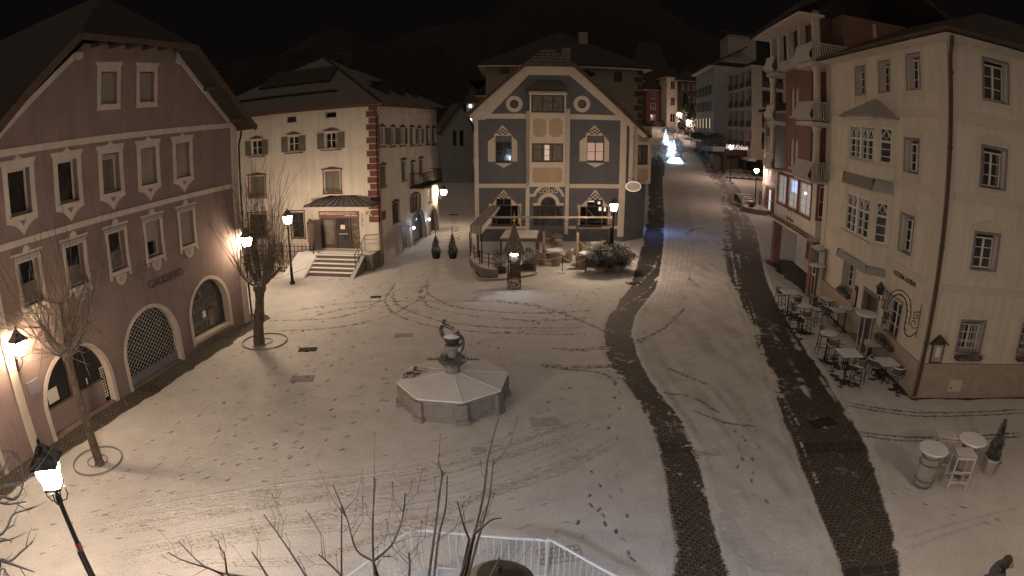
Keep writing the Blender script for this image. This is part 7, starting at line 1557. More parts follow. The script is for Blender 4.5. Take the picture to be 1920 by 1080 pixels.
for k, (x, y, h, r_) in enumerate(((1230, 305, 4.2, 1.6), (1240, 298, 3.6, 1.2), (1268, 285, 3.6, 1.3), (1262, 262, 4, 1.5), (1276, 300, 3.4, 1.1), (1249, 262, 4, 1.3))):
    p = GT(x, y); t = thing('frosted_tree', ('frosted bare shrub at the left end of the light cones', 'frosted bare shrub left of the glowing skirt', 'frosted bare shrub right of the glowing cones', 'frosted bare shrub above the farthest cones', 'frosted bare shrub nearest right of the glowing skirt', 'frosted bare shrub behind the farthest cone')[k], 'tree', p, 0, 'frosted shrubs around the light cones')
    MB().lathe([(.09, 0), (.05, h * .7)], 6).build('trunk', M['bark'], t); s = MB(); rg = random.Random(k)
    for j in range(150): d = Vector((rg.gauss(0, 1), rg.gauss(0, 1), rg.gauss(0, .8) + .5)).normalized(); a_ = Vector((0, 0, h * .45)) + d * .2; s.tube([a_, a_ + d * r_ * .6 + Vector((0, 0, .1)), a_ + d * r_ * rg.uniform(.8, 1.2)], [.06, .05, .03], 4, cap=False)
    s.build('crown', M['snow'], t)
for k, (x, y, w) in enumerate(((1232, 238, 2.0), (1243, 236, 2.0))):
    p = GT(x, y); t = thing('parked_car', ('dark snow covered parked car at the far end of the street, left one', 'dark snow covered parked car at the far end of the street, right one')[k], 'car', p, .2, 'parked cars at the street end'); s = MB(); s.box(-2.1, 2.1, -.9, .9, .35, .85); s.slab([(-1.3, -.8, 1.45), (.9, -.8, 1.45), (.9, .8, 1.45), (-1.3, .8, 1.45)], .08); s.box(-1.5, 1.2, -.78, .78, .85, 1.38); s.build('body', M['irontop'], t)
    for sx_ in (-1.35, 1.35):
        for sy_ in (-.85, .85): s = MB(); s.lathe([(.33, -.1), (.33, .1)], 14); q = s.build('wheel', M['iron'], t); q.location = (sx_, sy_, .33); q.rotation_euler = (PI / 2, 0, 0)
for k, (x, y, h) in enumerate(((1283, 250, 11), (1296, 262, 9), (1318, 290, 2.2), (1330, 296, 2.2))):
    p = GT(x, y); t = thing('dark_shrub' if h < 5 else 'conifer', ('tall dark conifer before the balconied brown house', 'dark conifer right of its taller neighbour up the street', 'small dark shrub by the street canopy, left one', 'small dark shrub by the street canopy, right one')[k], 'shrub' if h < 5 else 'tree', p, 0); MB().lathe([(.15, 0), (.05, h * .8)], 6).build('trunk', M['bark'], t); bush(t, 1400, (0, 0, h * .12), (h * .22, h * .22, h * .88), M['needles'], h * .06, cone=True, name='crown', seed=k + 90)
# ------------------------------------------------------------------ fountain under its winter cover
fc = Vector((-1.74, 16.26, 0)); RB_ = 1.62
FT_ = thing('fountain', 'octagonal stone fountain with snowy winter cover, flower ring and bronze figures round an urn', 'fountain', fc, 0)
ph8 = math.radians(13.6)
s = MB(); s.lathe([(RB_, 0), (RB_, .68), (RB_ - .12, .68), (RB_ - .12, .5)], 8, ph=ph8); bo = s.build('basin', M['stone'], FT_)
for k in range(8):
    an = ph8 + k * PI / 4; p = Vector((math.cos(an), math.sin(an))); s = MB(); mm = Matrix.Rotation(an, 4, 'Z'); mm.translation = (p.x * RB_, p.y * RB_, 0)
    s.box(-.16, .10, -.17, .17, 0, .16, mm); s.box(-.14, .05, -.13, .13, .16, .62, mm); s.build('pier', M['stone'], bo)
    a2 = an + PI / 8; q = Vector((math.cos(a2), math.sin(a2))) * RB_ * math.cos(PI / 8); mm = Matrix.Rotation(a2, 4, 'Z'); mm.translation = (q.x, q.y, 0); s = MB()
    for (y0, y1, z0, z1) in ((-.38, .38, .50, .54), (-.38, .38, .12, .16), (-.38, -.34, .16, .50), (.34, .38, .16, .50)): s.box(-.02, .018, y0, y1, z0, z1, mm)
    s.build('panel', M['stone'], bo)
s = MB(); s.lathe([(RB_ + .05, .69), (RB_ + .05, .73), (.24, .94)], 8, ph=ph8); cv_ = s.build('winter_cover', M['snow'], FT_)
s = MB()
for k in range(8): an = ph8 + k * PI / 4; s.bar((.24 * math.cos(an), .24 * math.sin(an), .94), ((RB_ + .05) * math.cos(an), (RB_ + .05) * math.sin(an), .735), .02, .014)
s.build('cover_ridge', M['snow'], cv_)
s = MB(); s.lathe([(.34, .92), (.30, 1.02), (.26, 1.05), (.27, 1.12), (.30, 1.3), (.33, 1.42), (.28, 1.46), (.2, 1.5), (.19, 1.95), (.24, 2.0), (.32, 2.03), (.32, 2.09), (.28, 2.12), (.001, 2.13)], 24); s.build('column', M['stone'], FT_, smooth=False)
s = MB(); s.lathe([(.18, 2.12), (.28, 2.24), (.34, 2.40), (.36, 2.46), (.33, 2.47), (.26, 2.52), (.12, 2.58), (.001, 2.6)], 24); s.build('urn', M['bronze'], FT_, smooth=True)
s = MB(); s.lathe([(.355, 2.465), (.28, 2.53), (.13, 2.605), (.001, 2.62)], 20); s.build('snow_cap', M['snow'], FT_)
s = MB(); rg = random.Random(2)
for k in range(8): an = k * PI / 4; s.tube([(.28 * math.cos(an), .28 * math.sin(an), 1.25), (.45 * math.cos(an), .45 * math.sin(an), 1.35), (.52 * math.cos(an), .52 * math.sin(an), 1.5)], .02, 5)
for rr, z in ((.50, 1.45), (.55, 1.52)): s.tube([(rr * math.cos(2 * PI * k / 24), rr * math.sin(2 * PI * k / 24), z) for k in range(25)], .025, 6, cap=False)
s.build('flower_ring', M['bronze'], FT_)
for sg in (-1, 1): s = MB(); s.bar((sg * .5, 0, 1.5), (sg * 1.02, .05, 1.48), .05, .05); [s.bar((sg * (.62 + .1 * j), 0, 1.5), (sg * (.62 + .1 * j), .02, 1.58 + .02 * (j % 2)), .03) for j in range(4)]; s.build('spout_arm', M['bronze'], FT_)
bush(FT_, 900, (0, 0, 1.52), (.52, .52, .17), M['leaves'], .10, name='winter_plants', seed=9)
s = MB()
for k in range(60): an = rg.uniform(0, 2 * PI); r_ = rg.uniform(.25, .55); p = Vector((r_ * math.cos(an), r_ * math.sin(an), 1.5)); s.tube([p, p + Vector((.08 * math.cos(an), .08 * math.sin(an), rg.uniform(.15, .32)))], [.008, .003], 4)
s.build('dry_foliage', M['twig'], FT_)  # thin leafless dry stems standing up out of the flower ring
# figures: standing child leaning back on the left, pulling; small one climbing on the right; one lying on the cover
def figure(name, J, R, hair=None, loc=(0, 0, 0), rz=0, sc=1.0, m=M['bronze'], par=FT_):
    names = list(J.keys()); idx = {n: i for i, n in enumerate(names)}
    E_ = [('pelvis', 'waist'), ('waist', 'chest'), ('chest', 'neck'), ('neck', 'head'), ('head', 'crown'), ('chest', 'shL'), ('shL', 'elL'), ('elL', 'haL'), ('chest', 'shR'), ('shR', 'elR'), ('elR', 'haR'), ('pelvis', 'hiL'), ('hiL', 'knL'), ('knL', 'anL'), ('anL', 'toL'), ('pelvis', 'hiR'), ('hiR', 'knR'), ('knR', 'anR'), ('anR', 'toR')]
    return skin(name, [(J[n], R.get(n, R.get(n[:2], .05))) for n in names], [(idx[a], idx[b]) for a, b in E_], m, par, 2, loc, rz, root=idx['pelvis'], scale=sc)
Rc = dict(pelvis=.088, waist=.074, chest=.092, neck=.036, head=.090, crown=.076, sh=.046, el=.034, ha=.028, hi=.064, kn=.046, an=.032, to=.028)
o = figure('bronze_figure', dict(pelvis=(-.42, 0, 2.60), waist=(-.43, 0, 2.72), chest=(-.38, 0, 2.88), neck=(-.33, 0, 3.0), head=(-.28, 0, 3.09), crown=(-.26, 0, 3.16), shL=(-.34, -.12, 2.94), elL=(-.12, -.13, 2.84), haL=(.10, -.10, 2.74), shR=(-.34, .12, 2.94), elR=(-.12, .13, 2.84), haR=(.10, .10, 2.74), hiL=(-.38, -.08, 2.52), knL=(-.24, -.10, 2.34), anL=(-.06, -.14, 2.17), toL=(.06, -.14, 2.14), hiR=(-.36, .08, 2.50), knR=(-.30, .10, 2.30), anR=(-.22, .12, 2.16), toR=(-.10, .12, 2.13)), Rc)
o = figure('bronze_figure', dict(pelvis=(.42, 0, 2.22), waist=(.40, 0, 2.33), chest=(.34, 0, 2.46), neck=(.27, 0, 2.56), head=(.20, 0, 2.62), crown=(.16, 0, 2.66), shL=(.30, -.11, 2.52), elL=(.18, -.16, 2.58), haL=(.04, -.12, 2.60), shR=(.30, .11, 2.52), elR=(.18, .16, 2.56), haR=(.04, .12, 2.58), hiL=(.43, -.07, 2.14), knL=(.40, -.09, 1.96), anL=(.32, -.10, 1.82), toL=(.24, -.10, 1.78), hiR=(.40, .07, 2.14), knR=(.28, .09, 2.08), anR=(.22, .10, 2.0), toR=(.14, .10, 2.0)), Rc, )
for ch in FT_.children:
    if not ch.name.startswith(('basin', 'winter_cover')): ch.scale = (.76, .76, .76); ch.location = (0, 0, .17)
lp = G_(772, 697, .92) - fc
o = figure('bronze_figure', dict(pelvis=(-.22, 0, .10), waist=(-.12, 0, .13), chest=(.02, 0, .20), neck=(.10, 0, .27), head=(.14, 0, .33), crown=(.16, 0, .38), shL=(.04, -.10, .20), elL=(.16, -.14, .06), haL=(.02, -.16, .03), shR=(.04, .10, .20), elR=(.22, .12, .15), haR=(.52, .08, .13), hiL=(-.26, -.07, .08), knL=(-.12, -.15, .05), anL=(-.24, -.20, .03), toL=(-.32, -.2, .03), hiR=(-.24, .07, .08), knR=(.0, .12, .05), anR=(.22, .12, .04), toR=(.30, .12, .05)), Rc, loc=(lp.x, lp.y, .79), rz=.0, sc=.85)

# ------------------------------------------------------------------ trees on the square
def pollard(name, label, base, lean, H0, limbs, shoots, L0, up, seed, r0=.17, side=5, m='twig', sp=1.0):
    rg = random.Random(seed); t = thing(name, label, 'tree', base, 0); s = MB()
    P = [Vector((0, 0, -.05)), Vector((lean[0] * .2, lean[1] * .2, H0 * .3)), Vector((lean[0] * .7, lean[1] * .6, H0 * .65)), Vector((lean[0], lean[1], H0))]
    P = smooth(P, 5); rr = [r0 * (1.35 if i == 0 else 1.0 - .25 * i / len(P)) * (1 + .10 * rg.uniform(-1, 1)) for i in range(len(P))]; s.tube(P, rr, 12)
    tw = MB(); knobs = []
    top = P[-1]; s.ball(top, r0 * 1.25, 8)
    for (dx, dy, dz, r) in limbs:
        e = top + Vector((dx, dy, dz)); mid = top.lerp(e, .5) + Vector((rg.uniform(-.1, .1), rg.uniform(-.1, .1), -.1)); Q = smooth([top, mid, e], 5); s.tube(Q, [r * (1 - .45 * i / len(Q)) * (1 + .15 * rg.uniform(-1, 1)) for i in range(len(Q))], 8); s.ball(e, r * .95, 7); knobs.append(e)
        for q in (Q[4], Q[7]):
            if rg.random() < .75: knobs.append(q)
    s.build('trunk', M['bark'], t)
    for kn in knobs:
        for j in range(shoots):
            out = Vector((kn.x - top.x, kn.y - top.y, 0)); out = out.normalized() if out.length > .05 else Vector((0, 0, 0))
            d = (Vector((rg.gauss(0, sp), rg.gauss(0, sp), rg.gauss(0, .75) + up)) + out * .7 * sp).normalized(); L = L0 * rg.uniform(.45, 1.15) * (1.15 if d.z > .6 else .75); p = kn.copy(); pts = [p.copy()]; n = 6
            for i in range(n):
                d = (d + Vector((rg.gauss(0, .13), rg.gauss(0, .13), rg.gauss(0, .1) + .05 * up))).normalized(); p = p + d * L / n; pts.append(p.copy())
            tw.tube(pts, [.011 * (1 - .75 * i / n) + .002 for i in range(n + 1)], 4, cap=False)
            for q in range(side):
                i = rg.randint(1, n - 1); a = pts[i]; d2 = (Vector((rg.gauss(0, 1), rg.gauss(0, 1), rg.gauss(0, .8) + .3)) + d).normalized(); l2 = L * rg.uniform(.1, .32); b = a + d2 * l2; tw.tube([a, a.lerp(b, .5) + Vector((0, 0, .02)), b], [.0042, .0032, .0016], 3, cap=False)
    tw.build('crown', M[m], t, recalc=False); return t
pollard('lime_tree', 'gnarled bare tree with upright shoots beside the far corner of the mauve house', GT(487, 648), (.28, .1, 0), 2.3, [(-.55, .1, .9, .10), (-.12, .1, 2.0, .13), (.75, -.1, 1.15, .12), (.35, .2, .8, .09), (-.25, -.25, 1.3, .09), (-.8, .1, .5, .07), (.95, .0, .75, .08)], 8, 3.0, 2.2, 11, r0=.23, side=3, sp=.5)
pollard('lime_tree', 'bare spreading tree with fine twigs in front of the first shop arch', GT(187, 870), (-.14, .05, 0), 3.1, [(-1.0, .1, .9, .075), (-.1, .25, 1.35, .085), (1.05, .1, .95, .07), (.55, -.3, .6, .06), (-.55, -.2, .85, .065), (-1.35, .15, .4, .05), (.3, .3, 1.0, .06)], 8, 2.5, .8, 5, r0=.135, side=5)
for k, (px, py, r_) in enumerate(((497, 641, .95), (183, 865, .82))):
    p = GT(px, py); t = thing('tree_grate', ('round tree grate outlined in the snow under the gnarled tree', 'round tree grate outlined in the snow under the nearer tree')[k], 'tree grate', p, 0, 'round tree grates'); s = MB(); s.lathe([(r_ - .03, .0), (r_ - .03, .045), (r_, .045), (r_, 0)], 48, cap=False); s.build('outer_ring', M['stone'], t); s = MB(); s.lathe([(.32, 0), (.32, .03), (.34, .03), (.34, 0)], 32, cap=False); s.build('inner_ring', M['stone'], t)
# drain grates
for k, (x, y, w, st_) in enumerate(((578, 655, .42, 1), (568, 710, .46, 0), (449, 792, .42, 0), (495, 930, .46, 0), (757, 629, .40, 0), (1022, 792, .46, 0), (1050, 1040, .5, 0), (1323, 849, .42, 0), (1543, 792, .5, 1), (1187, 531, .45, 1), (705, 557, .3, 1), (898, 843, .22, 0), (850, 402, .5, 1))):
    w *= .85; p = GT(x, y); lab = ('square iron cover close to the gnarled tree', 'square drain grate below the iron cover near the gnarled tree', 'square drain grate halfway between the near tree and the fountain', 'square drain grate lowest left, right of the near street lamp', 'faint drain grate between gnarled tree and fountain', 'faint drain grate just right of the fountain base', 'drain grate under the right crowd barrier', 'drain grate at the inner edge of the left cobbled band', 'dark iron cover in the right cobbled band', 'dark iron cover at the kerb before the fir boughs', 'small dark manhole in the snow behind the gnarled tree', 'short slotted drain just below the fountain', 'small dark cover far up the side lane')[k]
    t = thing('drain_grate', lab, 'drain cover', p + Vector((0, 0, .012)), .16, 'drain covers'); s = MB()
    if st_: s.box(-w, w, -w * .55, w * .55, -.05, .0)
    else:
        s.box(-w, w, -w * .55, w * .55, -.06, -.03)
    s.build('plate', M['stone' if not st_ else 'dark'], t)
    if not st_:
        s = MB(); n = 9
        for j in range(n + 1): x_ = -w + 2 * w * j / n; s.bar((x_, -w * .55, -.01), (x_, w * .55, -.01), .035, .02)
        for j in range(4): y_ = -w * .55 + w * 1.1 * j / 3; s.bar((-w, y_, -.008), (w, y_, -.008), .03, .02)
        s.build('bars', M['darkstone'], t)

# ------------------------------------------------------------------ outdoor tables along the inn
def bar_stool(label, loc, rz):
    t = thing('bar_stool', label, 'bar stool', loc, rz, 'bar stools along the inn'); s = MB(); s.box(-.21, .21, -.20, .20, .70, .75); st = s.build('seat', M['greywick'], t); MB().box(-.19, .19, -.18, .18, .752, .775).build('snow_cover', M['snow'], st)
    s = MB(); pts = [(.24, -.14, .98), (.24, .05, 1.0), (.17, .22, 1.03), (0, .26, 1.04), (-.17, .22, 1.03), (-.24, .05, 1.0), (-.24, -.14, .98)]; s.tube(smooth([Vector(p) for p in pts], 3), .022, 6); vs_ = []
    for p in pts[1:-1]: vs_ += [(p[0] * .96, p[1] * .96, .80), (p[0], p[1], 1.0)]
    s.add(vs_, [(2 * k, 2 * k + 2, 2 * k + 3, 2 * k + 1) for k in range(4)]); s.build('backrest', M['greywick'], t)
    for sx_ in (-1, 1):
        for sy_ in (-1, 1): MB().bar((sx_ * .19, sy_ * .18, .72), (sx_ * .24, sy_ * .24, 0), .024).build('leg', M['iron'], t)
    s = MB(); s.bar((-.22, -.22, .28), (.22, -.22, .28), .02); s.bar((-.22, .22, .28), (.22, .22, .28), .02); s.bar((-.22, -.22, .28), (-.22, .22, .28), .02); s.bar((.22, -.22, .28), (.22, .22, .28), .02); s.build('footrest', M['iron'], t); return t
def tub_chair(label, loc, rz):
    t = thing('tub_chair', label, 'chair', loc, rz, 'low tub chairs along the inn'); s = MB(); s.lathe([(.22, .40), (.26, .44), (.24, .46)], 16); st = s.build('seat', M['greywick'], t)
    s = MB(); vs_, fs_ = [], []; n = 12
    for k in range(n + 1):
        an = -PI * .08 + PI * 1.16 * k / n
        for rr, z in ((.23, .42), (.32, .72), (.30, .73), (.215, .43)): vs_.append((rr * math.cos(an), rr * math.sin(an), z))
    for k in range(n):
        for j in range(4): fs_.append((4 * k + j, 4 * k + (j + 1) % 4, 4 * k + 4 + (j + 1) % 4, 4 * k + 4 + j))
    s.add(vs_, fs_); s.build('backrest', M['greywick'], t); s = MB(); s.tube([(.31 * math.cos(-PI * .08 + PI * 1.16 * k / n), .31 * math.sin(-PI * .08 + PI * 1.16 * k / n), .735) for k in range(n + 1)], .022, 6); s.build('snow_rim', M['snow'], t)
    for sx_ in (-1, 1):
        for sy_ in (-1, 1): MB().bar((sx_ * .14, sy_ * .14, .42), (sx_ * .24, sy_ * .24, 0), .022).build('leg', M['iron'], t)
    return t
GB = 'tables along the inn'
for px, py, h, r, sq, lab in ((1480, 548, 1.1, .40, 1, 'high square table farthest up the inn pavement'), (1509, 574, 1.1, .36, 0, 'high round table just before the farthest high square one'), (1555, 625, 1.1, .38, 0, 'high round table halfway, before the second heater stand'), (1593, 662, 1.1, .42, 1, 'high square table with crossed feet, nearest to the road of the near group'), (1588, 577, 1.1, .36, 0, 'high round table against the inn wall under the flower box'), (1557, 561, .75, .42, 1, 'low square table beside the first heater stand'), (1574, 582, .75, .38, 1, 'low square table left of the round one under the flower box'), (1636, 644, .75, .42, 1, 'low square table directly behind the second heater stand'), (1665, 679, .75, .42, 1, 'low square table nearest to the inn corner with two tub chairs')):
    p = GZ(px, py, h); round_table('', lab, (p.x, p.y, 0), h, r, -.16 + .05, group=GB, sq=bool(sq))
for px, py, rz, lab in ((1460, 586, 1.6, 'bar stool at the left side of the farthest high square table'), (1488, 602, -2.6, 'bar stool between the two farthest high tables'), (1487, 622, 1.3, 'bar stool left of the farther high round table'), (1506, 632, 3.1, 'bar stool in front of the farther high round table'), (1528, 618, -1.5, 'bar stool right of the farther high round table'), (1541, 668, 1.3, 'bar stool left of the halfway high round table'), (1556, 690, 2.9, 'bar stool in front of the halfway high round table'), (1570, 704, 1.2, 'bar stool left of the near high square table'), (1605, 730, -2.5, 'bar stool right front of the near high square table, nearest the road')):
    p = GT(px, py - 6); bar_stool(lab, p, rz)
for px, py, rz, lab in ((1552, 606, 1.9, 'tub chair in the gap before the low square table left of the round one'), (1546, 560, .6, 'tub chair behind the low square table beside the first heater'), (1637, 712, 2.0, 'tub chair at the left front of the low table nearest the inn corner'), (1678, 727, -2.7, 'tub chair at the right front of the low table nearest the inn corner'), (1655, 678, .3, 'tub chair behind the low table nearest the inn corner')):
    tub_chair(lab, GT(px, py - 4), rz)
for k, (px, py, ty) in enumerate(((1524, 573, 519), (1609, 686, 588))):
    p = GT(px, py); h = 2.0; t = thing('patio_heater', ('tall patio heater stand with round snowy top beside the near red pillar', 'tall patio heater stand with round snowy top before the inn door')[k], 'patio heater', p, 0, 'patio heater stands')
    s = MB(); s.lathe([(.46, h), (.46, h + .03)], 28); q = s.build('top', M['paleiron'], t); s = MB(); s.lathe([(.45, h + .031), (.42, h + .06), (.001, h + .07)], 28); s.build('snow_cover', M['snow'], q)
    for a_ in range(4): an = PI / 4 + a_ * PI / 2; MB().bar((.22 * math.cos(an), .22 * math.sin(an), 0), (.26 * math.cos(an), .26 * math.sin(an), h), .035).build('leg', M['paleiron'], t)
    s = MB(); s.lathe([(.07, .5), (.06, h - .2), (.12, h - .02)], 12); s.lathe([(.22, .03), (.22, .5)], 12); s.build('burner', M['galv' if False else 'greywick'], t)

# ------------------------------------------------------------------ barrel tables, slatted stools, potted spruce
for k, (px, py) in enumerate(((1752, 840), (1825, 823))):
    p = GZ(px, py, 1.1); t = thing('barrel_table', ('grey barrel table with round snowy top, nearer to the cobbles', 'grey barrel table with round snowy top, beside the potted spruce')[k], 'barrel table', (p.x, p.y, 0), 0, 'barrel tables')
    s = MB(); n = 40; prof = [(.25, 0), (.29, .2), (.315, .45), (.30, .72), (.26, .93), (.001, .93)]
    o = len(s.v)
    for r, z in prof:
        for j in range(n): an = 2 * PI * j / n; r2 = r - (.006 if j % 2 == 0 and r > .1 else 0); s.v.append((r2 * math.cos(an), r2 * math.sin(an), z))
    for i in range(len(prof) - 1):
        for j in range(n): s.f.append([o + i * n + j, o + i * n + (j + 1) % n, o + (i + 1) * n + (j + 1) % n, o + (i + 1) * n + j]); s.m.append(0)
    b = s.build('barrel', M['barrel'], t)
    for z, r in ((.06, .268), (.24, .303), (.70, .308), (.88, .272)): s = MB(); s.lathe([(r, -.025), (r + .008, -.02), (r + .004, .02), (r, .025)], 32, (0, 0, z)); s.build('hoop', M['hoop'], b)
    s = MB(); s.lathe([(.20, .93), (.20, 1.06)], 16); s.lathe([(.44, 1.06), (.45, 1.075), (.44, 1.09)], 36); q = s.build('tabletop', M['galv'], t); s = MB(); s.lathe([(.435, 1.092), (.425, 1.105), (.001, 1.108)], 36); s.build('snow_cover', M['snow'], q)
for k, (px, py, rz) in enumerate(((1776, 815, -.42), (1811, 847, -.38))):
    p = GZ(px, py, 1.04); t = thing('slatted_stool', ('tall white slatted stool between the two barrel tables, farther one', 'tall white slatted stool between the two barrel tables, nearer one with open legs')[k], 'stool', (p.x, p.y, 0), rz, 'slatted stools')
    s = MB()
    for j in range(8): x = -.31 + .62 * (j + .5) / 8; s.box(x - .032, x + .032, -.24, .24, 1.0, 1.03)
    st = s.build('seat', M['woodlight'], t); s = MB()
    for j in range(8): x = -.31 + .62 * (j + .5) / 8; s.box(x - .027, x + .027, -.235, .235, 1.031, 1.042)
    s.build('snow_cover', M['snow'], st); s = MB(); s.box(-.31, .31, -.24, -.21, .92, .999); s.box(-.31, .31, .21, .24, .92, .999); s.box(-.31, -.28, -.21, .21, .92, .999); s.box(.28, .31, -.21, .21, .92, .999); s.build('frame', M['paleiron'], t)
    for sx_ in (-1, 1):
        for sy_ in (-1, 1): MB().bar((sx_ * .285, sy_ * .215, .92), (sx_ * .30, sy_ * .24, 0), .045).build('leg', M['paleiron'], t)
    s = MB(); s.bar((-.29, -.225, .55), (.29, -.225, .55), .035); s.bar((-.295, -.235, .25), (.295, -.235, .25), .035); s.bar((-.295, .235, .25), (.295, .235, .25), .035); s.bar((-.295, -.235, .2), (-.295, .235, .2), .035); s.bar((.295, -.235, .2), (.295, .235, .2), .035); s.build('crossbar', M['paleiron'], t)
p = GT(1852, 884); t = thing('potted_spruce', 'small snow dusted spruce in a hexagonal stone planter beside the barrel tables', 'potted plant', p, .3)
s = MB(); s.lathe([(.24, .0), (.30, .40), (.31, .44), (.25, .44), (.24, .36)], 6); s.build('planter', M['plinth'], t); s = MB(); s.lathe([(.31, .441), (.30, .46), (.26, .46), (.25, .441)], 6, cap=False); s.build('snow_rim', M['snow'], t)
bush(t, 2600, (0, 0, .38), (.27, .27, 1.22), M['needles'], .08, cone=True, seed=71); MB().lathe([(.025, .3), (.01, 1.5)], 6).build('stem', M['bark'], t)

# ------------------------------------------------------------------ crowd barriers
for k, (a, b, lab) in enumerate((((675, 1066), (770, 994), 'galvanised crowd barrier at the left, running toward the camera'), ((786, 994), (1026, 1013), 'galvanised crowd barrier in the middle, facing the fountain'), ((1029, 1010), (1160, 1085), 'galvanised crowd barrier at the right, turned toward the camera'))):
    A, B_ = GZ(*a, 1.1), GZ(*b, 1.1)
    if k == 0: A, B_ = B_ + (A - B_).normalized() * 2.2, B_
    if k == 2: B_ = A + (B_ - A).normalized() * 2.2
    W = (B_ - A).length; t = thing('crowd_barrier', lab, 'barrier', (A.x, A.y, 0), math.atan2(B_.y - A.y, B_.x - A.x), 'crowd barriers'); s = MB()
    s.tube(smooth([Vector(p_) for p_ in ((0, 0, .05), (0, 0, .9), (.03, 0, 1.04), (.12, 0, 1.1), (W - .12, 0, 1.1), (W - .03, 0, 1.04), (W, 0, .9), (W, 0, .05))], 4), .021, 8); s.tube([(0, 0, .2), (W, 0, .2)], .017, 8); s.build('frame', M['galv'], t)
    s = MB(); n = 17 if W > 1.5 else 6
    for j in range(1, n): x = W * j / n; s.tube([(x, 0, .2), (x, 0, 1.09)], .0075, 6)
    s.build('bars', M['galv'], t)
    s = MB(); s.lathe([(.02, 1.115), (.001, 1.125)], 4); s = MB(); s.box(.1, W - .1, -.018, .018, 1.118, 1.132); s.build('snow_line', M['snow'], t)
    for x in (.25, W - .25): s = MB(); s.bar((x, -.3, .02), (x, .3, .02), .05, .012); s.bar((x, 0, .02), (x, 0, .2), .03); s.build('foot', M['galv'], t)
dc_ = PY(937, 1074, 4.3); t = thing('dome_lamp', 'round dark cap of a cool lit lamp just showing at the bottom picture edge', 'street lamp', (dc_.x, dc_.y, 0), 0); z = dc_.z; s = MB(); s.lathe([(.36, z - .24), (.34, z - .12), (.22, z - .02), (.03, z + .03), (.02, z + .07), (.004, z + .1)], 24); s.build('cap', M['iron'], t); MB().lathe([(.07, 0), (.045, z - .5)], 10).build('pole', M['iron'], t); MB().lathe([(.10, z - .52), (.2, z - .3), (.2, z - .26)], 16).build('lamp_glass', glow('cool lamp glass', (.62, .78, 1.0), 400), t)

# ------------------------------------------------------------------ near street lamp, bottom left
q = GZ(93, 888, 3.6); lb = street_lamp('near street lamp with bright lantern at the lower left, leaning into the picture', (q.x, q.y, 0), 3.6, 1.0, rz=.5, gm=LAMPN)
s = MB(); s.lathe([(.055, 2.12), (.06, 2.13), (.06, 2.27), (.055, 2.28)], 12); s.build('red_band', M['reddot'], lb); s = MB(); s.box(-.02, .02, -.16, -.06, 1.5, 2.2); s.build('side_plate', M['iron'], lb)

# ------------------------------------------------------------------ bare twigs of trees standing below the camera
def nibtree(name, label, base, runs, r0, m, seed, side=.5, buds=True):
    """runs: list of (list of (px, py, distance)), real branches 3 to 6 m away rising from one trunk"""
    rg = random.Random(seed); t = thing(name, label, 'tree', base, 0); B = Vector(base); s = MB(); hub = Vector((0, 0, 0)); ends = []
    tw = MB()
    for run in runs:
        P = [PR(*p) - B for p in run]; Q = smooth(P, 5); n = len(Q); tw.tube(Q, [r0 * (1 - .75 * i / n) + .002 for i in range(n)], 6); ends.append(Q[0])
        for i in range(2, n - 1):
            if rg.random() < side:
                d = (Q[i + 1] - Q[i]).normalized(); o_ = (d.orthogonal() * rg.choice((-1, 1)) + d.cross(d.orthogonal()) * rg.uniform(-1, 1)).normalized(); L = rg.uniform(.10, .42); a = Q[i]; b = a + (d * .7 + o_ * .7) * L * .5; c = b + (d * .95 + o_ * .25) * L * .5 + Vector((0, 0, .04)); tw.tube([a, b, c], [r0 * .4, r0 * .28, .0016], 5)
                if buds: tw.ball(c, .006, 5)
                if rg.random() < .5: e = b + (o_ * .9 + d * .3) * L * .3; tw.tube([b, e], [r0 * .25, .0016], 4)
        if buds: tw.ball(Q[-1], .007, 5)
    tw.build('crown', M[m], t)
    H_ = min(e.z for e in ends); c = Vector((sum(e.x for e in ends) / len(ends), sum(e.y for e in ends) / len(ends), 0)); hub = Vector((c.x * .6, c.y * .6, H_ * .62))
    s.tube([(0, 0, 0), (hub.x * .3, hub.y * .3, hub.z * .5), hub], [.13, .1, .07], 10)
    for e in ends: s.tube([hub, hub.lerp(e, .5) + Vector((0, 0, .1)), e], [.05, .035, r0], 6)
    s.build('trunk', M['bark'], t); return t
D = 4.2
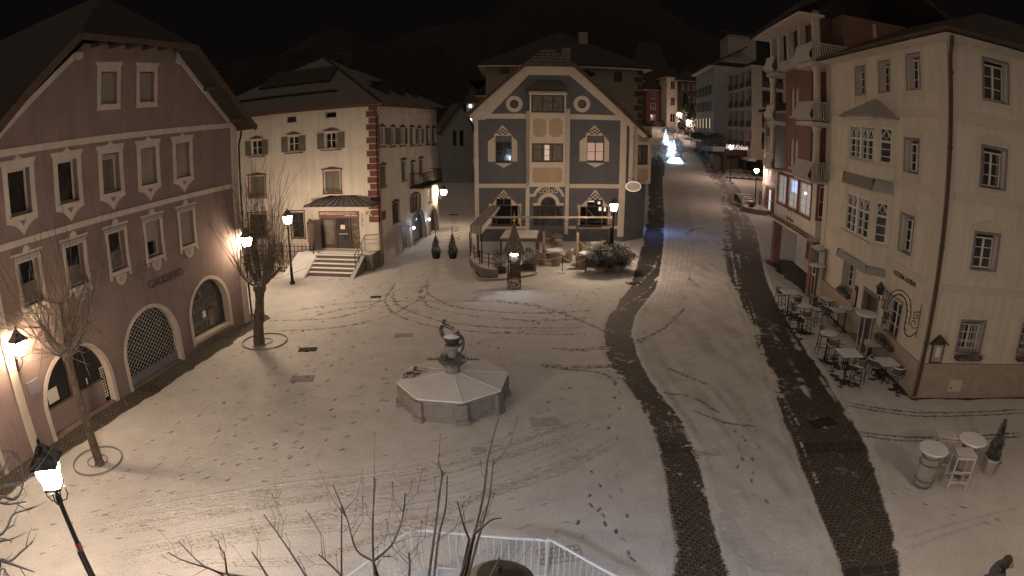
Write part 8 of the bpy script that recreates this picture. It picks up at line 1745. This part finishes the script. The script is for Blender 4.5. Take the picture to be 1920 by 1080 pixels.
nibtree('bare_tree', 'bare thin branches with upright twigs rising at the bottom centre before the barriers', (-.35, 2.6, 0), [
 [(850, 1120, D), (900, 960, D + .1), (915, 860, D + .2), (934, 786, D + .3)], [(872, 1100, D), (905, 980, D + .1), (918, 930, D + .2), (925, 862, D + .3)],
 [(800, 1110, D - .2), (815, 1000, D), (828, 900, D + .1), (832, 884, D + .1)], [(812, 1100, D), (822, 1010, D + .2), (836, 950, D + .2), (839, 892, D + .2)],
 [(707, 1110, D - .1), (700, 1050, D), (700, 960, D), (705, 898, D + .1)], [(700, 1052, D), (735, 1020, D), (755, 970, D + .1), (760, 925, D + .1)],
 [(700, 1052, D), (668, 1030, D + .1), (650, 970, D + .2), (625, 910, D + .2)], [(640, 1110, D + .2), (640, 1040, D + .2), (641, 950, D + .3)],
 [(590, 1110, D + .1), (560, 1060, D + .2), (520, 1000, D + .3), (495, 966, D + .3)], [(520, 1085, D + .2), (430, 1078, D + .3), (380, 1060, D + .4), (335, 1016, D + .4)],
 [(440, 1095, D + .4), (400, 1070, D + .3), (340, 1050, D + .3), (315, 1036, D + .3)], [(425, 1078, D), (420, 1040, D), (412, 1029, D)], [(500, 1080, D), (488, 1060, D), (472, 1036, D)],
 [(880, 1010, D + .1), (870, 985, D), (858, 940, D)], [(890, 1000, D), (920, 975, D), (940, 970, D + .1)], [(645, 1085, D), (620, 1060, D), (598, 1040, D)], [(766, 1100, D), (768, 1060, D), (766, 1037, D)], [(905, 1105, D), (930, 1060, D), (936, 1044, D)]],
 .0072, 'twig', 3, side=.36)
D = 6.4
nibtree('snowy_tree', 'snow laden pale branches reaching in at the lower left picture edge', (-7.6, 2.6, 0), [
 [(-60, 1010, D), (-10, 935, D), (30, 935, D + .1), (45, 900, D + .1), (36, 860, D + .2), (24, 845, D + .2)], [(-50, 960, D), (0, 915, D), (40, 905, D + .1), (60, 890, D + .1), (72, 880, D)],
 [(-60, 1030, D), (5, 1000, D), (25, 965, D), (55, 955, D)], [(-40, 1090, D), (0, 1050, D), (20, 1052, D), (45, 1030, D), (63, 1015, D)], [(-50, 920, D), (0, 890, D), (18, 855, D)],
 [(0, 1050, D), (30, 1060, D), (65, 1072, D)], [(-60, 1060, D - .1), (-10, 1020, D), (18, 1012, D), (20, 1018, D)], [(-40, 1110, D), (5, 1065, D), (15, 1095, D)], [(-60, 950, D), (-10, 940, D), (15, 945, D), (50, 940, D)]],
 .017, 'twigsnow', 8, side=.32, buds=False)

# ------------------------------------------------------------------ person walking out at the bottom right corner
hp = GZ(1884, 1050, 1.62); PT = thing('person', 'person in a grey violet coat with brown hair walking out at the bottom right corner', 'person', (hp.x, hp.y, 0), 0)
Rp = dict(pelvis=.15, waist=.135, chest=(.17, .13), neck=.055, head=.095, crown=.075, shL=.075, shR=.075, elL=.052, elR=.052, haL=.036, haR=.036, hi=.095, kn=.065, an=.045, to=.04)
Jp = dict(pelvis=(0, 0, .94), waist=(-.01, .02, 1.10), chest=(0, .01, 1.32), neck=(.03, -.02, 1.48), head=(.06, -.05, 1.60), crown=(.07, -.06, 1.70), shL=(-.04, .17, 1.40), elL=(-.12, .22, 1.14), haL=(.04, .22, .92), shR=(.02, -.18, 1.40), elR=(.04, -.24, 1.14), haR=(.22, -.2, 1.0), hiL=(-.01, .1, .88), knL=(.12, .1, .50), anL=(.02, .1, .09), toL=(.16, .1, .04), hiR=(-.01, -.1, .88), knR=(-.05, -.1, .50), anR=(-.25, -.1, .12), toR=(-.14, -.1, .05))
figure('body', Jp, Rp, m=M['skin'], par=PT, rz=-.9)
Rk = {k: (v + .035 if not hasattr(v, '__len__') else (v[0] + .035, v[1] + .035)) for k, v in Rp.items()}
names = ['pelvis', 'waist', 'chest', 'neck', 'shL', 'elL', 'haL', 'shR', 'elR', 'haR', 'hem']; Jc = {n: Jp[n] for n in names[:-1]}; Jc['neck'] = (.02, -.01, 1.45); Jc['hem'] = (0, 0, .62); Jc['haL'] = tuple(Vector(Jp['elL']).lerp(Vector(Jp['haL']), .85)); Jc['haR'] = tuple(Vector(Jp['elR']).lerp(Vector(Jp['haR']), .85))
Rk['hem'] = .20; Rk['neck'] = .075; idx = {n: i for i, n in enumerate(names)}
co_ = skin('coat', [(Jc[n], Rk[n]) for n in names], [(idx[a], idx[b]) for a, b in (('pelvis', 'waist'), ('waist', 'chest'), ('chest', 'neck'), ('chest', 'shL'), ('shL', 'elL'), ('elL', 'haL'), ('chest', 'shR'), ('shR', 'elR'), ('elR', 'haR'), ('pelvis', 'hem'))], M['coat'], PT, 2, root=0, rz=-.9)
legs = skin('trousers', [((0, 0, .94), .16)] + [(Jp[n], Rp[n[:2]] + .02) for n in ('hiL', 'knL', 'anL', 'hiR', 'knR', 'anR')], [(0, 1), (1, 2), (2, 3), (0, 4), (4, 5), (5, 6)], M['cloth_dark'], PT, 2, rz=-.9)
def loc2(v): r = Matrix.Rotation(-.9, 4, 'Z'); return r @ Vector(v)
for h in ('haL', 'haR'):
    s = MB(); c = Vector(Jp[h]); e = Vector(Jp['el' + h[2]]); d = (c - e).normalized(); sd = d.cross(Vector((0, 0, 1))).normalized(); up_ = sd.cross(d)
    for j, (L, o_) in enumerate(((.075, -.03), (.085, -.01), (.08, .01), (.065, .03))): a = c + d * .04 + sd * o_; s.tube([a, a + d * L * .55 - up_ * .012, a + d * L * .85 - up_ * .035], [.009, .008, .006], 6)
    a = c + d * .01 + sd * .035; s.tube([a, a + sd * .03 + d * .03, a + sd * .035 + d * .06], [.011, .009, .007], 6)
    q = s.build('fingers', M['skin'], PT, smooth=True); q.rotation_euler = (0, 0, -.9)
for h in ('L', 'R'):
    s = MB(); a, b = Vector(Jp['an' + h]), Vector(Jp['to' + h]); s.tube([a + Vector((-.06, 0, -.03)), a + Vector((.02, 0, -.02)), b, b + (b - a).normalized() * .06], [.045, .055, .045, .02], 10); q = s.build('shoe', M['cloth_dark'], PT, smooth=True); q.rotation_euler = (0, 0, -.9)
s = MB(); c = Vector(Jp['head']); s.lathe([(.001, .125), (.06, .115), (.10, .07), (.118, .0), (.112, -.07), (.07, -.13), (.001, -.14)], 16, (c.x - .015, c.y + .01, c.z + .035)); q = s.build('hair', M['hair'], PT, smooth=True); q.rotation_euler = (0, 0, -.9)
s = MB(); f_ = Vector((.09, -.02, 0)); s.ball(c + Vector((.075, -.02, .02)), .062, 10, 1.25); s.tube([c + Vector((.13, -.025, .04)), c + Vector((.152, -.03, .0)), c + Vector((.135, -.028, -.01))], [.008, .014, .01], 6)
q = s.build('face', M['skin'], PT, smooth=True); q.rotation_euler = (0, 0, -.9)
s = MB(); [s.ball(c + Vector((.128, -.025 + o_, .045)), .009, 6) for o_ in (-.028, .028)]; q = s.build('eye', M['cloth_dark'], PT); q.rotation_euler = (0, 0, -.9); s = MB(); s.bar(c + Vector((.134, -.045, -.03)), c + Vector((.134, -.005, -.03)), .006); q = s.build('mouth', M['hair'], PT); q.rotation_euler = (0, 0, -.9)
s = MB(); c2_ = loc2((.02, -.26, 1.18)); s.lathe([(.10, -.12), (.15, -.02), (.12, .12), (.03, .16)], 12, c2_); s.build('shoulder_bag', M['cloth_dark'], PT, smooth=True); s = MB(); s.tube([loc2((.0, -.27, 1.3)), loc2((.03, -.17, 1.52)), loc2((-.1, .12, 1.44))], .02, 6); s.build('scarf', M['cloth_dark'], PT)
# street lamp just outside the right picture edge: it throws the barrel table shadows
street_lamp('street lamp just outside the right picture edge, beside the walking person', (10.25, 5.0, 0), 4.0, 1.0, gm=LAMPD)
# ------------------------------------------------------------------ every far-apart piece of a part becomes a part of its own
def split_pieces(ob):
    me = ob.data; nv = len(me.vertices)
    if nv > 2500 or nv < 6: return
    co = np.empty(nv * 3, dtype=np.float64); me.vertices.foreach_get('co', co); co = co.reshape(-1, 3)
    par = list(range(nv))
    def find(a):
        while par[a] != a: par[a] = par[par[a]]; a = par[a]
        return a
    for e in me.edges:
        a, b = find(e.vertices[0]), find(e.vertices[1])
        if a != b: par[a] = b
    key = {}
    for i in range(nv):      # unwelded corners belong together
        k = (round(co[i, 0], 4), round(co[i, 1], 4), round(co[i, 2], 4))
        if k in key:
            a, b = find(i), find(key[k])
            if a != b: par[a] = b
        else: key[k] = i
    lab = np.array([find(i) for i in range(nv)]); roots, isl = np.unique(lab, return_inverse=True); k = len(roots)
    if k < 2 or k > 400: return
    lo = np.full((k, 3), np.inf); hi = np.full((k, 3), -np.inf); np.minimum.at(lo, isl, co); np.maximum.at(hi, isl, co); size = (hi - lo).max(1)
    gap = np.maximum(0, np.maximum(lo[:, None] - hi[None], lo[None] - hi[:, None])); near = np.sqrt((gap ** 2).sum(2)) <= np.maximum(.02, .5 * np.maximum(size[:, None], size[None]))
    comp = list(range(k))
    def f2(a):
        while comp[a] != a: a = comp[a]
        return a
    for a, b in zip(*np.nonzero(np.triu(near, 1))):
        x, y = f2(a), f2(b)
        if x != y: comp[x] = y
    cl = [f2(i) for i in range(k)]; groups = sorted(set(cl))
    if len(groups) < 2 or len(groups) > 40: return
    vg = np.array([groups.index(cl[i]) for i in isl])
    polys = [(list(p.vertices), p.material_index, p.use_smooth) for p in me.polygons]; mats_ = list(me.materials); xyz = co
    for g in range(len(groups)):
        ids = np.nonzero(vg == g)[0]; mp_ = {int(v): j for j, v in enumerate(ids)}; fs = [(f, m, s) for f, m, s in polys if int(f[0]) in mp_]
        if not fs: continue
        nm = bpy.data.meshes.new(ob.name.split('.')[0]); nm.from_pydata([tuple(xyz[i]) for i in ids], [], [[mp_[int(v)] for v in f] for f, m, s in fs])
        for m in mats_: nm.materials.append(m)
        for p, (f, m, s) in zip(nm.polygons, fs): p.material_index = m; p.use_smooth = s
        if g == 0: ob.data = nm
        else:
            o = bpy.data.objects.new(ob.name.split('.')[0], nm); COL.objects.link(o); o.parent = ob.parent; o.matrix_basis = ob.matrix_basis.copy()
SKIP = ('lettering', 'foliage', 'crown', 'branches', 'bars', 'balustrade', 'railing', 'cloth', 'fir_', 'body', 'coat', 'figure', 'winter', 'dry_foliage', 'fingers', 'picket', 'lattice')
for ob in [o for o in bpy.data.objects if o.type == 'MESH' and o.parent is not None]:
    if not any(w_s in ob.name for w_s in SKIP): split_pieces(ob)
# ------------------------------------------------------------------ night sky and the faint glow of the clouds
w = bpy.data.worlds.new('World'); SC.world = w; w.use_nodes = True; wn = w.node_tree; bg = wn.nodes['Background']
sky = wn.nodes.new('ShaderNodeTexSky'); sky.sky_type = 'NISHITA'; sky.sun_disc = False; sky.sun_elevation = math.radians(-9); sky.sun_rotation = math.radians(200)
rgb = wn.nodes.new('ShaderNodeMix'); rgb.data_type = 'RGBA'; rgb.blend_type = 'ADD'; rgb.inputs[0].default_value = 1; wn.links.new(sky.outputs[0], rgb.inputs[6]); rgb.inputs[7].default_value = (.034, .027, .026, 1)
wn.links.new(rgb.outputs[2], bg.inputs[0]); bg.inputs[1].default_value = .09
sd = bpy.data.lights.new('sun', 'SUN'); sd.energy = .465; sd.angle = math.radians(160); sd.color = (1, .75, .55)
so = bpy.data.objects.new('sun', sd); COL.objects.link(so); so.rotation_euler = (math.radians(50), 0, math.radians(-6)); so.location = (0, -5, 40)
vs = SC.view_settings; vs.view_transform = 'Standard'; vs.look = 'None'; vs.gamma = 1; vs.exposure = 0
SC.cycles.max_bounces = 5; SC.cycles.diffuse_bounces = 3; SC.cycles.glossy_bounces = 2; SC.cycles.sample_clamp_indirect = 3; SC.cycles.caustics_reflective = False; SC.cycles.caustics_refractive = False
